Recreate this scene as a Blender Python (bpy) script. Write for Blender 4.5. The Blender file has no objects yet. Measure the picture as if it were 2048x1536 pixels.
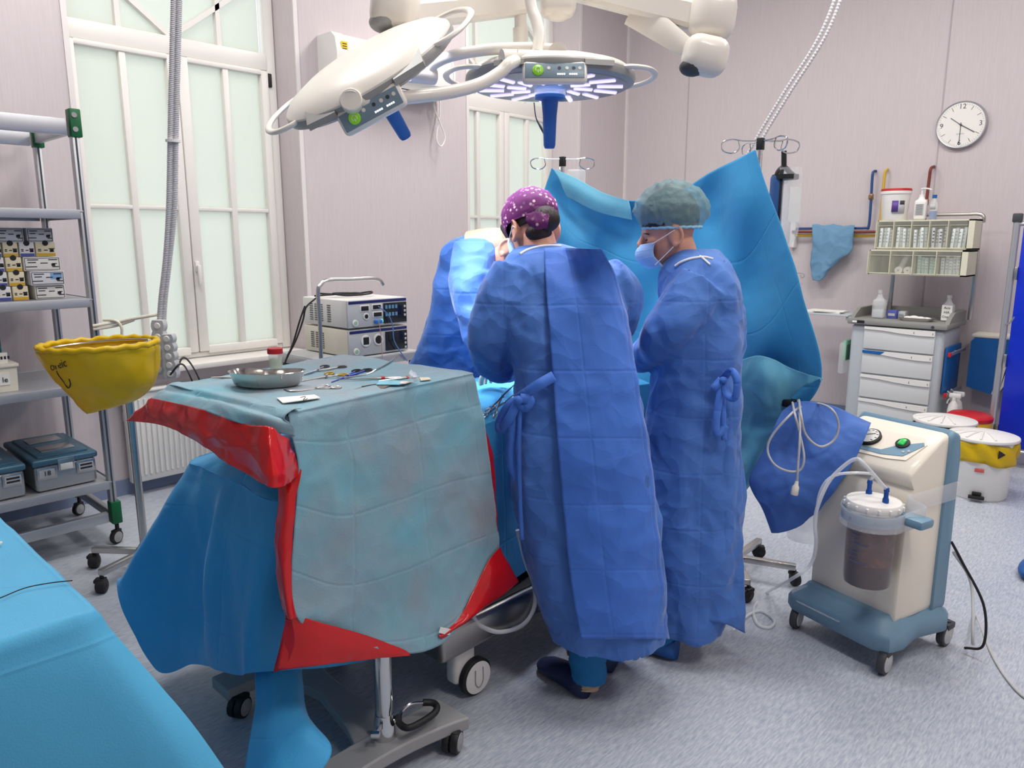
import bpy, bmesh, math, random
import numpy as np
from mathutils import Matrix, Vector, noise as mnoise
from mathutils.bvhtree import BVHTree

# ------------------------------------------------------------------ camera
FPX = 1500.0; CAMH = 1.58; PITCH = math.atan((768 - 478) / FPX); YAW = math.radians(43.6)
scene = bpy.context.scene
COL = scene.collection
cam_d = bpy.data.cameras.new('camera'); cam = bpy.data.objects.new('camera', cam_d); COL.objects.link(cam)
cam.location = (0, 0, CAMH); cam.rotation_euler = (math.pi / 2 - PITCH, 0, YAW)
cam_d.sensor_width = 36.0; cam_d.lens = FPX / 2048 * 36.0; cam_d.clip_start = 0.05
scene.camera = cam
# ------------------------------------------------------------------ light
scene.view_settings.view_transform = 'Standard'; scene.view_settings.look = 'None'
scene.view_settings.gamma = 1.0; scene.view_settings.use_curve_mapping = False
scene.view_settings.exposure = 0.0
world = bpy.data.worlds.new('sky'); scene.world = world; world.use_nodes = True
wn = world.node_tree.nodes; wn['Background'].inputs[0].default_value = (0.86, 0.93, 1.0, 1); wn['Background'].inputs[1].default_value = 1.5
CEIL_Z = 4.3
PANELS = [(-3.6, 1.4), (-3.6, 4.4), (-1.7, 2.0), (-1.4, 4.6), (0.8, 4.2), (0.9, 1.2)]
def area(name, loc, sx, sy, power, col, rot=(0, 0, 0), spread=math.pi):
    d = bpy.data.lights.new(name, 'AREA'); d.shape = 'RECTANGLE'; d.size = sx; d.size_y = sy
    d.energy = power; d.color = col; d.spread = spread
    o = bpy.data.objects.new(name, d); COL.objects.link(o); o.location = loc; o.rotation_euler = rot
    return o
for i, (x, y) in enumerate(PANELS):
    area('ceiling_panel_light', (x, y, CEIL_Z - 0.06), 1.15, 0.55, 45, (1.0, 0.965, 0.93))

# ------------------------------------------------------------------ pixel to place
cf = np.array([-math.sin(YAW) * math.cos(PITCH), math.cos(YAW) * math.cos(PITCH), -math.sin(PITCH)])
cr = np.array([math.cos(YAW), math.sin(YAW), 0.0]); cu = np.cross(cr, cf)
r2 = cr[:2]; f2 = np.array([-math.sin(YAW), math.cos(YAW)])
CC = np.array([0, 0, CAMH])
def ray(x, y): return cf + (x - 1024) / FPX * cr + (768 - y) / FPX * cu
def onz(x, y, z=0.0): d = ray(x, y); return CC + d * ((z - CAMH) / d[2])
def onx(x, y, X): d = ray(x, y); return CC + d * (X / d[0])
def ony(x, y, Y): d = ray(x, y); return CC + d * (Y / d[1])
def atv(x, y, v): d = ray(x, y); return CC + d * (v / (d[0] * f2[0] + d[1] * f2[1]))
def Wp(u, v, z): return np.array([u * r2[0] + v * f2[0], u * r2[1] + v * f2[1], z])

# ------------------------------------------------------------------ materials
def _n(nt, t, x=0, y=0): n = nt.nodes.new(t); n.location = (x, y); return n
def mat(name, col, rough=0.5, metal=0.0, bump=0.0, bscale=40.0, var=0.0, vscale=6.0, emit=None, estr=1.0, trans=0.0,
        alpha=1.0, ior=1.45, sheen=0.0, crease=None, stretch=None, coat=0.0, sss=0.0, spec=0.5, translucent=0.0, crump=0.0, cscale=7.0):
    m = bpy.data.materials.new(name); m.use_nodes = True; nt = m.node_tree; b = nt.nodes['Principled BSDF']
    b.inputs['Base Color'].default_value = (*col, 1); b.inputs['Roughness'].default_value = rough
    b.inputs['Metallic'].default_value = metal; b.inputs['IOR'].default_value = ior
    b.inputs['Transmission Weight'].default_value = trans; b.inputs['Alpha'].default_value = alpha
    b.inputs['Specular IOR Level'].default_value = spec
    b.inputs['Coat Weight'].default_value = coat
    if sheen: b.inputs['Sheen Weight'].default_value = sheen; b.inputs['Sheen Roughness'].default_value = 0.4
    if sss: b.inputs['Subsurface Weight'].default_value = sss; b.inputs['Subsurface Radius'].default_value = (0.02, 0.008, 0.004)
    if emit: b.inputs['Emission Color'].default_value = (*emit, 1); b.inputs['Emission Strength'].default_value = estr
    tc = _n(nt, 'ShaderNodeTexCoord'); src = tc.outputs['Object']
    if stretch:
        mp = _n(nt, 'ShaderNodeMapping'); mp.inputs['Scale'].default_value = stretch; nt.links.new(src, mp.inputs[0]); src = mp.outputs[0]
    if var:
        nz = _n(nt, 'ShaderNodeTexNoise'); nz.inputs['Scale'].default_value = vscale; nz.inputs['Detail'].default_value = 6
        nt.links.new(src, nz.inputs['Vector'])
        rp = _n(nt, 'ShaderNodeValToRGB'); e = rp.color_ramp.elements
        e[0].position = 0.3; e[1].position = 0.7
        e[0].color = (*[max(0, c * (1 - var)) for c in col], 1); e[1].color = (*[min(1, c * (1 + var)) for c in col], 1)
        nt.links.new(nz.outputs['Fac'], rp.inputs[0]); nt.links.new(rp.outputs[0], b.inputs['Base Color'])
    hs = None
    if bump:
        nz2 = _n(nt, 'ShaderNodeTexNoise'); nz2.inputs['Scale'].default_value = bscale; nz2.inputs['Detail'].default_value = 4
        nt.links.new(src, nz2.inputs['Vector']); bp = _n(nt, 'ShaderNodeBump'); bp.inputs['Strength'].default_value = bump
        bp.inputs['Distance'].default_value = 0.01
        nt.links.new(nz2.outputs['Fac'], bp.inputs['Height']); nt.links.new(bp.outputs[0], b.inputs['Normal']); hs = bp
    if crease:   # packing folds of a sterile drape, as fine relief: (axis, spacing, offset) list on UV or object coordinates
        sep = _n(nt, 'ShaderNodeSeparateXYZ'); nt.links.new(tc.outputs['UV'], sep.inputs[0]); tot = None
        for ax, sp, of in crease:
            a = _n(nt, 'ShaderNodeMath'); a.operation = 'MULTIPLY_ADD'; nt.links.new(sep.outputs[ax], a.inputs[0]); a.inputs[1].default_value = 1 / sp; a.inputs[2].default_value = of
            p = _n(nt, 'ShaderNodeMath'); p.operation = 'PINGPONG'; nt.links.new(a.outputs[0], p.inputs[0]); p.inputs[1].default_value = 0.5
            s = _n(nt, 'ShaderNodeMath'); s.operation = 'DIVIDE'; nt.links.new(p.outputs[0], s.inputs[0]); s.inputs[1].default_value = 0.030 * 0.25 / sp
            s.use_clamp = True
            if tot is None: tot = s
            else:
                q = _n(nt, 'ShaderNodeMath'); q.operation = 'MINIMUM'; nt.links.new(tot.outputs[0], q.inputs[0]); nt.links.new(s.outputs[0], q.inputs[1]); tot = q
        bp2 = _n(nt, 'ShaderNodeBump'); bp2.inputs['Strength'].default_value = 0.30; bp2.inputs['Distance'].default_value = 0.004
        nt.links.new(tot.outputs[0], bp2.inputs['Height'])
        if hs: nt.links.new(hs.outputs[0], bp2.inputs['Normal'])
        nt.links.new(bp2.outputs[0], b.inputs['Normal'])
    if crump:   # crumpled non-woven cloth as fine relief
        nd = _n(nt, 'ShaderNodeTexNoise'); nd.inputs['Scale'].default_value = 4.0; nt.links.new(tc.outputs['Object'], nd.inputs['Vector'])
        ad = _n(nt, 'ShaderNodeMix'); ad.data_type = 'VECTOR'; ad.inputs[0].default_value = 0.16; nt.links.new(tc.outputs['Object'], ad.inputs[4]); nt.links.new(nd.outputs['Color'], ad.inputs[5])
        v1 = _n(nt, 'ShaderNodeTexVoronoi'); v1.inputs['Scale'].default_value = cscale; nt.links.new(ad.outputs[1], v1.inputs['Vector'])
        v2 = _n(nt, 'ShaderNodeTexVoronoi'); v2.inputs['Scale'].default_value = cscale * 2.6; nt.links.new(ad.outputs[1], v2.inputs['Vector'])
        sm = _n(nt, 'ShaderNodeMath'); sm.operation = 'MULTIPLY_ADD'; nt.links.new(v2.outputs['Distance'], sm.inputs[0]); sm.inputs[1].default_value = 0.4; nt.links.new(v1.outputs['Distance'], sm.inputs[2])
        bc = _n(nt, 'ShaderNodeBump'); bc.inputs['Strength'].default_value = crump; bc.inputs['Distance'].default_value = 0.03
        nt.links.new(sm.outputs[0], bc.inputs['Height'])
        if b.inputs['Normal'].is_linked: nt.links.new(b.inputs['Normal'].links[0].from_socket, bc.inputs['Normal'])
        nt.links.new(bc.outputs[0], b.inputs['Normal'])
    if translucent:
        tl = _n(nt, 'ShaderNodeBsdfTranslucent'); tl.inputs[0].default_value = (*col, 1)
        mx = _n(nt, 'ShaderNodeMixShader'); mx.inputs[0].default_value = translucent
        out = nt.nodes['Material Output']
        nt.links.new(b.outputs[0], mx.inputs[1]); nt.links.new(tl.outputs[0], mx.inputs[2]); nt.links.new(mx.outputs[0], out.inputs[0])
    return m
def S(r, g, b):   # sRGB 0-255 to linear
    return tuple(((c / 255) / 12.92 if c / 255 <= 0.04045 else ((c / 255 + 0.055) / 1.055) ** 2.4) for c in (r, g, b))

# ------------------------------------------------------------------ mesh helpers
def M4(loc=(0, 0, 0), rot=(0, 0, 0), scale=(1, 1, 1)):
    from mathutils import Euler
    return Matrix.LocRotScale(Vector(loc), Euler(rot), Vector(scale))
def frame(o, x, y, z): return Matrix(((x[0], y[0], z[0], o[0]), (x[1], y[1], z[1], o[1]), (x[2], y[2], z[2], o[2]), (0, 0, 0, 1)))
def look(o, d, up=(0, 0, 1)):   # frame with z axis along d
    z = Vector(d).normalized(); u = Vector(up)
    if abs(z.dot(u)) > 0.97: u = Vector((0, 1, 0))
    x = u.cross(z).normalized(); y = z.cross(x); return frame(o, x, y, z)
def catmull(pts, n):
    p = np.array(pts, float); k = len(p)
    if k == 2 or n <= 0:
        t = np.linspace(0, 1, max(n, 2)); s = t * (k - 1); i = np.minimum(s.astype(int), k - 2); w = (s - i)[:, None]
        return p[i] * (1 - w) + p[i + 1] * w
    e = np.vstack([2 * p[0] - p[1], p, 2 * p[-1] - p[-2]]); out = []
    for t in np.linspace(0, k - 1, n):
        i = min(int(t), k - 2); w = t - i; a, b, c, d = e[i], e[i + 1], e[i + 2], e[i + 3]
        out.append(0.5 * (2 * b + (c - a) * w + (2 * a - 5 * b + 4 * c - d) * w * w + (3 * b - a - 3 * c + d) * w ** 3))
    return np.array(out)
class MB:
    def __init__(s): s.v = []; s.f = []; s.uv = None
    def add(s, vs, fs, m=None):
        o = len(s.v)
        if m is not None: vs = [m @ Vector(v) for v in vs]
        s.v += [tuple(v) for v in vs]; s.f += [tuple(i + o for i in f) for f in fs]; return s
    def box(s, c, d, m=None, ch=0.0, tx=1.0, ty=1.0):   # centre, full size; ch = chamfer of the vertical edges; tx/ty = taper of the top
        x, y, z = [k / 2 for k in d]
        if ch <= 0: base = [(-x, -y), (x, -y), (x, y), (-x, y)]
        else: base = [(-x + ch, -y), (x - ch, -y), (x, -y + ch), (x, y - ch), (x - ch, y), (-x + ch, y), (-x, y - ch), (-x, -y + ch)]
        n = len(base)
        vs = [(c[0] + a, c[1] + b, c[2] - z) for a, b in base] + [(c[0] + a * tx, c[1] + b * ty, c[2] + z) for a, b in base]
        fs = [tuple(range(n - 1, -1, -1)), tuple(range(n, 2 * n))] + [(i, (i + 1) % n, (i + 1) % n + n, i + n) for i in range(n)]
        return s.add(vs, fs, m)
    def rbox(s, c, d, r=0.004, m=None, seg=2):   # box with rounded edges all round
        bm = bmesh.new(); bmesh.ops.create_cube(bm, size=1.0, matrix=Matrix.Translation(c) @ Matrix.Diagonal((*d, 1)))
        bmesh.ops.bevel(bm, geom=bm.edges[:], offset=min(r, min(d) * 0.49), segments=seg, affect='EDGES', profile=0.5)
        bm.verts.index_update(); vs = [v.co.copy() for v in bm.verts]; fs = [tuple(v.index for v in f.verts) for f in bm.faces]; bm.free()
        return s.add(vs, fs, m)
    def lathe(s, prof, n=24, m=None, sx=1.0, sy=1.0, cap=True):   # profile of (radius, z), bottom to top, closed at ends
        vs = []; fs = []; k = len(prof)
        for r, z in prof:
            for i in range(n):
                a = 2 * math.pi * i / n; vs.append((r * math.cos(a) * sx, r * math.sin(a) * sy, z))
        for j in range(k - 1):
            for i in range(n): fs.append((j * n + i, j * n + (i + 1) % n, (j + 1) * n + (i + 1) % n, (j + 1) * n + i))
        if cap: fs.append(tuple(range(n - 1, -1, -1))); fs.append(tuple((k - 1) * n + i for i in range(n)))
        return s.add(vs, fs, m)
    def cyl(s, a, b, r, r1=None, n=16):
        a = Vector(a); b = Vector(b); d = b - a; r1 = r if r1 is None else r1
        return s.lathe([(r, 0), (r1, d.length)], n, look(a, d))
    def tube(s, pts, r, n=10, seg=None, closed=False):   # r number or list; seg = resample count by spline
        p = catmull(pts, seg) if seg else np.array(pts, float)
        k = len(p); rs = np.interp(np.linspace(0, 1, k), np.linspace(0, 1, len(r)), r) if hasattr(r, '__len__') else np.full(k, r)
        vs = []; fs = []; up = Vector((0, 0, 1)); prev = None
        for i in range(k):
            t = Vector(p[min(i + 1, k - 1)] - p[max(i - 1, 0)])
            if t.length < 1e-9: t = Vector((0, 0, 1))
            t.normalize()
            if prev is None:
                x = t.cross(up) if abs(t.dot(up)) < 0.95 else t.cross(Vector((0, 1, 0)))
            else: x = prev - t * prev.dot(t)
            x.normalize(); y = t.cross(x); prev = x
            for j in range(n):
                a = 2 * math.pi * j / n; vs.append(tuple(Vector(p[i]) + (x * math.cos(a) + y * math.sin(a)) * rs[i]))
        for i in range(k - 1):
            for j in range(n): fs.append((i * n + j, i * n + (j + 1) % n, (i + 1) * n + (j + 1) % n, (i + 1) * n + j))
        fs.append(tuple(range(n - 1, -1, -1))); fs.append(tuple((k - 1) * n + j for j in range(n)))
        return s.add(vs, fs)
    def prism(s, poly, z0, z1, m=None):   # polygon (x, y) extruded along z
        n = len(poly); vs = [(a, b, z0) for a, b in poly] + [(a, b, z1) for a, b in poly]
        fs = [tuple(range(n - 1, -1, -1)), tuple(range(n, 2 * n))] + [(i, (i + 1) % n, (i + 1) % n + n, i + n) for i in range(n)]
        return s.add(vs, fs, m)
    def ell(s, c, rad, m=None, nu=20, nv=12):
        prof = [(max(1e-4, math.sin(math.pi * j / nv)) , -math.cos(math.pi * j / nv)) for j in range(nv + 1)]
        mm = Matrix.Translation(c) @ Matrix.Diagonal((*rad, 1))
        return s.lathe(prof, nu, (m @ mm) if m is not None else mm)
    def grid(s, P):   # P: array rows x cols x 3
        R, K = P.shape[:2]; o = len(s.v)
        s.v += [tuple(p) for p in P.reshape(-1, 3)]
        s.f += [(o + i * K + j, o + i * K + j + 1, o + (i + 1) * K + j + 1, o + (i + 1) * K + j) for i in range(R - 1) for j in range(K - 1)]
        return s
    def loft(s, rings, cap=True):   # list of equal-length point rings
        n = len(rings[0]); o = len(s.v)
        for r in rings: s.v += [tuple(p) for p in r]
        for i in range(len(rings) - 1):
            for j in range(n): s.f.append((o + i * n + j, o + i * n + (j + 1) % n, o + (i + 1) * n + (j + 1) % n, o + (i + 1) * n + j))
        if cap:
            s.f.append(tuple(o + j for j in range(n - 1, -1, -1))); s.f.append(tuple(o + (len(rings) - 1) * n + j for j in range(n)))
        return s
    def mesh(s, name):
        me = bpy.data.meshes.new(name); me.from_pydata([tuple(v) for v in s.v], [], s.f); me.update(); return me
    def build(s, name, material, parent=None, smooth=35, world=True, fix=True):
        me = s.mesh(name)
        if fix:
            bm = bmesh.new(); bm.from_mesh(me); bmesh.ops.recalc_face_normals(bm, faces=bm.faces[:]); bm.to_mesh(me); bm.free()
        return link(name, me, material, parent, smooth, world)
def link(name, me, material, parent=None, smooth=35, world=True):
    o = bpy.data.objects.new(name, me); COL.objects.link(o)
    if material is not None: me.materials.append(material)
    if parent is not None:
        o.parent = parent
        if world:
            mw = parent.matrix_basis.copy(); p = parent.parent
            while p is not None: mw = p.matrix_basis @ mw; p = p.parent
            me.transform(mw.inverted())
    if smooth is not None and smooth > 0:
        me.shade_smooth()
        if smooth < 180: me.set_sharp_from_angle(angle=math.radians(smooth))
    return o
def tag(o, label=None, cat=None, group=None, kind=None):
    if label: o['label'] = label
    if cat: o['category'] = cat
    if group: o['group'] = group
    if kind: o['kind'] = kind
    return o
def thing(name, label, cat, loc=(0, 0, 0), rz=0.0, group=None):
    o = bpy.data.objects.new(name, None); COL.objects.link(o); o.empty_display_size = 0.05
    o.location = tuple(float(c) for c in loc); o.rotation_euler = (0, 0, rz)
    return tag(o, label, cat, group)
def copy_tree(o, parent=None):
    c = o.copy(); COL.objects.link(c)
    if parent is not None: c.parent = parent
    for ch in list(o.children): copy_tree(ch, c)
    return c
def solid(o, t, off=-1.0):
    m = o.modifiers.new('thickness', 'SOLIDIFY'); m.thickness = t; m.offset = off; return o
def fbm(p, sc, seed=0.0): return mnoise.fractal(Vector((p[0] * sc + seed, p[1] * sc - seed * 1.7, p[2] * sc + seed * 0.6)), 0.9, 2.0, 3)
def ridged(p, sc, seed=0.0):
    return 1.0 - abs(mnoise.noise(Vector((p[0] * sc[0] + seed, p[1] * sc[1] - seed * 1.3, p[2] * sc[2] + seed * 2.1)))) * 2.0
def crumple(p, sc, seed=0.0):   # faceted folds of stiff non-woven cloth
    q = Vector((p[0] * sc + seed, p[1] * sc + seed * 0.7, p[2] * sc - seed)); q += Vector(mnoise.noise_vector(q * 0.7)) * 0.45
    d = mnoise.voronoi(q)[0]; return d[1] - d[0]
def sheet_pts(rows, nr, nc):   # control rows of 3-D points to a smooth grid
    R = [catmull(r, nc) for r in rows]; R = np.array(R)
    return np.stack([catmull(R[:, j], nr) for j in range(nc)], axis=1)
def normals(P):
    du = np.gradient(P, axis=1); dv = np.gradient(P, axis=0); n = np.cross(du, dv)
    return n / (np.linalg.norm(n, axis=2, keepdims=True) + 1e-9)
def wrinkle(P, amp=0.008, sc=5.0, seed=0.0, amp2=0.0, sc2=(3, 3, 3), edge=True):
    N = normals(P); Q = P.copy()
    for i in range(P.shape[0]):
        for j in range(P.shape[1]):
            d = amp * (crumple(P[i, j], sc, seed) - 0.35) * 2 + (amp2 * ridged(P[i, j], sc2, seed) if amp2 else 0.0)
            Q[i, j] = P[i, j] + N[i, j] * d
    return Q
def uvgrid(me, P):   # UV in metres along the sheet
    du = np.concatenate([[0], np.cumsum(np.linalg.norm(np.diff(P[P.shape[0] // 2], axis=0), axis=1))])
    dv = np.concatenate([[0], np.cumsum(np.linalg.norm(np.diff(P[:, P.shape[1] // 2], axis=0), axis=1))])
    K = P.shape[1]; lay = me.uv_layers.new(name='UVMap')
    for l in me.loops:
        i, j = divmod(l.vertex_index, K)
        if i < P.shape[0]: lay.data[l.index].uv = (du[j], dv[i])
def sheet(name, P, material, parent, t=0.003, world=True):
    mb = MB().grid(P); me = mb.mesh(name); uvgrid(me, P); o = link(name, me, material, parent, 180, world)
    if t: solid(o, t, 0.0)
    return o
def bvh_of(me): return BVHTree.FromPolygons([v.co.copy() for v in me.vertices], [tuple(p.vertices) for p in me.polygons])
def onsurf(bv, x, y, off, vdef):
    d = Vector(ray(x, y)).normalized(); hit = bv.ray_cast(Vector(CC), d)
    p = Vector(atv(x, y, vdef)) if hit[0] is None else hit[0]
    return np.array(p - d * off)
# ================================================================== materials
m_white = mat('white_plastic', S(226, 224, 220), 0.4)
m_lampwhite = mat('lamp_enamel', S(228, 222, 212), 0.35, coat=0.2)
m_frame = mat('window_pvc', S(226, 222, 216), 0.35)
m_steel = mat('brushed_steel', S(190, 188, 185), 0.28, 1.0, bump=0.05, bscale=60, stretch=(1, 1, 12))
m_chrome = mat('chrome', S(215, 215, 215), 0.08, 1.0)
m_alu = mat('aluminium', S(186, 188, 192), 0.42, 0.85)
m_shelf = mat('shelf_grey', S(168, 170, 176), 0.45, 0.45)
m_black = mat('black_rubber', S(24, 24, 26), 0.55)
m_dark = mat('dark_grey', S(62, 64, 68), 0.5)
m_grey = mat('grey_plastic', S(150, 150, 150), 0.5)
m_lgrey = mat('light_grey', S(186, 187, 188), 0.5)
m_green = mat('green_plastic', S(8, 92, 52), 0.45)
m_red = mat('red_plastic', S(186, 24, 34), 0.4)
m_blueplastic = mat('blue_plastic', S(20, 92, 160), 0.4)
m_lampblue = mat('handle_blue', S(38, 96, 168), 0.5)
m_cream = mat('cream_plastic', S(222, 216, 200), 0.45)
m_paper = mat('paper', S(232, 230, 224), 0.8)
m_ink = mat('ink', S(34, 34, 40), 0.7)
m_navy = mat('navy', S(24, 34, 96), 0.45)
m_screen = mat('dark_screen', S(20, 28, 38), 0.12)
m_glass = mat('clear_glass', (1, 1, 1), 0.03, trans=1.0, ior=1.2)
m_clear = mat('clear_plastic', (0.94, 0.96, 0.97), 0.12, alpha=0.28)
m_film = mat('clear_film', (0.9, 0.92, 0.95), 0.25, alpha=0.25)
m_tubeclear = mat('clear_tubing', (0.86, 0.88, 0.9), 0.15, alpha=0.55)
m_skin = mat('skin', S(206, 150, 128), 0.55, sss=0.15, var=0.08, vscale=30)
m_hair = mat('dark_hair', S(38, 26, 22), 0.6, bump=0.5, bscale=120, stretch=(1, 1, 0.15))
m_gold = mat('gold_handle', S(196, 160, 70), 0.3, 0.9)

# walls: pinkish lilac laminate with a fine vertical grain
m_wall = mat('lilac_wall', S(200, 190, 192), 0.6, var=0.035, vscale=9, stretch=(14, 14, 0.7))
m_reveal = m_wall
m_ceil = mat('ceiling_paint', S(232, 230, 228), 0.8)
m_skirt = mat('skirting_vinyl', S(120, 132, 158), 0.55)
def floor_mat():
    m = mat('linoleum', S(162, 170, 184), 0.42); nt = m.node_tree; b = nt.nodes['Principled BSDF']
    tc = _n(nt, 'ShaderNodeTexCoord')
    def noise(scale, st, det=5):
        mp = _n(nt, 'ShaderNodeMapping'); mp.inputs['Scale'].default_value = st; nt.links.new(tc.outputs['Object'], mp.inputs[0])
        n = _n(nt, 'ShaderNodeTexNoise'); n.inputs['Scale'].default_value = scale; n.inputs['Detail'].default_value = det; nt.links.new(mp.outputs[0], n.inputs['Vector']); return n
    a = noise(14, (9, 0.9, 1)); c = noise(36, (5, 0.8, 1), 3); d = noise(1.2, (1, 1, 1), 3)
    def ramp(src, c0, c1, p0=0.35, p1=0.65):
        r = _n(nt, 'ShaderNodeValToRGB'); e = r.color_ramp.elements; e[0].position = p0; e[1].position = p1; e[0].color = (*c0, 1); e[1].color = (*c1, 1)
        nt.links.new(src.outputs['Fac'], r.inputs[0]); return r
    ra = ramp(a, S(142, 150, 166), S(186, 190, 196)); rc = ramp(c, S(128, 138, 158), S(212, 213, 214)); rd = ramp(d, S(150, 160, 178), S(178, 184, 194))
    mx = _n(nt, 'ShaderNodeMix'); mx.data_type = 'RGBA'; mx.inputs[0].default_value = 0.45; nt.links.new(ra.outputs[0], mx.inputs[6]); nt.links.new(rc.outputs[0], mx.inputs[7])
    m2 = _n(nt, 'ShaderNodeMix'); m2.data_type = 'RGBA'; m2.inputs[0].default_value = 0.3; nt.links.new(mx.outputs[2], m2.inputs[6]); nt.links.new(rd.outputs[0], m2.inputs[7])
    nt.links.new(m2.outputs[2], b.inputs['Base Color']); return m
m_floor = floor_mat()
m_pane = mat('frosted_pane', S(234, 236, 228), 0.35, translucent=0.78, var=0.05, vscale=1.2)

# ================================================================== room
WX = -4.87; BY = 6.87; RX = 2.4; NY = -2.6
def struct(name, mb, m, smooth=None): o = mb.build(name, m, None, smooth); o['kind'] = 'structure'; return o
struct('floor', MB().box(((WX + RX) / 2, (NY + BY) / 2, -0.05), (RX - WX + 0.8, BY - NY + 0.4, 0.1)), m_floor)
struct('ceiling', MB().box(((WX + RX) / 2, (NY + BY) / 2, CEIL_Z + 0.05), (RX - WX + 0.8, BY - NY + 0.4, 0.1)), m_ceil)
struct('wall_back', MB().box(((WX + RX) / 2, BY + 0.06, CEIL_Z / 2), (RX - WX + 0.8, 0.12, CEIL_Z)), m_wall)
struct('wall_right', MB().box((RX + 0.06, (NY + BY) / 2, CEIL_Z / 2), (0.12, BY - NY, CEIL_Z)), m_wall)
struct('wall_front', MB().box(((WX + RX) / 2, NY - 0.06, CEIL_Z / 2), (RX - WX + 0.8, 0.12, CEIL_Z)), m_wall)
FX = -5.07; WZ0 = 0.79; WZ1 = 3.86
OPEN = [(1.53, 2.95, 1.47, 2.885), (4.575, 6.06, 4.45, 5.86)]   # opening at the wall face (y0, y1) and at the frame
w = MB()
ys = [NY - 0.1] + [c for o_ in OPEN for c in o_[:2]] + [BY + 0.1]
for i in range(0, 6, 2): w.box((WX - 0.175, (ys[i] + ys[i + 1]) / 2, CEIL_Z / 2), (0.35, ys[i + 1] - ys[i], CEIL_Z))
for (a, b, c, d) in OPEN:
    w.box((WX - 0.175, (a + b) / 2, WZ0 / 2 - 0.02), (0.35, b - a + 0.002, WZ0 - 0.04))
    w.box((WX - 0.175, (a + b) / 2, (WZ1 + CEIL_Z) / 2), (0.35, b - a + 0.002, CEIL_Z - WZ1))
    # splayed reveals
    w.add([(WX - 0.001, b, WZ0 - .04), (WX - 0.001, b, WZ1), (FX, d, WZ1), (FX, d, WZ0 - .04), (FX, b + .01, WZ0 - .04), (FX, b + .01, WZ1)], [(0, 1, 2, 3), (3, 2, 5, 4), (0, 3, 4), (1, 5, 2)])
struct('wall_window', w, m_wall)
m_trim = mat('white_trim', S(222, 216, 214), 0.45)
m_seam = mat('panel_joint', S(176, 166, 172), 0.6)
k = 1
for (a, b, c, d) in OPEN:
    for yy in (a, b):
        s_ = -1 if yy == a else 1
        struct('trim_%d' % k, MB().box((WX + 0.004, yy + s_ * 0.012, 2.325), (0.012, 0.03, 3.07)), m_trim); k += 1
struct('trim_%d' % k, MB().box((WX + 0.012, BY - 0.012, CEIL_Z / 2), (0.024, 0.024, CEIL_Z)), m_trim); k += 1
for x in (-4.132, -1.84, -0.4, 1.0):
    struct('trim_%d' % k, MB().box((x, BY - 0.001, CEIL_Z / 2), (0.010, 0.005, CEIL_Z)), m_seam); k += 1
for nm, c, s_ in (('window', (WX + 0.006, (NY + BY) / 2, 0.05), (0.012, BY - NY, 0.1)), ('back', ((WX + RX) / 2, BY - 0.006, 0.05), (RX - WX, 0.012, 0.1)),
                  ('right', (RX - 0.006, (NY + BY) / 2, 0.05), (0.012, BY - NY, 0.1)), ('front', ((WX + RX) / 2, NY + 0.006, 0.05), (RX - WX, 0.012, 0.1))):
    struct('baseboard_' + nm, MB().box(c, s_), m_skirt)
# ceiling light panels
for i, (x, y) in enumerate(PANELS):
    t = thing('ceiling_light', 'recessed white ceiling light panel above the room', 'ceiling light', (x, y, CEIL_Z), 0, 'ceiling light panels')
    MB().rbox((x, y, CEIL_Z - 0.02), (1.24, 0.64, 0.04), 0.005).build('frame', m_white, t)
    MB().box((x, y, CEIL_Z - 0.042), (1.16, 0.56, 0.006)).build('diffuser', mat('lit_diffuser', (1, 1, 1), 0.5, emit=(1, 0.97, 0.94), estr=4.0), t)

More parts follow.
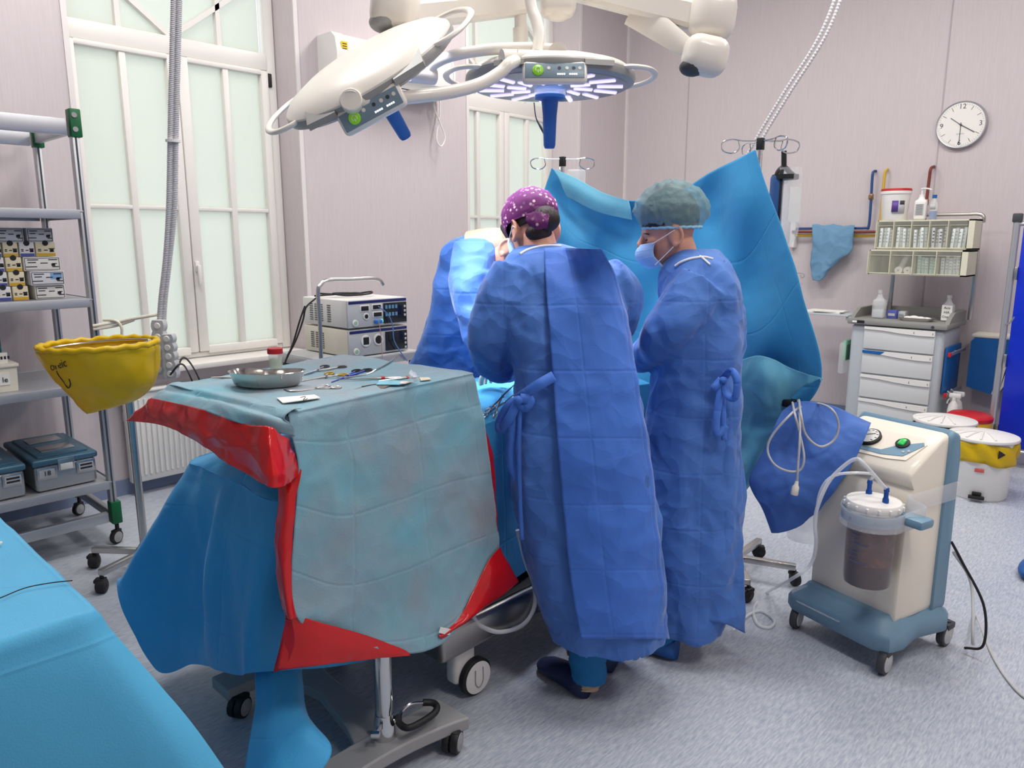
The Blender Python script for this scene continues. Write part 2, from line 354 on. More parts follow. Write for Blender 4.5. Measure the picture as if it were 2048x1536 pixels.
# ------------------------------------------------------------------ windows
def window(nm, y0, off):
    root = thing(nm, 'x', None, (FX, y0, 0)); root['kind'] = 'structure'; root['label'] = ['white tall window behind the steel rack and corrugated conduits', 'white tall window between air conditioner and room corner'][off > 1]
    Y = lambda y: y + off
    def rail(name, ya, yb, za, zb, d=0.07, xo=0.0, par=None):
        return MB().rbox((FX + 0.0 + xo, (Y(ya) + Y(yb)) / 2, (za + zb) / 2), (d, yb - ya, zb - za), 0.008).build(name, m_frame, par or root)
    L, R = 1.45, 2.885
    rail('frame_side', L, 1.53, WZ0, WZ1, 0.09); rail('frame_side', 2.815, R, WZ0, WZ1, 0.09)
    rail('frame_bottom', 1.53, 2.815, WZ0, 0.825, 0.09); rail('frame_top', 1.53, 2.815, WZ1 - 0.07, WZ1, 0.09)
    rail('transom', 1.53, 2.815, 2.72, 2.83, 0.10, 0.004)
    # two sashes
    for (a, b, ga, gb, mid) in ((1.53, 2.185, 1.60, 2.125, 1.862), (2.19, 2.815, 2.258, 2.762, 2.51)):
        s = MB().rbox((FX + 0.03, (Y(a) + Y(ga)) / 2, 1.772), (0.07, ga - a, 1.89), 0.008)
        s.rbox((FX + 0.03, (Y(b) + Y(gb)) / 2, 1.772), (0.07, b - gb, 1.89), 0.008)
        s.rbox((FX + 0.03, (Y(ga) + Y(gb)) / 2, 0.838), (0.07, gb - ga + .01, 0.022 + 0.03), 0.006)
        s.rbox((FX + 0.03, (Y(ga) + Y(gb)) / 2, 2.703), (0.07, gb - ga + .01, 0.032), 0.006)
        so = s.build('sash', m_frame, root)
        MB().rbox((FX + 0.03, Y(mid), 1.772), (0.055, 0.04, 1.86), 0.006).build('muntin', m_frame, so)
        MB().rbox((FX + 0.03, (Y(ga) + Y(gb)) / 2, 1.775), (0.050, gb - ga + .01, 0.026), 0.005).build('muntin', m_frame, so)
        for (pa, pb) in ((ga, mid), (mid, gb)):
            for (za, zb) in ((0.85, 1.775), (1.775, 2.69)):
                MB().box((FX + 0.018, (Y(pa) + Y(pb)) / 2, (za + zb) / 2), (0.008, pb - pa - .004, zb - za - .004)).build('pane', m_pane, so)
    h = MB().rbox((FX + 0.07, Y(2.214), 1.40), (0.012, 0.03, 0.07), 0.005); h.rbox((FX + 0.095, Y(2.214), 1.345), (0.02, 0.022, 0.13), 0.006); h.cyl((FX + 0.06, Y(2.214), 1.4), (FX + 0.10, Y(2.214), 1.4), 0.010)
    h.build('handle', m_white, root)
    MB().rbox((FX + 0.05, Y(2.83), 2.66), (0.02, 0.03, 0.09), 0.005).build('hinge', m_black if off < 1 else m_frame, root)
    # upper light with lozenge bars
    g0, g1, z0, z1 = 1.555, 2.79, 2.83, WZ1 - 0.07; yc = (g0 + g1) / 2; zm = 3.29
    def bar(ya, za, yb, zb):
        d = Vector((0, Y(yb) - Y(ya), zb - za)); m = look((FX + 0.02, Y(ya), za), d, (1, 0, 0))
        MB().box((0, 0, d.length / 2), (0.03, 0.045, d.length), m).build('muntin', m_frame, root)
    for yy in (1.862, 2.49): bar(yy, z0, yy, z1)
    bar(yc, z0, g0, zm); bar(yc, z0, g1, zm); bar(g0, zm, yc, z1); bar(g1, zm, yc, z1)
    for (pa, pb) in ((g0, 1.862), (1.862, 2.49), (2.49, g1)):
        MB().box((FX, (Y(pa) + Y(pb)) / 2, (z0 + z1) / 2), (0.008, pb - pa - .003, z1 - z0)).build('pane', m_pane, root)
    # sill board
    MB().rbox((FX + 0.14, Y((L + R) / 2), WZ0 - 0.022), (0.30, R - L + .03, 0.035), 0.006).build('window_sill', m_frame, root)
    return root
window('window_1', 1.45, 0.0); window('window_2', 4.44, 2.97)

# ------------------------------------------------------------------ radiator under the first window
t = thing('radiator', 'white ribbed panel radiator below the tall window', 'radiator', (WX + 0.07, 2.2, 0.08))
ry0, ry1, rz0, rz1 = 1.60, 2.85, 0.085, 0.655; rx = WX + 0.07
b = MB(); b.rbox((rx, (ry0 + ry1) / 2, (rz0 + rz1) / 2), (0.055, ry1 - ry0, rz1 - rz0), 0.012)
b.build('panel', m_white, t)
nr = 36
for i in range(nr):
    y = ry0 + 0.05 + (ry1 - ry0 - 0.1) * i / (nr - 1)
    MB().box((rx + 0.031, y, (rz0 + rz1) / 2), (0.012, 0.016, rz1 - rz0 - 0.09), ch=0.004).build('rib', m_white, t)
MB().rbox((rx, (ry0 + ry1) / 2, rz1 + 0.006), (0.085, ry1 - ry0, 0.014), 0.004).build('top_grille', m_white, t)
for y in (ry0 + 0.03, ry1 - 0.03):
    MB().cyl((rx, y, 0.0), (rx, y, rz0 + 0.01), 0.010).build('pipe', m_white, t)
    MB().rbox((WX + .029, y, 0.5), (0.05, 0.04, 0.06), .004).build('bracket', m_white, t)
# ------------------------------------------------------------------ air conditioner
t = thing('air_conditioner', 'white wall air conditioner with yellow sticker between the two windows', 'air conditioner', (WX + .01, 3.67, 2.68))
ay0, ay1 = 3.13, 4.22
prof = [(-4.87, 2.69), (-4.69, 2.69), (-4.645, 2.74), (-4.635, 2.84), (-4.655, 2.935), (-4.70, 2.975), (-4.87, 2.975)]
def ext_y(prof, y0, y1):
    n = len(prof); vs = [(a, y0, z) for a, z in prof] + [(a, y1, z) for a, z in prof]
    return MB().add(vs, [tuple(range(n)), tuple(range(2 * n - 1, n - 1, -1))] + [(i, i + n, (i + 1) % n + n, (i + 1) % n) for i in range(n)])
ext_y(prof, ay0 + .09, ay1 - .02).build('body', m_white, t)
ext_y([(a + (0.004 if a > -4.8 else 0), z + (0.0 if z < 2.9 else 0.004)) for a, z in prof], ay0, ay0 + .088).build('end_cover', m_white, t)
ext_y([(a + (0.004 if a > -4.8 else 0), z) for a, z in prof], ay1 - .018, ay1).build('end_cover', m_white, t)
MB().box((-4.74, 3.68, 2.687), (0.09, 0.86, 0.012)).build('outlet', m_black, t)
MB().rbox((-4.70, 3.68, 2.672), (0.075, 0.86, 0.006), .002, None).build('louvre', m_white, t)
MB().box((-4.638, 3.197, 2.885), (0.004, 0.05, 0.06)).build('sticker', mat('yellow_sticker', S(232, 200, 40), 0.5), t)
for i in range(3): MB().box((-4.6355, 3.197, 2.868 + i * .016), (0.002, 0.034, 0.005)).build('sticker_print', m_ink, t)
loop = [onx(870, 190, -4.80), onx(868, 215, -4.80), onx(880, 245, -4.79), onx(890, 275, -4.79), onx(882, 293, -4.79), onx(873, 275, -4.80), onx(880, 225, -4.82), onx(878, 196, -4.84), (-4.85, 4.18, 2.70)]
o = MB().tube(loop, 0.006, 8, 40).build('cable', m_white, t)
# ================================================================== castors and text helpers
def castor_parts(root, c, r=0.04, w=0.028, ang=0.0, hub=None, twin=False, stem=0.03, tyre=None):
    """one swivel castor whose wheel touches the floor at c; a part of its thing with hub and fork as sub-parts"""
    c = Vector(c); ax = Vector((math.cos(ang), math.sin(ang), 0)); ce = c + Vector((0, 0, r))
    wl = MB()
    offs = (-0.5, 0.5) if twin else (0,)
    for o_ in offs:
        m = look(ce + ax * (o_ * w * 1.15 - w / 2), ax)
        wl.lathe([(r * 0.8, 0), (r * 0.96, w * 0.06), (r, w * 0.25), (r, w * 0.75), (r * 0.96, w * 0.94), (r * 0.8, w)], 28, m)
    wo = wl.build('castor', tyre or m_black, root)
    hb = MB()
    for sgn in (-1, 1):
        e = (0.5 * 1.15 * w if twin else 0) + w / 2
        m = look(ce + ax * sgn * (e - 0.001), ax * sgn); hb.lathe([(r * 0.78, 0), (r * 0.74, 0.003), (r * 0.2, 0.005), (r * 0.1, 0.007)], 24, m)
    hb.build('hub', hub or m_grey, wo)
    fk = MB(); side = Vector((-ax.y, ax.x, 0))
    fk.rbox(ce + side * r * 0.25 + Vector((0, 0, r * 0.75)), (w * 1.2 * (2 if twin else 1), r * 1.3, r * 0.55), 0.006, Matrix.Identity(4) if False else Matrix.Translation(ce) @ Matrix.Rotation(ang, 4, 'Z') @ Matrix.Translation(-ce))
    fk.cyl(c + side * r * 0.3 + Vector((0, 0, 1.9 * r)), c + side * r * 0.3 + Vector((0, 0, 2.05 * r + stem)), r * 0.28)
    fk.build('fork', tyre or m_black, wo)
    return wo
def text(root, body, origin, xdir, ydir, size, material, name='lettering', depth=0.0004, align='CENTER', lift=0.0015):
    cu_ = bpy.data.curves.new(name, 'FONT'); cu_.body = body; cu_.size = size; cu_.align_x = align; cu_.align_y = 'CENTER'; cu_.extrude = depth; cu_.resolution_u = 3
    tmp = bpy.data.objects.new(name, cu_); COL.objects.link(tmp); dg = bpy.context.evaluated_depsgraph_get()
    me = bpy.data.meshes.new_from_object(tmp.evaluated_get(dg)); bpy.data.objects.remove(tmp); bpy.data.curves.remove(cu_)
    x = Vector(xdir).normalized(); y = Vector(ydir); y = (y - x * y.dot(x)).normalized(); z = x.cross(y)
    me.transform(frame(Vector(origin) + z * lift, x, y, z)); me.materials.clear()
    return link(name, me, material, root, 0, True)
V = lambda *a: Vector(a)

# ================================================================== steel storage rack on the left
RXF, RXB, RYR, RYL = -4.09, -4.69, 1.265, 0.16
t = thing('storage_rack', 'grey metal storage rack with green corner brackets beside the window', 'shelf', (-4.39, 0.7, 0))
for x in (RXF, RXB):
    for y in (RYR, RYL):
        MB().rbox((x, y, 1.13), (0.045, 0.032, 2.02), 0.004).build('post', m_alu, t)
        MB().box((x + .0235, y, 1.13), (0.002, 0.008, 1.9)).build('post_slot', m_dark, t)
        g = MB().rbox((x, y + (.006 if y > .5 else -.006), 2.12), (0.062, 0.05, 0.13), 0.006); g.build('corner_bracket', m_green, t)
        for dz in (-.03, .035): MB().cyl((x + .03, y, 2.12 + dz), (x + .036, y, 2.12 + dz), 0.012).build('bolt', m_grey, t)
        g = MB().rbox((x, y + (.006 if y > .5 else -.006), 0.175), (0.062, 0.05, 0.12), 0.006); g.build('corner_bracket', m_green, t)
        castor_parts(t, (x, y, 0), 0.037, 0.026, 0.5, m_grey, stem=0.03)
for z in (2.10, 0.155):
    for x in (RXF, RXB): MB().rbox((x, (RYR + RYL) / 2, z), (0.035, RYR - RYL - .06, 0.075 if z > 1 else .055), 0.005).build('rail', m_alu, t)
    for y in (RYR, RYL): MB().rbox(((RXF + RXB) / 2, y, z), (RXF - RXB - .06, 0.03, 0.05), 0.005).build('rail', m_alu, t)
SHELF = [1.715, 1.29, 0.865, 0.35]
for z in SHELF:
    s = MB().rbox(((RXF + RXB) / 2, (RYR + RYL) / 2 - .005, z - 0.004), (RXF - RXB + .05, RYR - RYL + 0.01, 0.008), 0.002)
    s.rbox((RXF + .028, (RYR + RYL) / 2, z - 0.018), (0.012, RYR - RYL - 0.035, 0.044), 0.003); s.rbox((RXB - .028, (RYR + RYL) / 2, z - 0.018), (0.012, RYR - RYL - .035, 0.044), 0.003)
    s.box(((RXF + RXB) / 2, RYR + .012, z - .018), (RXF - RXB - .05, .006, .04))
    s.build('shelf', m_shelf, t)
# small suture cartons stacked on the second shelf: (crop rect of the carton front, look)
CART = [('wide_grey', [(5, 180, 4), (195, 360, 4)]), ('blue', [(-40, 33, 3), (140, 237, 3)]), ('yellow', [(40, 135, 3), (240, 365, 3)]),
        ('blue', [(-40, 40, 2)]), ('yellow', [(45, 148, 2)]), ('wide_white', [(155, 385, 2)]),
        ('blue', [(-40, 48, 1)]), ('yellow', [(53, 156, 1)]), ('wide_lilac', [(180, 392, 1)]),
        ('blue', [(-40, 62, 0)]), ('yellow', [(67, 168, 0)]), ('wide_white', [(205, 396, 0)])]
m_cart = {'wide_grey': mat('carton_grey', S(196, 198, 204), 0.6), 'blue': mat('carton_white', S(224, 222, 220), 0.6), 'yellow': mat('carton_cream', S(226, 216, 184), 0.6),
          'wide_white': mat('carton_plain', S(230, 228, 222), 0.6), 'wide_lilac': mat('carton_pale', S(222, 222, 228), 0.6)}
m_band = {'blue': mat('band_blue', S(70, 80, 150), 0.6), 'yellow': mat('band_yellow', S(206, 164, 50), 0.6), 'wide_grey': m_dark, 'wide_white': m_dark, 'wide_lilac': mat('band_sky', S(128, 170, 214), 0.6)}
LBL = {'wide_grey': 'wide grey suture carton on top of the cartons', 'blue': 'small white suture carton with blue base band on rack',
       'yellow': 'small cream suture carton with yellow base band on rack', 'wide_white': 'wide white suture carton with printed frame on rack', 'wide_lilac': 'wide pale suture carton with sky blue corner on rack'}
XC = -4.20; hh = 0.0685
for kind, rects in CART:
    for (a, b_, row) in rects:
        pa = onx(a / 3.0725, 560, XC)[1]; pb = onx(b_ / 3.0725, 560, XC)[1]
        z0 = 1.2905 + row * hh; xo = XC + (0.02 if kind in ('wide_lilac',) else 0.0)
        dd = 0.22
        o = thing('suture_carton', LBL[kind] + [', lowest in its column', ', second up', ', third up', ', fourth up', ''][row] + (' at the rack end' if (row >= 3 and a > 190) else ''), 'carton', (xo - dd / 2, (pa + pb) / 2, z0), 0, 'suture cartons on the rack')
        wd = pb - pa - 0.004; yc = (pa + pb) / 2
        MB().rbox((xo - dd / 2, yc, z0 + hh / 2), (dd, wd, hh - 0.002), 0.002).build('box', m_cart[kind], o)
        if kind in ('blue', 'yellow'):
            MB().box((xo + .0006, yc, z0 + .009), (0.0012, wd - .004, 0.014)).build('band', m_band[kind], o)
            MB().lathe([(0.013, 0), (0.013, 0.0015)], 16, look((xo + .0002, yc, z0 + hh - .004), (1, 0, 0)), 1, 1).build('thumb_notch', m_ink, o)
            ls = [(.3, .55, .3), (-.32, .5, .16), (-.32, .4, .16), (.3, .36, .22), (0, .45, .2)]
        else:
            e = 0.0022
            fr = MB(); y0_, y1_, za, zb = yc - wd / 2 + .005, yc + wd / 2 - .005, z0 + .006, z0 + hh - .007
            for (cy, cz, sy, sz) in ((yc, za, y1_ - y0_, e), (yc, zb, y1_ - y0_, e), (y0_, (za + zb) / 2, e, zb - za), (y1_, (za + zb) / 2, e, zb - za)): fr.box((xo + .0006, cy, cz), (.0012, sy, sz))
            fr.build('printed_frame', m_ink, o)
            if kind == 'wide_lilac': MB().box((xo + .0006, y1_ - .03, zb - .018), (.0012, .05, .03)).build('corner_print', m_band[kind], o)
            ls = [(-.25, .78, .3), (.3, .78, .25), (-.28, .6, .22), (.05, .55, .2), (-.3, .3, .3), (.36, .28, .18), (.34, .5, .12)]
        pr = MB()
        for (fy, fz, fw) in ls: pr.box((xo + .0006, yc + fy * wd, z0 + fz * hh), (.0012, fw * wd, 0.0042))
        pr.box((xo + .0006, yc + .3 * wd, z0 + .42 * hh), (.0012, .016, .013))
        pr.build('print', m_ink, o)
# sterilisation containers on the bottom shelf
m_lid = mat('lid_teal', S(74, 112, 134), 0.4, 0.3); m_contalu = mat('container_alu', S(186, 188, 190), 0.38, 0.8)
def container(yc, lab, num, wd=0.28):
    z0 = 0.351; o = thing('sterilisation_container', lab, 'container', (-4.36, yc, z0), 0, 'sterilisation containers on the rack')
    xf = -4.11; xb = -4.63; xm = (xf + xb) / 2
    MB().rbox((xm, yc, z0 + .068), (xf - xb, wd, 0.135), 0.02, seg=3).build('body', m_contalu, o)
    l = MB().rbox((xm, yc, z0 + .148), (xf - xb + .016, wd + .016, 0.034), 0.012, seg=3); l.rbox((xm, yc, z0 + .166), (xf - xb - .06, wd - .05, 0.02), 0.008); lo = l.build('lid', m_lid, o)
    for dx in (-.11, .10): MB().rbox((xm + dx, yc, z0 + .178), (0.12, wd * .55, 0.006), 0.002).build('filter_plate', m_steel, lo)
    f_ = xf + .001
    la = MB().rbox((f_ + .004, yc, z0 + .125), (.012, .075, .06), .003).build('latch', m_steel, o)
    MB().rbox((f_ + .011, yc, z0 + .115), (.004, .055, .03), .001).build('latch_label', m_paper, la)
    for s_, nm in ((-1, num), (1, '')):
        h = MB().rbox((f_ + .003, yc + s_ * .088, z0 + .095), (.008, .088, .062), .003).build('card_holder', m_steel, o)
        MB().box((f_ + .0078, yc + s_ * .088, z0 + .095), (.002, .068, .04)).build('card', m_lgrey, h)
        if nm: text(h, nm, (f_ + .009, yc + s_ * .088, z0 + .095), (0, 1, 0), (0, 0, 1), 0.034, m_ink)
        else: MB().box((f_ + .009, yc + s_ * .088, z0 + .105), (.002, .055, .009)).build('card_print', m_ink, h); MB().box((f_ + .009, yc + s_ * .088, z0 + .088), (.002, .055, .009)).build('card_print', m_ink, h)
    return o
container(1.075, 'steel sterilisation container with teal lid marked 18 beside the rack post', '18')
container(0.755, 'steel sterilisation container with teal lid away from the rack post', '')
# grey bin with cards and a teal folder on the third shelf
o = thing('storage_bin', 'light grey plastic bin with a white label on the rack shelf', 'bin', (-4.32, 0.72, 0.866))
yr = onx(27, 700, -4.15)[1]
MB().box((-4.33, yr - .12, 0.866 + .06), (0.36, 0.24, 0.12), tx=1.0, ty=1.04).build('body', m_cream, o)
MB().rbox((-4.33, yr - .12, 0.866 + .125), (0.38, 0.265, 0.016), .004).build('rim', m_cream, o)
MB().box((-4.148, yr - .09, 0.93), (0.004, 0.12, 0.06)).build('label_card', m_paper, o)
text(o, 'le', (-4.145, yr - .05, 0.925), (0, 1, 0), (0, 0, 1), 0.035, m_ink)
o = thing('index_cards', 'white index cards standing in the grey bin', 'cards', (-4.2, yr - .08, 0.99)); MB().box((-4.20, yr - .085, 1.02), (0.03, 0.13, 0.055)).build('card_block', m_paper, o)
for i in range(3): MB().box((-4.184, yr - .045 + i * .014, 1.025), (0.002, .008, .014)).build('print', m_ink, o)
o = thing('folder', 'dark teal folder standing behind the white cards in the grey bin', 'folder', (-4.27, yr - .1, 0.99)); MB().rbox((-4.27, yr - .10, 1.10), (0.03, 0.15, 0.23), .003).build('cover', mat('teal_card', S(20, 108, 116), 0.5), o)
MB().box((-4.253, yr - .07, 1.10), (.002, .05, .02)).build('print', m_paper, o)

# ================================================================== conduits and socket strips hanging before the window
m_cond = mat('conduit_grey', S(196, 194, 196), 0.5)
o = thing('corrugated_conduit', 'pair of grey corrugated conduits hanging from the ceiling before the window', 'conduit', (-3.85, 1.9, 4.2))
cp = [(362, -330), (353, 0), (349, 150), (346, 285), (343, 420), (335, 520), (326, 600), (323, 650)]
def corrug(pts, r, pitch=0.0085):
    p = catmull(pts, 400); s = np.concatenate([[0], np.cumsum(np.linalg.norm(np.diff(p, axis=0), axis=1))]); n = int(s[-1] / pitch * 4)
    q = np.stack([np.interp(np.linspace(0, s[-1], n), s, p[:, k]) for k in range(3)], 1)
    mb = MB(); vs = []; fs = []; rr = [r * (1.0, 1.0, 0.8, 0.8)[i % 4] for i in range(n)]
    t_ = np.gradient(q, axis=0); x = np.array([0.7, 0.7, 0.0])
    for i in range(n):
        tt = t_[i] / np.linalg.norm(t_[i]); xx = x - tt * x.dot(tt); xx /= np.linalg.norm(xx); yy = np.cross(tt, xx)
        vs += [tuple(q[i] + rr[i] * (xx * math.cos(a) + yy * math.sin(a))) for a in np.linspace(0, 2 * math.pi, 10, endpoint=False)]
    fs = [(i * 10 + j, i * 10 + (j + 1) % 10, (i + 1) * 10 + (j + 1) % 10, (i + 1) * 10 + j) for i in range(n - 1) for j in range(10)]
    return mb.add(vs, fs)
for dx, dv in ((-5.5, 0), (5.5, 0.01)):
    corrug([atv(x + dx * (1 if y < 430 else .7), y, 3.75 + dv) for x, y in cp], 0.0145).build('conduit', m_cond, o, 60)
MB().lathe([(.034, -.006), (.034, .006)], 20, look(atv(346, 282, 3.755), (0.05, 0, 1))).build('cable_tie', m_white, o)
def socket_strip(p0, p1, lab, w=0.05):
    o = thing('socket_strip', lab, 'power strip', p1); a, b_ = Vector(p0), Vector(p1); d = b_ - a; L = d.length; m = look(a, d, (cf[0], cf[1], 0))
    n = 5; prof = []
    for i in range(n * 8 + 1):
        s_ = i / (n * 8); prof.append((w * 0.5 + 0.007 * abs(math.sin(math.pi * n * s_)), s_ * L))
    poly = [(r_, z) for r_, z in prof] + [(-r_, z) for r_, z in reversed(prof)]
    mm = m @ Matrix(((1, 0, 0, 0), (0, 0, 1, 0), (0, 1, 0, 0), (0, 0, 0, 1)))
    MB().prism(poly, -0.022, 0.022, mm).build('housing', m_lgrey, o)
    for i in range(n):
        MB().lathe([(0.016, 0), (0.013, .004)], 16, look(m @ Vector((0, -.022, L * (i + .5) / n)), -(m.to_3x3() @ Vector((0, 1, 0))))).build('outlet', m_white, o)
    return o
socket_strip(atv(318, 640, 3.72), atv(322, 748, 3.72), 'grey socket strip hanging tied to the rack cord')
socket_strip(atv(336, 668, 3.66), atv(345, 755, 3.66), 'grey socket strip hanging over the mayo stand edge')
o = thing('tie_rope', 'white cord tying the conduits to the rack post', 'cord', atv(190, 650, 3.73))
pp = [onx(186, 652, -4.05), atv(230, 645, 3.74), atv(275, 636, 3.74), atv(322, 628, 3.75)]
MB().tube(pp, 0.008, 8, 24).build('strand', m_cream, o); MB().tube([p + np.array([0, 0, -.017]) for p in pp[:2]] + [atv(268, 640, 3.74)], 0.007, 8, 20).build('strand', m_cream, o)
MB().tube([atv(207, 640, 3.74), atv(232, 642, 3.73), atv(243, 655, 3.73), atv(244, 672, 3.73)], 0.007, 8, 20).build('loose_end', m_cream, o)
for k_, (a, b_, c_) in enumerate((((352, 745), (368, 715), (392, 745)), ((348, 750), (362, 728), (378, 748)))):
    o = MB().tube([atv(a[0] - 8 * k_, a[1], 3.68 - .09 * k_), atv(b_[0], b_[1], 3.8 - .12 * k_), onx(*c_, -4.68 + .06 * k_), onx(c_[0] + 25, c_[1] + 60, -4.70 + .06 * k_)], 0.005, 8, 24).build('power_cable', m_black); tag(o, 'black power cable dropping behind the instrument stand from the socket strips', 'cable', 'black cables by the window')

# ================================================================== yellow waste bag on its wheeled stand
bx, by, _ = onz(290, 1104, 0.09)
o = thing('bag_stand', 'steel pole stand with black castors under the yellow bag', 'stand', (bx, by, 0))
MB().cyl((bx, by, 0.09), (bx - .01, by, 1.03), 0.0185, n=20).build('pole', m_steel, o)
MB().lathe([(.04, 0), (.04, .018), (.028, .03), (.02, .045)], 24, Matrix.Translation((bx, by, .092))).build('collar', m_chrome, o)
for (px, py) in ((205, 1185), (190, 1135), (335, 1062)):
    e = onz(px, py + 0, 0.0); d = Vector((e[0] - bx, e[1] - by, 0)); L = d.length; m = look((bx, by, 0.095), d)
    MB().rbox((0, 0, L / 2), (0.032, 0.028, L), .003, m).build('leg', m_steel, o)
    castor_parts(o, (e[0], e[1], 0), 0.033, 0.04, 0.9, m_black, stem=.01)
e = Vector((bx + .3, by + .35, 0)); d = e - Vector((bx, by, 0)); MB().rbox((0, 0, d.length / 2), (0.032, 0.028, d.length), .003, look((bx, by, .095), d)).build('leg', m_steel, o); castor_parts(o, e, .033, .04, .4, m_black, stem=.01)
ringc = atv(200, 690, 3.2); m_yel = mat('yellow_bag', S(226, 190, 20), 0.3, translucent=0.25, bump=0.25, bscale=9)
rg = MB(); rr_ = 0.205; rpts = [ringc + np.array([rr_ * math.cos(a) * r2[0] + rr_ * .75 * math.sin(a) * f2[0], rr_ * math.cos(a) * r2[1] + rr_ * .75 * math.sin(a) * f2[1], 0.012 * math.cos(a)]) for a in np.linspace(0, 2 * math.pi, 41)]
rg.tube(rpts, 0.006, 8); rg.build('hoop', m_steel, o)
MB().tube([(bx - .01, by, 1.02), tuple(np.array(rpts[3]) * .5 + np.array([bx, by, 1.0]) * .5), tuple(rpts[3])], .008, 8, 12).build('hoop_arm', m_steel, o)
bag = thing('waste_bag', 'yellow plastic waste bag stretched over the stand hoop', 'bag', (ringc[0], ringc[1], 0.8))
rings = []; nn = 64
# rows: pixel of left and right outline, ellipse depth
BR = [((100, 686), (296, 674), .20), ((89, 693), (309, 690), .215), ((88, 700), (310, 700), .215), ((100, 722), (311, 728), .20), ((122, 756), (308, 755), .17), ((150, 793), (300, 776), .12), ((166, 816), (270, 800), .07), ((178, 826), (215, 816), .04)]
for (l, r_, dp) in BR:
    A = atv(*l, 3.2); B_ = atv(*r_, 3.2); c_ = (A + B_) / 2; hx = (B_ - A) / 2
    rings.append([c_ + hx * math.cos(a) + dp * math.sin(a) * np.array([f2[0], f2[1], 0.0]) for a in np.linspace(0, 2 * math.pi, nn, endpoint=False)])
R_ = np.array(rings); R_ = np.stack([catmull(R_[:, j], 40) for j in range(nn)], 1); R_ = np.concatenate([R_, R_[:, :1]], 1)
R_ = wrinkle(R_, 0.006, 9, 3.0, 0.003, (14, 14, 6)); R_[:, -1] = R_[:, 0]
rim_p = [tuple(p + np.array([0, 0, .004 * math.sin(i * 1.9)])) for i, p in enumerate(R_[4])]
MB().tube(rim_p, .013, 10).build('rolled_rim', m_yel, bag, 60)
R_ = R_[3:]
bo = sheet('bag_film', R_, m_yel, bag, 0.002)
bvb = BVHTree.FromPolygons([Vector(p) for p in R_.reshape(-1, 3)], [(i * (nn + 1) + j, i * (nn + 1) + j + 1, (i + 1) * (nn + 1) + j + 1, (i + 1) * (nn + 1) + j) for i in range(36) for j in range(nn)])
q0, q1 = onsurf(bvb, 107, 733, .006, 3.1), onsurf(bvb, 127, 727, .006, 3.1); text(bag, 'oreic', (q0 + q1) / 2, q1 - q0, (0, 0, 1), 0.05, m_ink)
MB().tube([onsurf(bvb, x, y, .004, 3.1) for x, y in ((113, 742), (117, 750), (126, 762), (136, 776), (141, 768), (138, 758))], .0025, 6, 20).build('hazard_print', m_ink, bag)

# ================================================================== draped instrument table in the near left corner
m_drape = mat('blue_drape', S(84, 178, 222), 0.62, crump=.12, cscale=3.0, sheen=0.25, bump=0.12, bscale=260, var=0.05, vscale=3, crease=[(0, 0.42, 0.13), (1, 0.38, 0.2)], translucent=0.12)
m_drape2 = mat('blue_drape_plain', S(62, 162, 216), 0.62, crump=.22, cscale=4.0, sheen=0.25, bump=0.12, bscale=260, var=0.06, vscale=4, crease=[(0, 0.36, 0.31), (1, 0.33, 0.1)], translucent=0.12)
o = thing('draped_table', 'instrument table in the foreground corner fully covered by a pale blue drape', 'table', (-2.3, -.2, 0))
TX0, TX1, TY0, TY1, TZ = -2.95, -1.555, -1.0, 0.43, 0.85
for x in (TX0 + .05, TX1 - .05):
    for y in (TY0 + .05, TY1 - .05): MB().cyl((x, y, 0), (x, y, TZ - .03), .016).build('leg', m_steel, o)
MB().rbox(((TX0 + TX1) / 2, (TY0 + TY1) / 2, TZ - .02), (TX1 - TX0 - .01, TY1 - TY0 - .01, .03), .01).build('tabletop', m_steel, o)
# perimeter path, rounded corners; rows from the middle of the top to the hem
per = []; cor = [(TX1, TY0), (TX1, TY1), (TX0, TY1), (TX0, TY0)]
for i in range(4):
    a, b_ = np.array(cor[i]), np.array(cor[(i + 1) % 4]); n = 40
    for k_ in range(n): per.append((a + (b_ - a) * k_ / n, i + k_ / n))
per.append((np.array(cor[0]), 4.0))
cxy = np.array([(TX0 + TX1) / 2, (TY0 + TY1) / 2]); rows = []
for q in (0.0, 0.35, 0.7, 0.9, 0.975, 0.995): rows.append([np.array([*(cxy + (p - cxy) * q), TZ + 0.003]) for p, s_ in per])
for (dz, outk, flare) in ((.012, 1.0, 0.0), (.04, 1.0, 0.012), (.10, 1.0, .05), (.2, 1.0, .11), (.3, 1.0, .165), (.45, 1.0, .235), (.6, 1.0, .30), (.74, 1.0, .36)):
    rw = []
    for p, s_ in per:
        d = np.zeros(2); fr = s_ % 1; k0 = int(s_) % 4
        nrm = [np.array([1, 0]), np.array([0, 1]), np.array([-1, 0]), np.array([0, -1])][k0]
        w0 = max(0, 1 - fr * 4.2); w1 = max(0, 1 - (1 - fr) * 4.2); w_ = max(w0, w1) ** 1.25
        diag = [np.array([1, -1]), np.array([1, 1]), np.array([-1, 1]), np.array([-1, -1])][(k0 if w0 > w1 else k0 + 1) % 4] * .75
        wave = 0.02 * math.sin(s_ * 11.0 + 1.3) * (dz / .7)
        d = nrm * (0.008 + wave + dz * .03) + diag * flare * w_
        rw.append(np.array([*(p + d), TZ - dz]))
    rows.append(rw)
P = np.stack([catmull(np.array(rows)[:, j], 70) for j in range(len(per))], 1)
P = wrinkle(P, 0.0035, 3.5, 7.0); sheet('drape', P, m_drape, o, 0.0)
wi = MB().tube([onz(-40, 1210, TZ + .012), onz(0, 1196, TZ + .013), onz(50, 1176, TZ + .012), onz(100, 1166, TZ + .012), onz(145, 1161, TZ + .012)], 0.0012, 6, 30).build('suture_thread', m_ink)
tag(wi, 'thin dark suture thread lying across the foreground drape', 'thread')
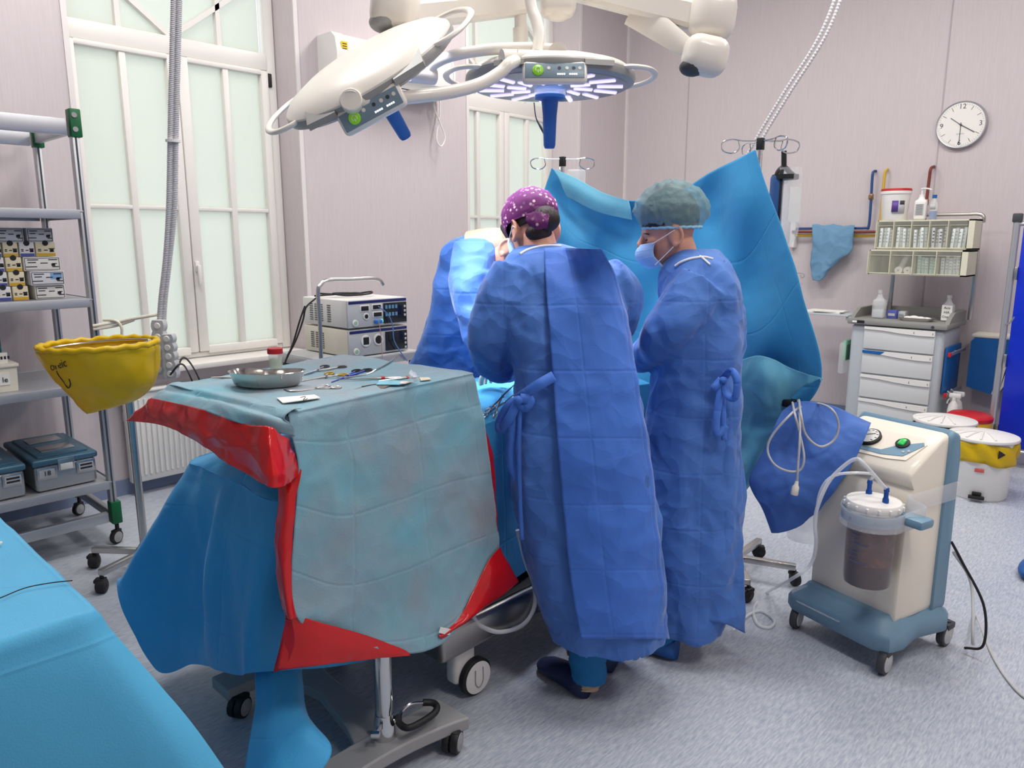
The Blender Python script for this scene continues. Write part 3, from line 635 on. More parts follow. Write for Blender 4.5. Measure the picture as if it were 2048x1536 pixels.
tw = MB().tube([onz(-12, 1092, TZ + .01), onz(0, 1087, TZ + .012), onz(4, 1084, TZ + .014)], 0.004, 8, 8).build('swab_tip', m_paper); tag(tw, 'small white swab on the foreground drape edge', 'swab')

# ================================================================== electrosurgical units on their trolley
EX, EY0, EY1 = -3.75, 2.525, 2.965; EXB = -4.23
tr = thing('equipment_trolley', 'grey equipment trolley carrying two stacked control units', 'trolley', (-4.0, 2.7, 0))
MB().rbox((-4.0, 2.70, 0.868), (0.56, 0.66, 0.028), .004).build('top_shelf', m_lgrey, tr)
MB().rbox((-3.715, 2.70, 0.85), (0.012, 0.66, 0.05), .003).build('shelf_lip', m_alu, tr); MB().rbox((-4.0, 2.365, 0.85), (.56, .012, .05), .003).build('shelf_lip', m_alu, tr)
MB().rbox((-4.0, 2.70, 0.42), (0.54, 0.62, 0.025), .004).build('middle_shelf', m_lgrey, tr)
for x in (-4.25, -3.74):
    for y in (2.40, 3.0): MB().rbox((x, y, .47), (.035, .035, .78), .004).build('post', m_dark, tr); castor_parts(tr, (x, y, 0), .04, .025, .7)
hp = [onx(642, 712, -3.76), onx(640, 650, -3.76), onx(636, 585, -3.76), onx(641, 570, -3.76), onx(656, 560, -3.76), onx(700, 559, -3.76), onx(743, 557, -3.76), onx(760, 561, -3.76), onx(766, 570, -3.76)]
hp = [hp[0] + np.array([0, 0, -.02])] + hp
MB().tube(hp, .012, 10, 50).build('handrail', m_steel, tr)
def esu(z0, z1, lab, variant):
    o = thing('electrosurgical_unit', lab, 'medical device', ((EX + EXB) / 2, (EY0 + EY1) / 2, z0), 0, 'stacked control units')
    zc = (z0 + z1) / 2
    MB().rbox(((EX + EXB) / 2, (EY0 + EY1) / 2, zc), (EX - EXB, EY1 - EY0, z1 - z0 - .008), .008).build('case', m_cream if variant else m_white, o)
    MB().rbox((EX + .006, (EY0 + EY1) / 2, zc), (.014, EY1 - EY0 + .004, z1 - z0 - .01), .005).build('front_panel', m_lgrey, o)
    MB().rbox((EX + .013, (EY0 + EY1) / 2, z1 - .018), (.006, EY1 - EY0 - .012, .017), .002).build('blue_strip', m_navy, o)
    ys = EY0 + (EY1 - EY0) * (.58 if variant == 0 else .60)
    so = MB().rbox((EX + .015, (ys + EY1) / 2 - .003, zc - .008), (.006, EY1 - ys - .008, z1 - z0 - .05), .002).build('touch_screen', m_screen, o)
    m_ui = mat('screen_ui', S(70, 110, 140), 0.3, emit=S(80, 130, 170), estr=.35)
    if variant == 0:
        u_ = MB()
        for i in range(2):
            for j in range(4): u_.box((EX + .0185, ys + .022 + j * .025, zc + .03 - i * .045), (.001, .016, .022))
        u_.build('screen_blocks', m_ui, so)
    bt = MB()
    for j in range(4 if variant else 3): bt.rbox((EX + .019, EY1 - .022, z1 - .06 - j * .027), (.003, .014, .014), .001)
    bt.build('side_keys', m_lgrey, so)
    W_ = EY1 - EY0; X0 = EX + .0145
    if variant == 0:
        for (fy, fz, sy, sz) in ((.27, .68, .068, .04), (.47, .70, .075, .036), (.48, .44, .075, .036)):
            q = MB().rbox((X0, EY0 + fy * W_, z0 + fz * (z1 - z0)), (.006, sy, sz), .003).build('socket', m_white, o); MB().rbox((X0 + .004, EY0 + fy * W_, z0 + fz * (z1 - z0)), (.003, sy * .78, sz * .68), .001).build('socket_hole', m_black, q)
        q = MB().lathe([(.022, 0), (.02, .004)], 20, look((X0, EY0 + .29 * W_, z0 + .40 * (z1 - z0)), (1, 0, 0))).build('socket', m_white, o); MB().lathe([(.013, 0), (.013, .0055)], 16, look((X0, EY0 + .29 * W_, z0 + .40 * (z1 - z0)), (1, 0, 0))).build('socket_hole', m_black, q)
        MB().rbox((X0 + .01, EY0 + .475 * W_, z0 + .19 * (z1 - z0)), (.025, .05, .022), .004).build('blue_plug', mat('sky_plug', S(40, 120, 200), .4), o)
        MB().lathe([(.011, 0), (.009, .004)], 14, look((X0, EY0 + .55 * W_, z0 + .2 * (z1 - z0)), (1, 0, 0))).build('indicator', mat('indicator_green', S(160, 230, 210), .3, emit=S(150, 240, 210), estr=.8), o)
    else:
        for fy in (.27, .48):
            q = MB().lathe([(.036, 0), (.034, .005)], 24, look((X0, EY0 + fy * W_, z0 + .55 * (z1 - z0)), (1, 0, 0))).build('socket', m_white, o)
            if fy < .4: MB().rbox((X0 + .004, EY0 + fy * W_, z0 + .55 * (z1 - z0)), (.004, .042, .046), .004).build('socket_hole', m_black, q)
            else: MB().lathe([(.025, 0), (.025, .0065)], 20, look((X0, EY0 + fy * W_, z0 + .55 * (z1 - z0)), (1, 0, 0))).build('socket_hole', m_black, q)
    q = MB().lathe([(.021, 0), (.019, .006)], 20, look((X0, EY0 + .11 * W_, z0 + .2 * (z1 - z0)), (1, 0, 0))).build('power_button', m_white, o)
    MB().lathe([(.014, 0), (.012, .008)], 16, look((X0, EY0 + .11 * W_, z0 + .2 * (z1 - z0)), (1, 0, 0))).build('button_ring', mat('button_green', S(150, 190, 160), .4), q)
    sl = MB()
    for cgrp in range(3 + (variant == 0)):
        for i in range(8):
            sl.box((EXB + .10 + cgrp * .055 + (.03 if cgrp == 3 else 0), EY0 - .0008, z0 + .035 + i * (z1 - z0 - .07) / 7.5), (.036, .003, .005))
    sl.build('vent_slots', m_dark, o)['kind'] = 'stuff'
    return o
esu(0.884, 1.052, 'lower cream control unit with two round sockets and a dark screen', 1)
esu(1.054, 1.228, 'upper white control unit with blue plug and lit screen', 0)
for k_, pts in enumerate(([(610, 612), (600, 640), (585, 690), (575, 712), (567, 735)], [(632, 596), (612, 615), (606, 640), (592, 680), (572, 720), (570, 735)])):
    q = MB().tube([onx(x, y, -3.95 - .02 * k_) for x, y in pts], .0055, 8, 40).build('mains_cable', m_black); tag(q, 'black mains cable running down beside the stacked control units', 'cable', 'black cables of the control units')
EZ = 1.234
lp = [(-4.05, 2.50), (-4.0, 2.60), (-3.95, 2.72), (-4.0, 2.82), (-4.05, 2.74), (-4.0, 2.60), (-3.93, 2.66), (-3.9, 2.80), (-3.97, 2.86), (-4.04, 2.78), (-4.05, 2.62), (-4.1, 2.55)]
q = MB().tube([(x, y, EZ + .004 + .006 * (i % 3)) for i, (x, y) in enumerate(lp)], .0055, 8, 120).build('coiled_cable', m_black); tag(q, 'coiled black cable lying on top of the upper control unit', 'cable')
q = MB().tube([onx(x, y, -3.70) for x, y in ((757, 613), (775, 628), (785, 650), (788, 680), (800, 702), (815, 722))], .0035, 8, 40).build('electrode_lead', mat('blue_lead', S(90, 130, 190), .4)); tag(q, 'thin blue electrode lead hanging from the upper control unit', 'cable')
q = MB().tube([onx(x, y, -3.70) for x, y in ((757, 640), (762, 670), (764, 700), (765, 716))], .0025, 8, 20).build('electrode_lead', mat('pink_lead', S(190, 150, 140), .4)); tag(q, 'thin pinkish electrode lead hanging from the upper control unit', 'cable')
# ================================================================== operating table, its drape and the patient's cover
def onpl(x, y, p0, n): d = ray(x, y); return CC + d * (np.dot(np.array(p0) - CC, n) / np.dot(d, n))
ot = thing('operating_table', 'operating table with stainless base and large white castor under the blue drape', 'operating table', (-2.05, 2.1, 0))
m_base = mat('table_base_steel', S(168, 164, 160), 0.3, 1.0)
bs = MB(); bs.rbox((-2.03, 2.08, 0.245), (0.60, 1.20, 0.12), .02, seg=3); bs.build('base_skirt', m_base, ot)
MB().rbox((-2.03, 2.08, 0.305), (0.56, 1.16, 0.012), .005).build('base_cover', m_black, ot)
MB().rbox((-2.03, 2.15, 0.56), (0.30, 0.36, 0.46), .02).build('column', m_dark, ot)
MB().rbox((-2.09, 1.89, 0.80), (0.44, 1.76, 0.06), .015).build('tabletop_frame', m_steel, ot)
for s_, y in ((1, 2.08 - .46), (1, 2.08 + .46), (-1, 2.08 - .46), (-1, 2.08 + .46)):
    x = -2.03 + s_ * .245; r = .068
    h = MB().rbox((x - s_ * .008, y, .135), (.06, .10, .17), .02, seg=3); ho = h.build('castor_housing', m_white, ot)
    w_ = MB().lathe([(r * .86, 0), (r, .006), (r, .026), (r * .86, .032)], 32, look((x + s_ * .018, y + .03, r), (s_, 0, 0))).build('castor', m_black, ot)
    MB().lathe([(r * .88, 0), (r * .86, .034), (r * .3, .037)], 32, look((x + s_ * .018, y + .03, r), (s_, 0, 0))).build('wheel_cap', m_white, w_)
    cl = MB().tube([(x + s_ * .056, y + .012, r + .035), (x + s_ * .056, y + .012, r - .015), (x + s_ * .056, y + .03, r - .035), (x + s_ * .056, y + .048, r - .015), (x + s_ * .056, y + .048, r + .035)], .002, 6, 24); cl.build('wheel_clip', m_grey, w_)
dr = thing('patient_drape', 'large sky blue drape covering the operating table and patient', 'drape', (-2.05, 2.0, 0.85))
# perimeter stations: (top edge point, shoulder, knee, hem)
def st(top, mid, low, hem): return [np.array(top), np.array(mid), np.array(low), np.array(hem)]
NX = -1.73; FXX = -2.38; FY = 0.95; HZ = 0.31
NN = -1.82
ST = [
 st((NN, 2.80, .93), (NN + .01, 2.80, .8), (NN + .01, 2.80, .55), (NN + .01, 2.80, .36)),
 st((NN, 2.5, .95), (NN + .01, 2.5, .8), (NN + .01, 2.5, .55), (NN + .01, 2.5, .35)),
 st((NN, 2.1, .95), (NN + .01, 2.1, .8), (NN + .01, 2.1, .55), (NN + .01, 2.1, .345)),
 st((NN + .03, 1.75, .94), (NN + .04, 1.75, .8), (NN + .05, 1.75, .55), (NN + .06, 1.75, .34)),
 st((NX, 1.4, .91), (NX - .0, 1.4, .76), (NX - .02, 1.4, .52), (NX - .0, 1.42, .30)),
 st((NX - .01, 1.15, .88), (NX - .02, 1.12, .74), (NX - .03, 1.12, .52), (NX - .03, 1.12, .34)),
 st((NX - .03, .99, .865), (NX - .03, .93, .74), (NX - .04, .88, .55), (NX - .06, .86, .42)),
 st((-1.86, FY, .865), (-1.86, FY - .05, .74), (-1.87, FY - .08, .52), (-1.88, FY - .085, .37)),
 st((-1.97, FY, .87), (-1.97, FY - .05, .74), (-1.98, FY - .08, .50), (-2.0, FY - .09, .335)),
 st((-2.05, FY, .87), (-2.06, FY - .06, .74), (-2.08, FY - .09, .50), (-2.085, FY - .085, .31)),
 st((-2.12, FY, .87), (-2.14, FY - .02, .74), (-2.17, FY - .03, .48), (-2.22, FY - .08, .26)),
 st((-2.24, FY, .87), (-2.30, FY - .04, .72), (-2.40, FY - .08, .45), (-2.42, FY - .13, .185)),
 st((-2.35, FY + .01, .865), (-2.44, FY - .06, .70), (-2.60, FY - .14, .46), (-2.63, FY - .15, .43)),
 st((FXX - .01, 1.10, .87), (-2.52, 1.08, .68), (-2.68, 1.06, .40), (-2.70, 1.05, .26)),
 st((FXX - .02, 1.5, .90), (-2.48, 1.5, .74), (-2.52, 1.5, .45), (-2.54, 1.5, .24)),
 st((FXX - .02, 2.1, .95), (-2.42, 2.1, .8), (-2.43, 2.1, .5), (-2.43, 2.1, .27)),
 st((FXX - .02, 2.6, .95), (-2.42, 2.6, .8), (-2.43, 2.6, .5), (-2.43, 2.6, .3)),
 st((FXX, 2.84, .93), (-2.42, 2.84, .8), (-2.43, 2.84, .5), (-2.43, 2.84, .3)),
 st((-2.05, 2.85, .95), (-2.05, 2.87, .8), (-2.05, 2.88, .5), (-2.05, 2.88, .3)),
]
ST.append(ST[0]); A = np.array(ST)   # stations x 4 x 3
def crest(y): return 0.03 + 0.035 * math.exp(-((y - 2.3) / .6) ** 2) + 0.05 * math.exp(-((y - 1.2) / .35) ** 2)
rows = []
for q in (0.0, .3, .6, .85, .97):
    rw = []
    for s_ in A:
        c_ = np.array([-2.05, min(max(s_[0][1], 1.1), 2.75), 0]); p = c_ + (s_[0] - c_) * q
        zt = s_[0][2] + 0.012; k_ = max(0, 1 - (abs(p[0] + 2.05) / .33) ** 2)
        rw.append(np.array([p[0], p[1], zt + crest(p[1]) * k_ * (1 - q ** 4)]))
    rows.append(rw)
rows += [A[:, 0], A[:, 1], A[:, 2], A[:, 3]]
rows = np.array(rows); NC = 260
cols = np.stack([catmull(rows[i], NC) for i in range(len(rows))]); P = np.stack([catmull(cols[:, j], 110) for j in range(NC)], 1)
P = wrinkle(P, 0.006, 4.5, 11.0, 0.004, (6, 6, 1.5)); P[:, -1] = P[:, 0]
sheet('drape_sheet', P, m_drape2, dr, 0.0)
# loose tail of the drape hanging to the floor under the instrument stand
tl = [[atv(508, 1290, 2.0), atv(540, 1290, 1.97), atv(585, 1300, 2.0), atv(600, 1320, 2.03)], [atv(512, 1400, 1.86), atv(545, 1400, 1.82), atv(590, 1400, 1.84), atv(615, 1430, 1.84)],
      [atv(500, 1480, 1.76), atv(545, 1480, 1.72), atv(610, 1470, 1.72), atv(664, 1497, 1.72)], [atv(484, 1575, 1.68), atv(530, 1580, 1.63), atv(580, 1585, 1.63), atv(618, 1575, 1.64)]]
P = wrinkle(sheet_pts(tl, 50, 40), .003, 6, 4.0); sheet('drape_tail', P, m_drape2, dr, .002)
# blood-free clamps on the patient
def ringpts(c, r, ax, ay, n=20): return [c + (ax * math.cos(a) + ay * math.sin(a)) * r for a in np.linspace(0, 2 * math.pi, n + 1)]
def clamp(name, label, tip, joint, r1, r2, ms, mh=None, ring=.014, group=None, cat='clamp', bend=None, shaft=.0028):
    tip, joint, r1, r2 = [np.array(p, float) for p in (tip, joint, r1, r2)]
    o = thing(name, label, cat, tip, 0, group); up = np.array([0, 0, 1.0])
    jaw = [tip, joint] if bend is None else [tip, np.array(bend, float), joint]
    MB().tube(jaw, [shaft * .55, shaft * 1.1, shaft * 1.4], 8, 14).build('jaws', ms, o)
    MB().rbox((0, 0, 0), (.011, .012, .006), .002, look(joint, joint - tip)).build('box_joint', ms, o)
    for k_, (rc, s_) in enumerate(((r1, 1), (r2, -1))):
        d = rc - joint; d /= np.linalg.norm(d); ay = np.cross(up, d); e = rc - d * ring
        MB().tube([joint, (joint + e) / 2 + ay * .003 * s_, e], [shaft * 1.3, shaft], 8, 10).build('shank', ms, o)
        MB().tube(ringpts(rc, ring, d * 1.25, ay), .0028, 8).build('finger_ring', mh or ms, o)
    return o
TZ_ = 1.035
for k_, (a, j, b_, c_) in enumerate((((1030, 768), (1005, 792), (975, 822), (990, 828)), ((1032, 785), (1010, 805), (985, 815), (968, 832)))):
    f_ = lambda p: onx(*p, -1.80 - .03 * k_)
    clamp('hemostat', 'steel ring handled clamp hanging on the patient drape beside the gowned woman', f_(a), f_(j), f_(b_), f_(c_), m_steel, None, .011, 'clamps on the patient drape')

# ================================================================== instrument (mayo) stand
MZ = 1.165
MFL, MFR, MBR, MBL = [onz(x, y, MZ) for x, y in ((575, 830), (945, 750), (692, 712), (338, 776))]
ms = thing('instrument_stand', 'instrument stand with chrome column and grey H base under the teal drape', 'stand', (-1.677, 1.204, 0))
m_mbase = mat('stand_base_grey', S(152, 152, 152), 0.5)
def plate(px, z0, z1, nm):
    poly = [tuple(onz(x, y, z1)[:2]) for x, y in px]; b_ = MB().prism(poly, z0, z1); o = b_.build(nm, m_mbase, ms); bv = o.modifiers.new('edge', 'BEVEL'); bv.width = .006; bv.segments = 2; bv.limit_method = 'ANGLE'; return o
def poly_plate(poly, z0, z1, nm):
    o = MB().prism(poly, z0, z1).build(nm, m_mbase, ms); bv = o.modifiers.new('edge', 'BEVEL'); bv.width = .006; bv.segments = 2; bv.limit_method = 'ANGLE'; return o
def arcleg(x0, x1, y0, y1, sag, n=14):
    out = []; 
    for i in range(n + 1):
        t_ = i / n; out.append((x1 + sag * (1 - (2 * t_ - 1) ** 2), y0 + (y1 - y0) * t_))
    for i in range(n + 1):
        t_ = 1 - i / n; out.append((x0 + sag * .3 * (1 - (2 * t_ - 1) ** 2), y0 + (y1 - y0) * t_))
    return out
poly_plate(arcleg(-1.70, -1.555, .80, 1.44, -.05), .062, .105, 'base_leg'); poly_plate(arcleg(-2.36, -2.24, .98, 1.46, .0), .062, .105, 'base_leg')
poly_plate([(-1.66, 1.10), (-1.66, 1.30), (-1.78, 1.27), (-2.02, 1.27), (-2.27, 1.29), (-2.27, 1.14), (-2.02, 1.19), (-1.80, 1.15)], .064, .100, 'crossbar')
for (px, py, a) in ((905, 1502, .5), (480, 1432, .5)): castor_parts(ms, onz(px, py, 0), .037, .024, a, m_grey, True, stem=-.012)
castor_parts(ms, (-1.63, .83, 0), .037, .024, 2.0, m_grey, True, stem=-.012); castor_parts(ms, (-2.30, 1.43, 0), .037, .024, 2.0, m_grey, True, stem=-.012)
cx_, cy_ = -1.677, 1.204
MB().lathe([(.038, .104), (.038, .118), (.034, .14), (.030, .165), (.028, .18)], 28, Matrix.Translation((cx_, cy_, 0))).build('column_foot', m_chrome, ms)
MB().lathe([(.0265, .17), (.0265, .70)], 28, Matrix.Translation((cx_, cy_, 0))).build('column', m_chrome, ms)
MB().lathe([(.018, .70), (.018, 1.13)], 24, Matrix.Translation((cx_, cy_, 0))).build('inner_column', m_chrome, ms)
MB().tube([(cx_, cy_, 1.13), (-1.8, 1.22, 1.135), (-1.95, 1.22, 1.135)], .014, 10, 10).build('tray_arm', m_steel, ms)
tp = [np.array(MFL) + [-.01, .01, 0], np.array(MFR) + [-.01, -.01, 0], np.array(MBR) + [.01, -.01, 0], np.array(MBL) + [.01, .01, 0]]
MB().prism([tuple(p[:2]) for p in tp], 1.143, 1.159).build('tray', m_steel, ms)
pd = [onz(796, 1432, .16), onz(800, 1448, .15), onz(820, 1455, .15), onz(862, 1432, .15), onz(874, 1416, .155), onz(866, 1406, .16), onz(846, 1405, .165)]
MB().tube(pd, .0105, 12, 40).build('pedal_grip', m_black, ms)
MB().tube([onz(848, 1405, .165), onz(822, 1408, .165), onz(803, 1424, .16), onz(800, 1445, .15)], .005, 8, 24).build('pedal_rod', m_chrome, ms)
MB().tube([onz(752, 1468, .15), onz(765, 1450, .15), onz(798, 1440, .155)], .007, 8, 16).build('pedal_axle', m_chrome, ms)
MB().lathe([(.011, -.012), (.011, .012)], 14, look(onz(751, 1470, .15), tuple(cr))).build('pedal_bolt', m_chrome, ms)

# drape of the stand
def mayo_mat():
    m = mat('teal_drape', S(126, 182, 196), 0.6, crump=.25, cscale=6.0, sheen=.3, bump=.14, bscale=240, crease=[(0, .24, .28), (1, .21, .1)], translucent=.08); nt = m.node_tree; b_ = nt.nodes['Principled BSDF']
    tc = _n(nt, 'ShaderNodeTexCoord'); nz = _n(nt, 'ShaderNodeTexNoise'); nz.inputs['Scale'].default_value = 3.2; nz.inputs['Detail'].default_value = 7; nt.links.new(tc.outputs['Object'], nz.inputs['Vector'])
    rp = _n(nt, 'ShaderNodeValToRGB'); e = rp.color_ramp.elements; e[0].position = .33; e[0].color = (*S(112, 178, 196), 1); e[1].position = .68; e[1].color = (*S(150, 158, 166), 1)
    nt.links.new(nz.outputs['Fac'], rp.inputs[0]); nt.links.new(rp.outputs[0], b_.inputs['Base Color']); return m
m_mayo = mayo_mat(); m_redfilm = mat('red_film', S(214, 22, 26), 0.22, translucent=.2, bump=.5, bscale=7, coat=.3)
md = thing('stand_drape', 'teal drape with red plastic border over the instrument stand', 'drape', (-1.9, 1.25, 1.165))
nrm = np.array([MFR[1] - MFL[1], -(MFR[0] - MFL[0]), 0]); nrm /= np.linalg.norm(nrm)
fp = lambda x, y, o_=.02: onpl(x, y, MFL + o_ * nrm, nrm)
lp_ = lambda x, y, Y: ony(x, y, Y * .922)
E1 = lambda t_: MFL + (MFR - MFL) * t_
# one continuous sheet: rows run from the back edge over the top and down the front face
back = [MBL + (MBR - MBL) * t_ for t_ in (0, .25, .5, .75, 1)]
rows = [[b_ + np.array([-.03, 0, -.10]) for b_ in back], [b_ + np.array([-.005, 0, -.01]) for b_ in back], [b_ + np.array([.02, 0, .008]) for b_ in back],
        [MBL + (MFL - MBL) * .5 + (MBR + (MFR - MBR) * .5 - (MBL + (MFL - MBL) * .5)) * t_ + np.array([0, 0, .006]) for t_ in (0, .25, .5, .75, 1)],
        [E1(t_) + np.array([-.03, 0, .008]) for t_ in (0, .25, .5, .75, 1)], [E1(t_) + np.array([.004, 0, -.004]) for t_ in (0, .25, .5, .75, 1)],
        [fp(580, 860, .012), fp(675, 855, .012), fp(775, 835, .012), fp(870, 808, .012), fp(958, 790, .012)],
        [fp(596, 925), fp(690, 935), fp(790, 905), fp(885, 875), fp(970, 850)],
        [fp(592, 1010), fp(690, 1030, .026), fp(795, 1000), fp(895, 965, .024), fp(982, 945)],
        [fp(584, 1110), fp(690, 1140, .022), fp(800, 1110, .03), fp(905, 1065), fp(994, 1040)],
        [fp(584, 1200), fp(685, 1225, .03), fp(800, 1205, .024), fp(915, 1160, .03), fp(998, 1098)],
        [fp(590, 1228), fp(690, 1262, .03), fp(790, 1268, .035), fp(900, 1232, .04), fp(985, 1140, .03)],
        [fp(600, 1245), fp(700, 1280, .035), fp(810, 1308, .045), fp(890, 1282, .05), fp(960, 1190, .035)]]
P = sheet_pts([np.array(r_) for r_ in rows], 130, 110); P = wrinkle(P, .004, 7.0, 2.0, .0025, (5, 5, 2)); sheet('drape_sheet', P, m_mayo, md, .0015)
# left side face with its red strip
L0 = [MBL + (MFL - MBL) * t_ for t_ in (0, .3, .65, 1.02)]
rows = [[p + np.array([0, .03, .011]) for p in L0], [p + np.array([0, .004, .010]) for p in L0], [p + np.array([0, -.014, -.004]) for p in L0],
        [lp_(318, 785, .885), lp_(415, 800, .885), lp_(500, 822, .89), fp(586, 850, .016)], [lp_(302, 798, .865), lp_(400, 820, .86), lp_(485, 848, .87), fp(590, 872, .016)]]
P = wrinkle(sheet_pts([np.array(r_) for r_ in rows], 40, 70), .004, 8, 5.0); sheet('drape_side', P, m_mayo, md, .0015)
rows = [[lp_(303, 796, .862), lp_(350, 806, .856), lp_(400, 818, .856), lp_(450, 834, .862), lp_(500, 850, .875), lp_(540, 855, .89), fp(578, 880, .010)],
        [lp_(285, 812, .85), lp_(340, 825, .845), lp_(400, 845, .845), lp_(450, 865, .85), lp_(500, 885, .865), lp_(545, 898, .875), fp(588, 905, .008)],
        [lp_(266, 828, .84), lp_(330, 842, .84), lp_(398, 868, .838), lp_(450, 897, .845), lp_(500, 925, .855), lp_(550, 945, .868), fp(600, 930, .01)],
        [lp_(249, 841, .835), lp_(325, 851, .835), lp_(396, 884, .835), lp_(450, 922, .84), lp_(500, 952, .85), lp_(552, 976, .865), fp(602, 950, .012)]]
P = wrinkle(sheet_pts([np.array(r_) for r_ in rows], 36, 90), .007, 11, 9.0, .003, (9, 9, 9)); sheet('red_border', P, m_redfilm, md, .001)
# red strip down the front left edge, the folded lower corners and the right edge
def redsheet(rows, seed, nr=40, nc=40, amp=.004): sheet('red_border', wrinkle(sheet_pts([np.array(r_) for r_ in rows], nr, nc), amp, 12, seed, .002, (10, 10, 10)), m_redfilm, md, .001)
redsheet([[fp(548, 905, -.02), fp(575, 915, .0), fp(603, 940, .022)], [fp(552, 955, -.02), fp(580, 960, .01), fp(601, 955, .024)], [fp(556, 1000, -.01), fp(575, 1000, .02), fp(592, 1000, .024)],
          [fp(550, 1080, -.01), fp(566, 1085, .02), fp(584, 1090, .024)], [fp(556, 1170, -.01), fp(568, 1172, .025), fp(583, 1180, .026)], [fp(572, 1240, .0), fp(580, 1240, .03), fp(592, 1236, .03)]], 1.0, 70, 24)
redsheet([[fp(572, 1225, .01), fp(640, 1245, .034), fp(730, 1270, .036), fp(800, 1296, .042), fp(818, 1306, .046)], [fp(566, 1280, .0), fp(640, 1290, .036), fp(720, 1300, .04), fp(790, 1306, .044), fp(819, 1309, .047)],
          [fp(552, 1340, -.01), fp(630, 1332, .03), fp(710, 1322, .036), fp(780, 1314, .042), fp(820, 1311, .048)]], 2.0, 30, 60, .003)
redsheet([[fp(572, 1238, .012), fp(585, 1240, .03)], [fp(560, 1290, -.01), fp(590, 1290, .02)], [fp(546, 1345, -.03), fp(570, 1338, .0)]], 2.5, 24, 14, .003)
redsheet([[fp(999, 1094, .024), fp(1010, 1115, .03), fp(1036, 1160, .03)], [fp(975, 1125, .03), fp(992, 1150, .05), fp(1033, 1168, .034)], [fp(945, 1185, .038), fp(968, 1205, .055), fp(985, 1204, .045)], [fp(915, 1240, .045), fp(932, 1240, .06), fp(938, 1240, .05)], [fp(876, 1272, .05), fp(880, 1276, .055), fp(884, 1280, .05)]], 3.0, 40, 24, .003)
redsheet([[fp(957, 822, -.01), fp(966, 835, .01)], [fp(985, 905, .004), fp(974, 880, .014)], [fp(992, 1000, .006), fp(985, 975, .016)], [fp(996, 1085, .012), fp(995, 1060, .02)]], 4.0, 50, 14, .002)
MB().box((0, 0, 0), (.055, .018, .001), look(fp(890, 1262, .055), tuple(nrm)) @ Matrix.Rotation(-.55, 4, 'Z')).build('white_tag', m_paper, md)
# brown stain on the teal drape
sp_ = [onz(x, y, 1.1742) for x, y in ((663, 790), (700, 781), (730, 772), (765, 766), (790, 766), (770, 776), (735, 783), (700, 788), (672, 792))]
MB().add([tuple(p) for p in sp_], [tuple(range(len(sp_)))]).build('stain', mat('dried_stain', S(108, 100, 92), .8, var=.25, vscale=60), md, fix=False)

# ================================================================== things lying on the stand
TOP = 1.1755
ob = lambda cx, cy, z=TOP: onz(380 + cx * .2832, 680 + cy * .2832, z)   # a spot on the tray from the enlarged view
kd = thing('kidney_dish', 'stainless steel kidney dish on the instrument stand', 'dish', ob(550, 300))
c0 = ob(545, 320); ax = np.array([*r2, 0]); ay = np.array([*f2, 0])
def kidney(sc, z, n=48):
    out = []
    for i in range(n):
        a = 2 * math.pi * i / n; x = .108 * math.cos(a); y = .056 * math.sin(a) + (.020 * math.cos(a) ** 2 if math.sin(a) > 0 else .012 * math.cos(a) ** 2) - .008
        dent = .022 * math.exp(-((x) / .045) ** 2) if math.sin(a) > 0 else 0
        p = c0 + ax * x * sc + ay * (y - dent) * sc; out.append(np.array([p[0], p[1], z]))
    return out
MB().loft([kidney(.78, TOP), kidney(.86, TOP + .006), kidney(.96, TOP + .036), kidney(1.0, TOP + .041), kidney(.985, TOP + .042), kidney(.94, TOP + .036), kidney(.84, TOP + .008), kidney(.4, TOP + .004)]).build('dish', mat('polished_steel', S(200, 196, 190), .14, 1.0), kd, 60)
cc = ob(608, 205); cu_o = thing('specimen_cup', 'small clear specimen cup with red screw lid behind the kidney dish', 'cup', cc)
MB().lathe([(.019, 0), (.0195, .004), (.0215, .052)], 28, Matrix.Translation(cc)).build('beaker', m_clear, cu_o); MB().lathe([(.0175, 0), (.0185, .03)], 24, Matrix.Translation(cc + np.array([0, 0, .003]))).build('liquid', mat('pale_liquid', S(206, 208, 160), .2, alpha=.6), cu_o)
MB().lathe([(.0235, 0), (.024, .003), (.0235, .016), (.021, .018)], 28, Matrix.Translation(cc + np.array([0, 0, .050]))).build('lid', m_red, cu_o)
clamp('angled_clamp', 'grey angled clamp with ring handles beside the specimen cup', ob(742, 215), ob(905, 215), ob(952, 186), ob(1070, 190), m_steel, m_dark, .013, None, 'clamp', ob(775, 248))
clamp('needle_holder', 'needle holder with gold ring handles on the instrument stand', ob(765, 293), ob(960, 258), ob(985, 236), ob(1080, 245), m_steel, m_gold, .013, None, 'needle holder')
clamp('scissors', 'scissors with black ring handles and blue shank on the instrument stand', ob(1000, 298), ob(1110, 258), ob(1178, 217), ob(1252, 211), mat('blue_steel', S(70, 86, 170), .3, .7), m_black, .014, None, 'scissors')
clamp('curved_clamp', 'slender curved steel clamp lying nearest the white packet', ob(665, 350), ob(890, 345), ob(955, 326), ob(1030, 336), m_steel, None, .011, None, 'clamp', ob(720, 362))
q = MB().tube([ob(1080, 268), ob(1232, 246, TOP + .006), ob(1330, 205, TOP + .02), ob(1400, 168, TOP + .04), ob(1435, 145, TOP + .055), ob(1456, 124, TOP + .075)], [.002, .003, .0035, .004, .004, .0035], 8, 30).build('retractor', m_steel); tag(q, 'steel retractor with upturned tip reaching over the stand edge', 'retractor')
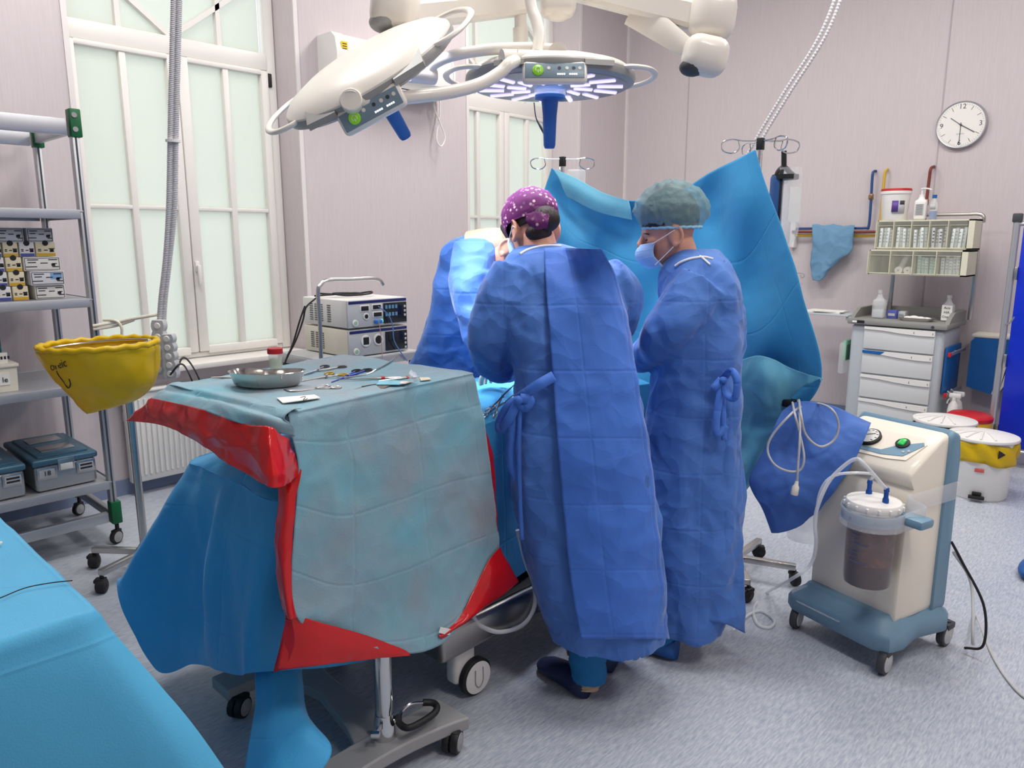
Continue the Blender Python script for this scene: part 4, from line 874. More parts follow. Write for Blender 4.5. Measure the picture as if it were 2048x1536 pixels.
for nm, a, b_, wdt, lab in (('tissue_forceps', (1050, 287), (1490, 268), .006, 'long steel tissue forceps with a red band'), ('dissecting_forceps', (1330, 292), (1620, 262), .0065, 'short steel forceps with a red band beside the clear wrapper')):
    o = thing(nm, lab, 'forceps', ob(*a)); pa, pb = ob(*a), ob(*b_)
    for s_ in (-1, 1): MB().tube([pa + np.array([0, 0, .002]), pa + (pb - pa) * .6 + ay * s_ * wdt * .6 + np.array([0, 0, .003]), pb + np.array([0, 0, .002])], [.0012, .003, .0025], 6, 20).build('arm', m_steel, o)
    MB().tube([pa + (pb - pa) * .68, pa + (pb - pa) * .74], .0075, 10).build('red_band', m_red, o)
q = MB().tube([ob(150, 266), ob(240, 266), ob(335, 272)], [.002, .0035, .003], 8, 12).build('probe', m_steel); tag(q, 'thin steel probe sticking out from under the kidney dish', 'probe')
def packet(name, px, lab, m, z=TOP, th=.002): 
    pts = [ob(x, y, z) for x, y in px]; o = thing(name, lab, 'packet', pts[0]); MB().prism([tuple(p[:2]) for p in pts], z, z + th).build('sleeve', m, o); return o, pts
o, pts = packet('white_packet', [(612, 412), (880, 390), (920, 412), (655, 448)], 'opened white suture packet with dark thread on the stand edge', m_paper, TOP + .003)
MB().tube([ob(780, 405, TOP + .007), ob(815, 400, TOP + .009), ob(800, 425, TOP + .007), ob(830, 415, TOP + .008)], .0008, 6, 20).build('thread', m_ink, o)
o, pts = packet('foil_packet', [(1318, 318), (1340, 286), (1470, 290), (1560, 300), (1480, 318)], 'pale blue and white foil packet beside the forceps', mat('sky_foil', S(130, 200, 222), .4))
MB().prism([tuple(ob(x, y)[:2]) for x, y in ((1490, 300), (1580, 298), (1520, 316), (1480, 317))], TOP + .002, TOP + .004).build('white_end', m_paper, o)
o, pts = packet('paper_slip', [(1620, 268), (1690, 268), (1702, 280), (1630, 290)], 'small cream paper slip next to the clear wrapper', mat('cream_slip', S(226, 214, 190), .8))
wr = [[ob(1560, 212, TOP + .03), ob(1590, 240, TOP + .022), ob(1620, 290, TOP + .004)], [ob(1545, 240, TOP + .03), ob(1580, 262, TOP + .035), ob(1600, 288, TOP + .008)], [ob(1548, 262, TOP + .01), ob(1575, 275, TOP + .012), ob(1590, 292, TOP + .003)]]
q = sheet('clear_wrapper', wrinkle(sheet_pts([np.array(r_) for r_ in wr], 14, 18), .006, 40, 1.0), m_film, None, .0006); tag(q, 'crumpled clear plastic wrapper on the instrument stand', 'wrapper')
q = MB().tube([ob(1215, 330), ob(1260, 322), ob(1310, 314)], .0022, 8, 8).build('suture_needle', m_dark); tag(q, 'dark curved needle lying before the foil packet', 'needle')

hl = MB().tube([onx(x, y, X) for x, y, X in ((945, 1232, -1.74), (962, 1252, -1.73), (1000, 1264, -1.72), (1045, 1250, -1.72), (1068, 1215, -1.72), (1068, 1170, -1.73), (1050, 1120, -1.74), (1035, 1060, -1.75))], .008, 10, 60).build('drain_tube', m_tubeclear); tag(hl, 'clear drain tube looping below the operating table drape', 'tube')
# ================================================================== poles and the blue screen drape between them
def iv_pole(x, y, top, label, base_ang, hooks, tall=True):
    o = thing('infusion_pole', label, 'infusion pole', (x, y, 0))
    MB().cyl((x, y, .09), (x, y, 1.25), .0155, n=18).build('pole', m_steel, o); MB().cyl((x, y, 1.2), (x, y, top - .02), .0115, n=16).build('upper_pole', m_chrome, o)
    MB().lathe([(.022, 0), (.024, .01), (.022, .05)], 18, Matrix.Translation((x, y, 1.21))).build('clamp_collar', m_black, o)
    MB().rbox((x, y, top - .012), (.028, .028, .05), .004).build('hook_head', m_black, o)
    for a in hooks:
        d = np.array([math.cos(a), math.sin(a), 0]); p = np.array([x, y, top]); L = .145
        pts = [p, p + d * L * .5, p + d * L * .85 + [0, 0, .006], p + d * (L + .02) + [0, 0, -.008], p + d * (L + .012) + [0, 0, -.042], p + d * (L - .03) + [0, 0, -.05], p + d * (L - .055) + [0, 0, -.03], p + d * (L - .05) + [0, 0, 0]]
        MB().tube(pts, .0032, 8, 40).build('hook', m_chrome, o)
    for k_ in range(5):
        a = base_ang + k_ * 2 * math.pi / 5; e = np.array([x + .27 * math.cos(a), y + .27 * math.sin(a), 0])
        d = e - np.array([x, y, 0]); MB().rbox((0, 0, .135), (.03, .028, .27), .003, look((x, y, .09), d)).build('leg', m_steel, o); castor_parts(o, e, .033, .03, a + .6, m_black, stem=.005)
    MB().lathe([(.034, 0), (.03, .03), (.018, .05)], 20, Matrix.Translation((x, y, .085))).build('hub', m_steel, o)
    return o
AX = math.atan2(r2[1], r2[0])
pN = onz(1469, 1150); iv_pole(pN[0], pN[1], 1.992, 'tall steel infusion pole holding the near end of the screen drape', .35, (AX, AX + math.pi, AX + 1.75, AX - 1.2))
pF = onx(1125, 330, -2.62); iv_pole(pF[0], pF[1], 1.99, 'steel infusion pole behind the screen drape near the second window', .2, (AX, AX + math.pi, AX + 1.6))
# bag on the far pole and hose on the wall side
ib = thing('infusion_bag', 'clear infusion bag hanging from the pole behind the screen drape', 'bag', atv(1150, 350, 4.15))
MB().rbox((0, 0, 0), (.10, .03, .15), .012, look(atv(1152, 368, 4.16), (0, 0, 1), tuple(cf)), seg=3).build('bag', m_clear, ib)
# screen drape
vN, vF = 3.17, 3.98
vv = lambda x: vF + (vN - vF) * (x - 1105) / (1510 - 1105)
def sp(x, y, dv=0.0): return atv(x, y, vv(x) + dv)
sd = thing('screen_drape', 'blue drape hung as a screen between two infusion poles', 'drape', atv(1300, 700, 3.7))
rows = [[sp(1103, 336), sp(1150, 357), sp(1205, 386), sp(1262, 401), sp(1340, 392), sp(1420, 345), sp(1470, 320), sp(1511, 299)],
        [sp(1092, 372, .02), sp(1150, 420, .05), sp(1205, 440, .03), sp(1262, 455, .05), sp(1340, 450), sp(1425, 440, .05), sp(1482, 420, -.03), sp(1530, 362, .0)],
        [sp(1080, 410, .02), sp(1145, 500, -.04), sp(1205, 530, .04), sp(1265, 560, .0), sp(1340, 570, .05), sp(1430, 570, -.04), sp(1500, 560, .04), sp(1566, 460, 0)],
        [sp(1060, 520, .03), sp(1140, 600, .05), sp(1205, 640, .0), sp(1268, 680, .05), sp(1345, 690, 0), sp(1440, 690, .05), sp(1530, 680, -.03), sp(1606, 590, -.02)],
        [sp(1050, 650, .05), sp(1135, 720, .0), sp(1205, 760, .05), sp(1270, 780, .0), sp(1350, 790, .05), sp(1450, 785, -.02), sp(1545, 765, .05), sp(1643, 757, -.02)],
        [sp(1050, 760, .05), sp(1135, 820, .05), sp(1205, 850, .0), sp(1275, 870, .05), sp(1355, 880, 0), sp(1450, 865, .05), sp(1520, 855, .0), sp(1572, 850, .02)],
        [sp(1050, 850, .05), sp(1135, 900, .0), sp(1205, 930, .05), sp(1280, 950, .0), sp(1360, 970, .05), sp(1440, 975, .0), sp(1492, 978, .03), sp(1535, 905, .03)]]
P = wrinkle(sheet_pts([np.array(r_) for r_ in rows], 130, 150), 
    .007, 3.0, 21.0, .004, (3, 3, 2.5)); sheet('drape_sheet', P, m_drape2, sd, .002)
# turned-over pale top fold and lower turned corner
m_drapepale = mat('drape_underside', S(112, 190, 218), .62, crump=.2, cscale=5.0, sheen=.3, bump=.12, bscale=260, var=.05, vscale=4, translucent=.12)
rows = [[sp(1105, 337, -.02), sp(1150, 356, -.03), sp(1205, 385, -.03), sp(1258, 402, -.02)], [sp(1120, 360, -.04), sp(1165, 385, -.06), sp(1212, 408, -.05), sp(1262, 420, -.03)], [sp(1135, 395, -.03), sp(1175, 415, -.05), sp(1215, 430, -.04), sp(1265, 440, -.02)]]
sheet('top_fold', wrinkle(sheet_pts([np.array(r_) for r_ in rows], 30, 50), .006, 5, 3.0), m_drapepale, sd, .002)
rows = [[sp(1470, 725, -.1), sp(1520, 712, -.14), sp(1580, 735, -.05), sp(1640, 756, -.03)], [sp(1468, 760, -.1), sp(1525, 765, -.18), sp(1585, 768, -.05), sp(1638, 760, -.03)],
        [sp(1470, 840, -.08), sp(1520, 850, -.09), sp(1560, 840, -.04), sp(1572, 775, -.03)], [sp(1470, 900, -.06), sp(1505, 925, -.1), sp(1535, 905, -.03), sp(1566, 855, -.02)], [sp(1470, 965, -.05), sp(1486, 986, -.06), sp(1505, 955, -.04), sp(1528, 915, -.02)]]
sheet('turned_corner', wrinkle(sheet_pts([np.array(r_) for r_ in rows], 60, 50), .012, 7, 5.0), m_drapepale, sd, .002)
# pressure infuser on the near pole
pi_ = thing('pressure_infuser', 'clear fluid bottle in a black and blue pressure sleeve on the near pole', 'infuser', atv(1572, 400, 3.42))
q = lambda x, y: atv(x, y, 3.42)
MB().tube([q(1568, 302), q(1568, 340)], .012, 8).build('hanging_strap', m_black, pi_); MB().tube([q(1548, 372), q(1556, 345), q(1568, 335), q(1580, 345), q(1588, 352)], .012, 8, 20).build('strap_loop', m_black, pi_)
r_ = 22 * 3.7 / 1500; ct, cb = q(1571, 352), q(1571, 470)
MB().lathe([(r_ * .5, -.05), (r_ * .95, 0), (r_, .03), (r_, .26), (r_ * .9, .29)], 24, Matrix.Translation((cb[0], cb[1], cb[2]))).build('bottle', m_clear, pi_)
MB().lathe([(r_ * 1.05, 0), (r_ * 1.05, .02)], 24, Matrix.Translation((ct[0], ct[1], ct[2] - .015))).build('top_cap', m_black, pi_)
MB().box((0, 0, 0), (.05, .002, .15), Matrix.Translation(q(1580, 410) + np.array([-f2[0], -f2[1], 0]) * (r_ + .002)) @ Matrix.Rotation(AX, 4, 'Z')).build('scale_label', m_paper, pi_)
MB().rbox((0, 0, 0), (.05, .06, .26), .015, Matrix.Translation(q(1551, 410)) @ Matrix.Rotation(AX, 4, 'Z')).build('sleeve', mat('sleeve_blue', S(44, 84, 140), .7), pi_)
MB().rbox((0, 0, 0), (.016, .07, .28), .006, Matrix.Translation(q(1556, 405)) @ Matrix.Rotation(AX, 4, 'Z')).build('sleeve_edge', m_black, pi_)
# white conduits slanting to the ceiling behind the pole
o = thing('gas_hose', 'pair of pale hoses slanting from ceiling down behind the near pole', 'hose', ony(1500, 300, 6.4))
for dx in (0, 12): corrug([ony(1690 + dx, -60, 5.2), ony(1640 + dx, 70, 5.2), ony(1565 + dx, 190, 5.2), ony(1500 + dx, 300, 5.2), ony(1440 + dx, 420, 5.2), ony(1425 + dx, 640, 5.2), np.array([*ony(1425 + dx, 640, 5.2)[:2], .35]), np.array([*ony(1425 + dx, 640, 5.2)[:2], .02])], .012, .02).build('hose', m_cond, o, 60)

# ================================================================== cloth covered arm board with coiled cable
ab = thing('arm_board', 'padded black arm board under the blue cloth', 'arm board', atv(1620, 850, 3.0))
bp0 = Wp(1.14, 2.99, .76); bp1 = Wp(1.24, 2.96, .76)
MB().rbox((0, 0, 0), (.08, .20, .03), .01, Matrix.Translation((bp0 + bp1) / 2) @ Matrix.Rotation(math.atan2((bp1 - bp0)[1], (bp1 - bp0)[0]) - math.pi / 2, 4, 'Z')).build('board', m_black, ab)
MB().rbox(tuple(atv(1580, 806, 2.99)), (.05, .05, .03), .006).build('bracket', m_black, ab); MB().cyl(tuple(bp0 + np.array([0, 0, -.02])), (bp0[0], bp0[1], .55), .014).build('support_rod', m_steel, ab)
cl = thing('blue_cloth', 'royal blue cloth hanging over the arm board beside the suction unit', 'cloth', atv(1610, 950, 2.85))
m_cloth = mat('royal_cloth', S(70, 114, 194), .7, crump=.3, cscale=7.0, sheen=.3, bump=.15, bscale=240, var=.08, vscale=9, translucent=.1)
c = lambda x, y, v=2.80: atv(x, y, v)
rows = [[c(1565, 822, 2.90), c(1600, 803, 2.90), c(1665, 812, 2.9), c(1742, 846, 2.86)], [c(1550, 850, 2.86), c(1600, 840, 2.85), c(1665, 850, 2.86), c(1736, 862, 2.78)], [c(1525, 905, 2.85), c(1590, 900, 2.84), c(1655, 905, 2.78), c(1712, 915, 2.74)],
        [c(1498, 962, 2.86), c(1575, 975, 2.78), c(1640, 975, 2.76), c(1685, 958, 2.74)], [c(1520, 1010, 2.84), c(1575, 1025, 2.78), c(1625, 1020, 2.77), c(1655, 1000, 2.76)], [c(1543, 1066, 2.84), c(1580, 1062, 2.80), c(1605, 1052, 2.79), c(1625, 1032, 2.78)]]
sheet('cloth_sheet', wrinkle(sheet_pts([np.array(r_) for r_ in rows], 70, 60), .008, 7, 13.0, .004, (6, 6, 4)), m_cloth, cl, .002)
cc_ = thing('coiled_cable', 'grey cable with plug coiled over the blue cloth', 'cable', c(1600, 850, 2.75))
kk = [(1598, 800), (1602, 830), (1612, 870), (1640, 893), (1668, 880), (1677, 850), (1665, 820), (1635, 807), (1605, 812), (1580, 830), (1545, 870), (1535, 900), (1548, 928), (1575, 942), (1600, 940), (1608, 915), (1600, 870), (1590, 830), (1585, 805)]
MB().tube([c(x, y, (2.92 if y < 815 else 2.78) - (.05 if y > 900 else .02)) for x, y in kk], .0045, 8, 160).build('loops', m_lgrey, cc_)
MB().tube([c(1596, 800, 2.98), c(1600, 860, 2.76), c(1596, 930, 2.72), c(1594, 965, 2.72)], .0045, 8, 40).build('lead', m_lgrey, cc_)
MB().lathe([(.006, 0), (.008, .015), (.013, .022), (.014, .05), (.012, .055)], 16, look(c(1594, 962, 2.72), tuple(c(1586, 1000, 2.71) - c(1594, 962, 2.72)))).build('plug', m_cream, cc_)

# ================================================================== suction unit
su0 = thing('suction_unit', 'cream and blue grey mobile suction unit with two jars', 'suction unit', (-.882, 3.014, 0), math.radians(-15.8))
ML = Matrix.Translation((-.882, 3.014, 0)) @ Matrix.Rotation(math.radians(-15.8), 4, 'Z')
m_sc = mat('suction_cream', S(232, 224, 208), .4, coat=.15); m_sb = mat('suction_blue', S(112, 146, 168), .45)
def spart(mb, name, m, par=None, sm=35):
    mb.v = [tuple(ML @ Vector(v)) for v in mb.v]; return mb.build(name, m, par or su0, sm)
def ext_x(prof, x0, x1, ch=.02, n=3):   # side profile (y, z) swept along x with rounded ends
    rings = []; c_ = np.mean(np.array(prof), 0)
    for k_ in range(n + 1): a = math.pi / 2 * k_ / n; rings.append((x0 + ch * (1 - math.sin(a)), 1 - ch * 1.0 / .35 * (1 - math.sin(a)) if False else (1 - .10 * (1 - math.sin(a)) if k_ < n else 1)))
    xs = [(x0 + ch * (1 - math.cos(math.pi / 2 * (1 - k_ / n))), 1 - .08 * (1 - math.sin(math.pi / 2 * k_ / n))) for k_ in range(n + 1)]
    xs = [(x0 + ch * (1 - math.sin(math.pi / 2 * 0)), 0)] if False else xs
    seq = [(x0 + ch * (k_ / n) ** 2, .92 + .08 * math.sin(math.pi / 2 * k_ / n)) for k_ in range(n + 1)]; seq += [(x1 - (x - x0), s_) for x, s_ in reversed(seq)]
    return MB().loft([[np.array([x, c_[0] + (y - c_[0]) * s_, c_[1] + (z - c_[1]) * s_]) for y, z in prof] for x, s_ in seq])
body = [(-.135, .165), (-.135, .30), (-.130, .55), (-.125, .66), (-.10, .695), (-.115, .715), (-.125, .735), (-.118, .755), (.06, .865), (.10, .872), (.115, .85), (.115, .165)]
spart(ext_x(body, -.185, .185, .03), 'body_shell', m_sc, None, 50)
back = [(.09, .16), (.09, .86), (.115, .885), (.15, .87), (.165, .80), (.175, .16)]
spart(ext_x(back, -.195, .195, .02), 'rear_shell', m_sb, None, 50)
# sloped control panel: frame on the sloping top
p0_, p1_ = Vector((0, -.118, .757)), Vector((0, .06, .865)); sl = (p1_ - p0_).normalized(); pn = Vector((0, -sl.z, sl.y))
def on_panel(x, t_, lift=.0): v = p0_ + sl * t_ + pn * lift; return Vector((x, v.y, v.z))
def panel_m(x, t_, lift=0): o_ = on_panel(x, t_, lift); return frame(o_, Vector((1, 0, 0)), sl, pn)
b_ = MB().prism([(-.14, -.07), (-.15, .02), (-.12, .06), (.13, .07), (.155, .04), (.13, -.06), (.06, -.075), (-.09, -.08)], 0, .003, panel_m(.0, .11)); spart(b_, 'panel_recess', m_sc)
b_ = MB().prism([(-.13, -.045), (.02, -.04), (.06, .0), (.14, .045), (.15, .03), (.11, -.045), (.03, -.062), (-.10, -.062)], .003, .005, panel_m(.0, .11)); cp_ = spart(b_, 'panel_strip', m_sb)
g = MB().lathe([(.044, 0), (.044, .012), (.040, .014)], 32, panel_m(-.055, .115, .002)); go = spart(g, 'vacuum_gauge', m_black)
spart(MB().lathe([(.037, .014), (.037, .0155)], 32, panel_m(-.055, .115, .002)), 'gauge_dial', m_paper, go); spart(MB().box((.008, .006, .0165), (.034, .0025, .001), panel_m(-.055, .115, .002) @ Matrix.Rotation(.5, 4, 'Z')), 'gauge_needle', m_ink, go)
for k_ in range(9):
    a = -.7 + k_ * .57; spart(MB().box((.031 * math.cos(a), .031 * math.sin(a), .016), (.008, .0022, .001), panel_m(-.055, .115, .002) @ Matrix.Identity(4)), 'gauge_mark', m_ink, go)
sw = spart(MB().lathe([(.026, 0), (.026, .006), (.022, .008)], 24, panel_m(.075, .125, .004)), 'power_switch', m_black)
spart(MB().rbox((0, 0, .011), (.024, .03, .008), .003, panel_m(.075, .125, .004)), 'switch_rocker', mat('lit_green', S(30, 140, 60), .3, emit=S(30, 200, 80), estr=.6), sw)
for dx in (.0, .016): spart(MB().lathe([(.005, 0), (.005, .002)], 12, panel_m(.10 + dx, .085 + dx * .6, .005)), 'indicator', m_lgrey, cp_)
lg = MB(); arc = [Vector((.112 + .020 * math.cos(a), -.134, .60 + .028 * math.sin(a))) for a in np.linspace(.9, 5.4, 14)]; lg.tube(arc, .003, 6); spart(lg, 'moulded_crescent', m_sc)
spart(MB().box((.155, -.134, .62), (.004, .004, .006)), 'moulded_dot', m_grey)
# base
bz = [(-.235, -.20), (-.20, -.225), (.16, -.225), (.215, -.20), (.225, -.12), (.20, .0), (.225, .15), (.20, .20), (-.20, .20), (-.235, .15), (-.205, .0), (-.225, -.12)]
ba = MB().loft([[np.array([x * s_, y * s_, z]) for x, y in bz] for z, s_ in ((.085, .97), (.095, 1.0), (.135, 1.0), (.155, .96), (.19, .80), (.205, .76))]); spart(ba, 'base', m_sb, None, 40)
for (x, y, a) in ((-.195, -.19, 0.3), (.195, -.19, 0.2), (.195, .20, .1), (-.195, .20, .4)):
    w_ = ML @ Vector((x, y, 0)); castor_parts(su0, (w_.x, w_.y, 0), .047, .03, math.radians(-15.8) + a, m_lgrey, stem=.005, tyre=m_dark)
# jars
m_bloodglass = mat('dark_fluid', S(54, 26, 26), .3, var=.5, vscale=22); m_jar = mat('jar_plastic', (.9, .92, .93), .08, alpha=.13)
jar_c = ML.inverted() @ Vector(atv(1711, 1070, 2.52)); jc = Vector((jar_c.x, -.235, 0)); JR = .084
jar = thing('suction_jar', 'clear suction jar with dark red fluid and white screw lid', 'jar', tuple(ML @ jc))
def jpart(mb, name, m, par, sm=35): mb.v = [tuple(ML @ Vector(v)) for v in mb.v]; return mb.build(name, m, par, sm)
T_ = Matrix.Translation
jz0, jz1 = .335, .625
jpart(MB().lathe([(JR * .6, jz0), (JR * .9, jz0 + .006), (JR * .97, jz0 + .03), (JR, jz1)], 40, T_(jc)), 'jar_glass', m_jar, jar, 60)
jpart(MB().lathe([(JR * .58, jz0 + .005), (JR * .9, jz0 + .012), (JR * .93, jz0 + .035), (JR * .95, jz0 + .10)], 40, T_(jc)), 'fluid', m_bloodglass, jar, 60)
jpart(MB().lathe([(JR * .955, jz0 + .098), (JR * .965, jz0 + .24)], 40, T_(jc)), 'residue_film', mat('pink_residue', S(104, 62, 60), .4, var=.6, vscale=26, alpha=.72), jar, 60)
mk = MB()
for k_ in range(9):
    z = jz0 + .11 + k_ * .017; a0 = -math.pi / 2 - .32; a1 = a0 + (.85 if k_ % 4 == 0 else .45)
    pts = [jc + Vector((1.012 * JR * math.cos(a), 1.012 * JR * math.sin(a), z)) for a in np.linspace(a0 + .15, a1, 6)]; mk.tube(pts, .0011, 5)
mo = jpart(mk, 'volume_scale', m_blueplastic, jar); mo['kind'] = 'stuff'
lid = [(JR * 1.12, jz1 + .005), (JR * 1.15, jz1 + .012), (JR * 1.15, jz1 + .028), (JR * 1.08, jz1 + .036), (JR * .6, jz1 + .044), (.01, jz1 + .047)]
lo = jpart(MB().lathe(lid, 40, T_(jc)), 'jar_lid', m_white, jar, 40)
for k_ in range(16):
    a = 2 * math.pi * k_ / 16; jpart(MB().rbox(jc + Vector((JR * 1.15 * math.cos(a), JR * 1.15 * math.sin(a), jz1 + .02)), (.01, .01, .018), .003), 'lid_knob', m_white, lo)
for dx, dy in ((-.035, .02), (.05, -.01)):
    b0 = jc + Vector((dx, dy, jz1 + .042)); jpart(MB().lathe([(.011, 0), (.011, .012), (.008, .02), (.008, .04), (.010, .042), (.008, .055)], 16, T_(b0)), 'hose_nozzle', mat('nozzle_blue', S(24, 80, 160), .35), lo)
hold = MB().lathe([(JR * 1.18, jz1 - .04), (JR * 1.24, jz1 - .035), (JR * 1.24, jz1 + .0), (JR * 1.17, jz1 + .0), (JR * 1.05, jz1 - .004), (JR * 1.05, jz1 - .036), (JR * 1.18, jz1 - .04)], 40, T_(jc), cap=False); hold.rbox((jc.x + .12, -.165, jz1 - .02), (.09, .08, .035), .012); spart(hold, 'jar_holder', m_sb)
fl = []
for a in np.linspace(math.pi * .95, 2 * math.pi + .3, 40): fl.append([jc + Vector((JR * 1.3 * math.cos(a), JR * 1.3 * math.sin(a), jz1 + .012)), jc + Vector((JR * 1.27 * math.cos(a), JR * 1.27 * math.sin(a), jz1 - .022)), jc + Vector((JR * 1.30 * math.cos(a), JR * 1.3 * math.sin(a), jz1 - .055))])
fl += [[Vector((x, -.142 - .01 * (x < .14), jz1 + .035 + .02 * k_ / 5 - dz)) for dz in (0, .035, .07)] for k_, x in enumerate(np.linspace(jc.x + .14, .19, 6))] + [[Vector((.20, y, jz1 + .06 - dz)) for dz in (0, .035, .07)] for y in np.linspace(-.12, .17, 6)]
Pf = np.array([[tuple(ML @ v) for v in r_] for r_ in fl]); sheet('film_wrap', wrinkle(Pf, .004, 18, 2.0), m_film, su0, .0008)
# second jar on the left side
j2c = Vector((-.235, -.13, 0)); J2 = .072
jar2 = thing('suction_jar', 'empty clear suction jar half hidden by the blue cloth', 'jar', tuple(ML @ j2c))
jpart(MB().lathe([(J2 * .6, .36), (J2 * .92, .366), (J2, .40), (J2, .62)], 36, T_(j2c)), 'jar_glass', m_clear, jar2, 60); jpart(MB().lathe([(J2 * 1.12, .62), (J2 * 1.15, .635), (J2 * 1.12, .65), (.01, .66)], 36, T_(j2c)), 'jar_lid', m_white, jar2)
z_t = Vector((-.245, -.20, .43)); text(jar2, '1300', ML @ Vector((-.245, -.205, .45)), tuple(ML.to_3x3() @ Vector((1, 0, 0))), (0, 0, 1), .026, m_ink, lift=0)
spart(MB().lathe([(J2 * 1.2, .60), (J2 * 1.25, .605), (J2 * 1.2, .622)], 36, T_(j2c)), 'jar_holder', m_sb)
spart(MB().lathe([(.03, 0), (.03, .03), (.022, .05), (.0, .052)], 20, T_((-.09, -.15, .675))), 'filter_cap', m_sb)
# hoses
hz = jz1 + .09; n1 = ML @ (jc + Vector((-.035, .02, hz))); n2 = ML @ (jc + Vector((.05, -.01, hz)))
hs = thing('suction_hose', 'clear suction hose looping from the jar lid down to the floor', 'hose', tuple(n1))
MB().tube([tuple(n2), atv(1728, 928, 2.52), atv(1712, 918, 2.54), atv(1690, 930, 2.56), atv(1660, 960, 2.58), atv(1640, 1000, 2.58), atv(1630, 1040, 2.6), atv(1632, 1090, 2.62), atv(1620, 1130, 2.66), atv(1580, 1160, 2.72), onz(1535, 1185, .006), onz(1508, 1215, .006), onz(1515, 1248, .006), onz(1540, 1255, .006), onz(1548, 1240, .006), onz(1520, 1222, .006), onz(1490, 1235, .006), onz(1465, 1262, .006)], .0068, 10, 160).build('tube', m_tubeclear, hs)
q = MB().tube([tuple(n1), tuple(n1 + Vector((0, 0, .03))), atv(1672, 950, 2.6), atv(1640, 985, 2.62), atv(1630, 1060, 2.64)], .0055, 8, 40).build('connector_hose', m_tubeclear); tag(q, 'short clear hose joining the jar lid and suction unit', 'hose')
fs_ = MB().prism([(-.235, -.20), (-.17, -.228), (.02, -.228), (.06, -.20), (.0, -.17), (-.15, -.165)], .205, .2065); fs_.v = [(v[0], v[1], .206 - .075 * max(0, (-v[1] - .16) / .07)) for v in fs_.v]; spart(fs_, 'film_scrap', m_film)
q = MB().tube([onz(1868, 1046, .0) + np.array([0, 0, .35]) * 0 + np.array(ML @ Vector((.19, .17, .42))) * 0 + np.array([0, 0, .0]) if False else tuple(ML @ Vector((.195, .17, .44))), tuple(ML @ Vector((.23, .20, .36))), tuple(ML @ Vector((.30, .25, .20))), tuple(ML @ Vector((.33, .22, .06))), tuple(ML @ Vector((.27, .21, .02)))], .005, 8, 50).build('mains_lead', m_black); tag(q, 'black mains lead hanging behind the suction unit', 'cable')
q = MB().tube([tuple(ML @ Vector((.20, .18, .40))), tuple(ML @ Vector((.26, .22, .28))), tuple(ML @ Vector((.34, .12, .10))), onz(1950, 1230, .006), onz(1985, 1310, .006), onz(2020, 1365, .006), onz(2060, 1402, .006), onz(2150, 1450, .006)], .0055, 8, 80).build('floor_cable', m_lgrey); tag(q, 'pale grey cable running from the suction unit across the floor', 'cable')
# ================================================================== medical cart with drawers
CX0, CX1, CY0, CY1 = -2.185, -1.49, 6.25, 6.74
m_cartgrey = mat('cart_grey', S(178, 184, 190), .45); m_carttop = mat('cart_top', S(138, 138, 134), .5); m_drawer = mat('drawer_face', S(206, 208, 208), .45)
ca = thing('medical_cart', 'grey drawer cart with darker raised rim top and side rails', 'cart', ((CX0 + CX1) / 2, (CY0 + CY1) / 2, 0))
cxm, cym = (CX0 + CX1) / 2, (CY0 + CY1) / 2
MB().rbox((cxm, cym, .51), (CX1 - CX0 - .02, CY1 - CY0, .80), .03, seg=3).build('body', m_cartgrey, ca)
tp_ = MB().rbox((cxm, cym - .01, .935), (CX1 - CX0 + .03, CY1 - CY0 + .05, .045), .012); tp_.build('top', m_carttop, ca)
for x, w_ in ((CX0 + .005, .03), (CX1 - .005, .03)):
    pr = [(CY0 + .02, .955), (CY0 + .06, .985), (CY0 + .16, 1.03), (CY1, 1.03), (CY1, .955)]
    b_ = MB(); b_.add([(x - w_ / 2, y, z) for y, z in pr] + [(x + w_ / 2, y, z) for y, z in pr], [tuple(range(5)), tuple(range(9, 4, -1))] + [(i, i + 5, (i + 1) % 5 + 5, (i + 1) % 5) for i in range(5)]); b_.build('rim', m_carttop, ca)
MB().rbox((cxm, CY1 - .01, .995), (CX1 - CX0, .025, .08), .008).build('rim', m_carttop, ca)
MB().box((CX0 + .075, CY0 - .037, .935), (.09, .003, .022)).build('badge', m_black, ca); MB().box((CX0 + .047, CY0 - .039, .935), (.034, .003, .016)).build('badge_label', m_paper, ca)
MB().lathe([(.012, 0), (.010, .006)], 14, look((CX1 - .085, CY0 - .035, .93), (0, -1, 0))).build('lock', m_dark, ca)
DZ = [(.905, .722), (.715, .528), (.520, .332), (.324, .12)]
for k_, (z1_, z0_) in enumerate(DZ):
    d = MB().rbox((-1.81, CY0 - .008, (z0_ + z1_) / 2), (.51, .022, z1_ - z0_ - .006), .004).build('drawer', m_drawer, ca)
    hz_ = [(-2.063, z1_ - .004), (-1.557, z1_ - .004), (-1.557, z1_ - .045), (-1.66, z1_ - .047), (-1.80, z1_ - .040), (-1.92, z1_ - .028), (-2.063, z1_ - .024)]
    mm = Matrix(((1, 0, 0, 0), (0, 0, -1, CY0 - .019), (0, 1, 0, 0), (0, 0, 0, 1)))
    if k_ == 1:
        MB().prism([(-2.063, z1_ - .004), (-1.90, z1_ - .004), (-1.93, z1_ - .028), (-2.063, z1_ - .024)], 0, .011, mm).build('blue_label', m_blueplastic, d)
        hz_ = [(-1.895, z1_ - .004)] + hz_[1:5] + [(-1.925, z1_ - .028)]
    MB().prism(hz_, 0, .011, mm).build('handle', m_white, d)
    for xx in (-1.57, -1.70): MB().box((xx, CY0 - .032, z1_ - .026), (.003, .002, .014)).build('handle_mark', m_dark, d)
for x in (CX0 + .08, CX1 - .08):
    for y in (CY0 + .07, CY1 - .07): castor_parts(ca, (x, y, 0), .045, .03, .8)
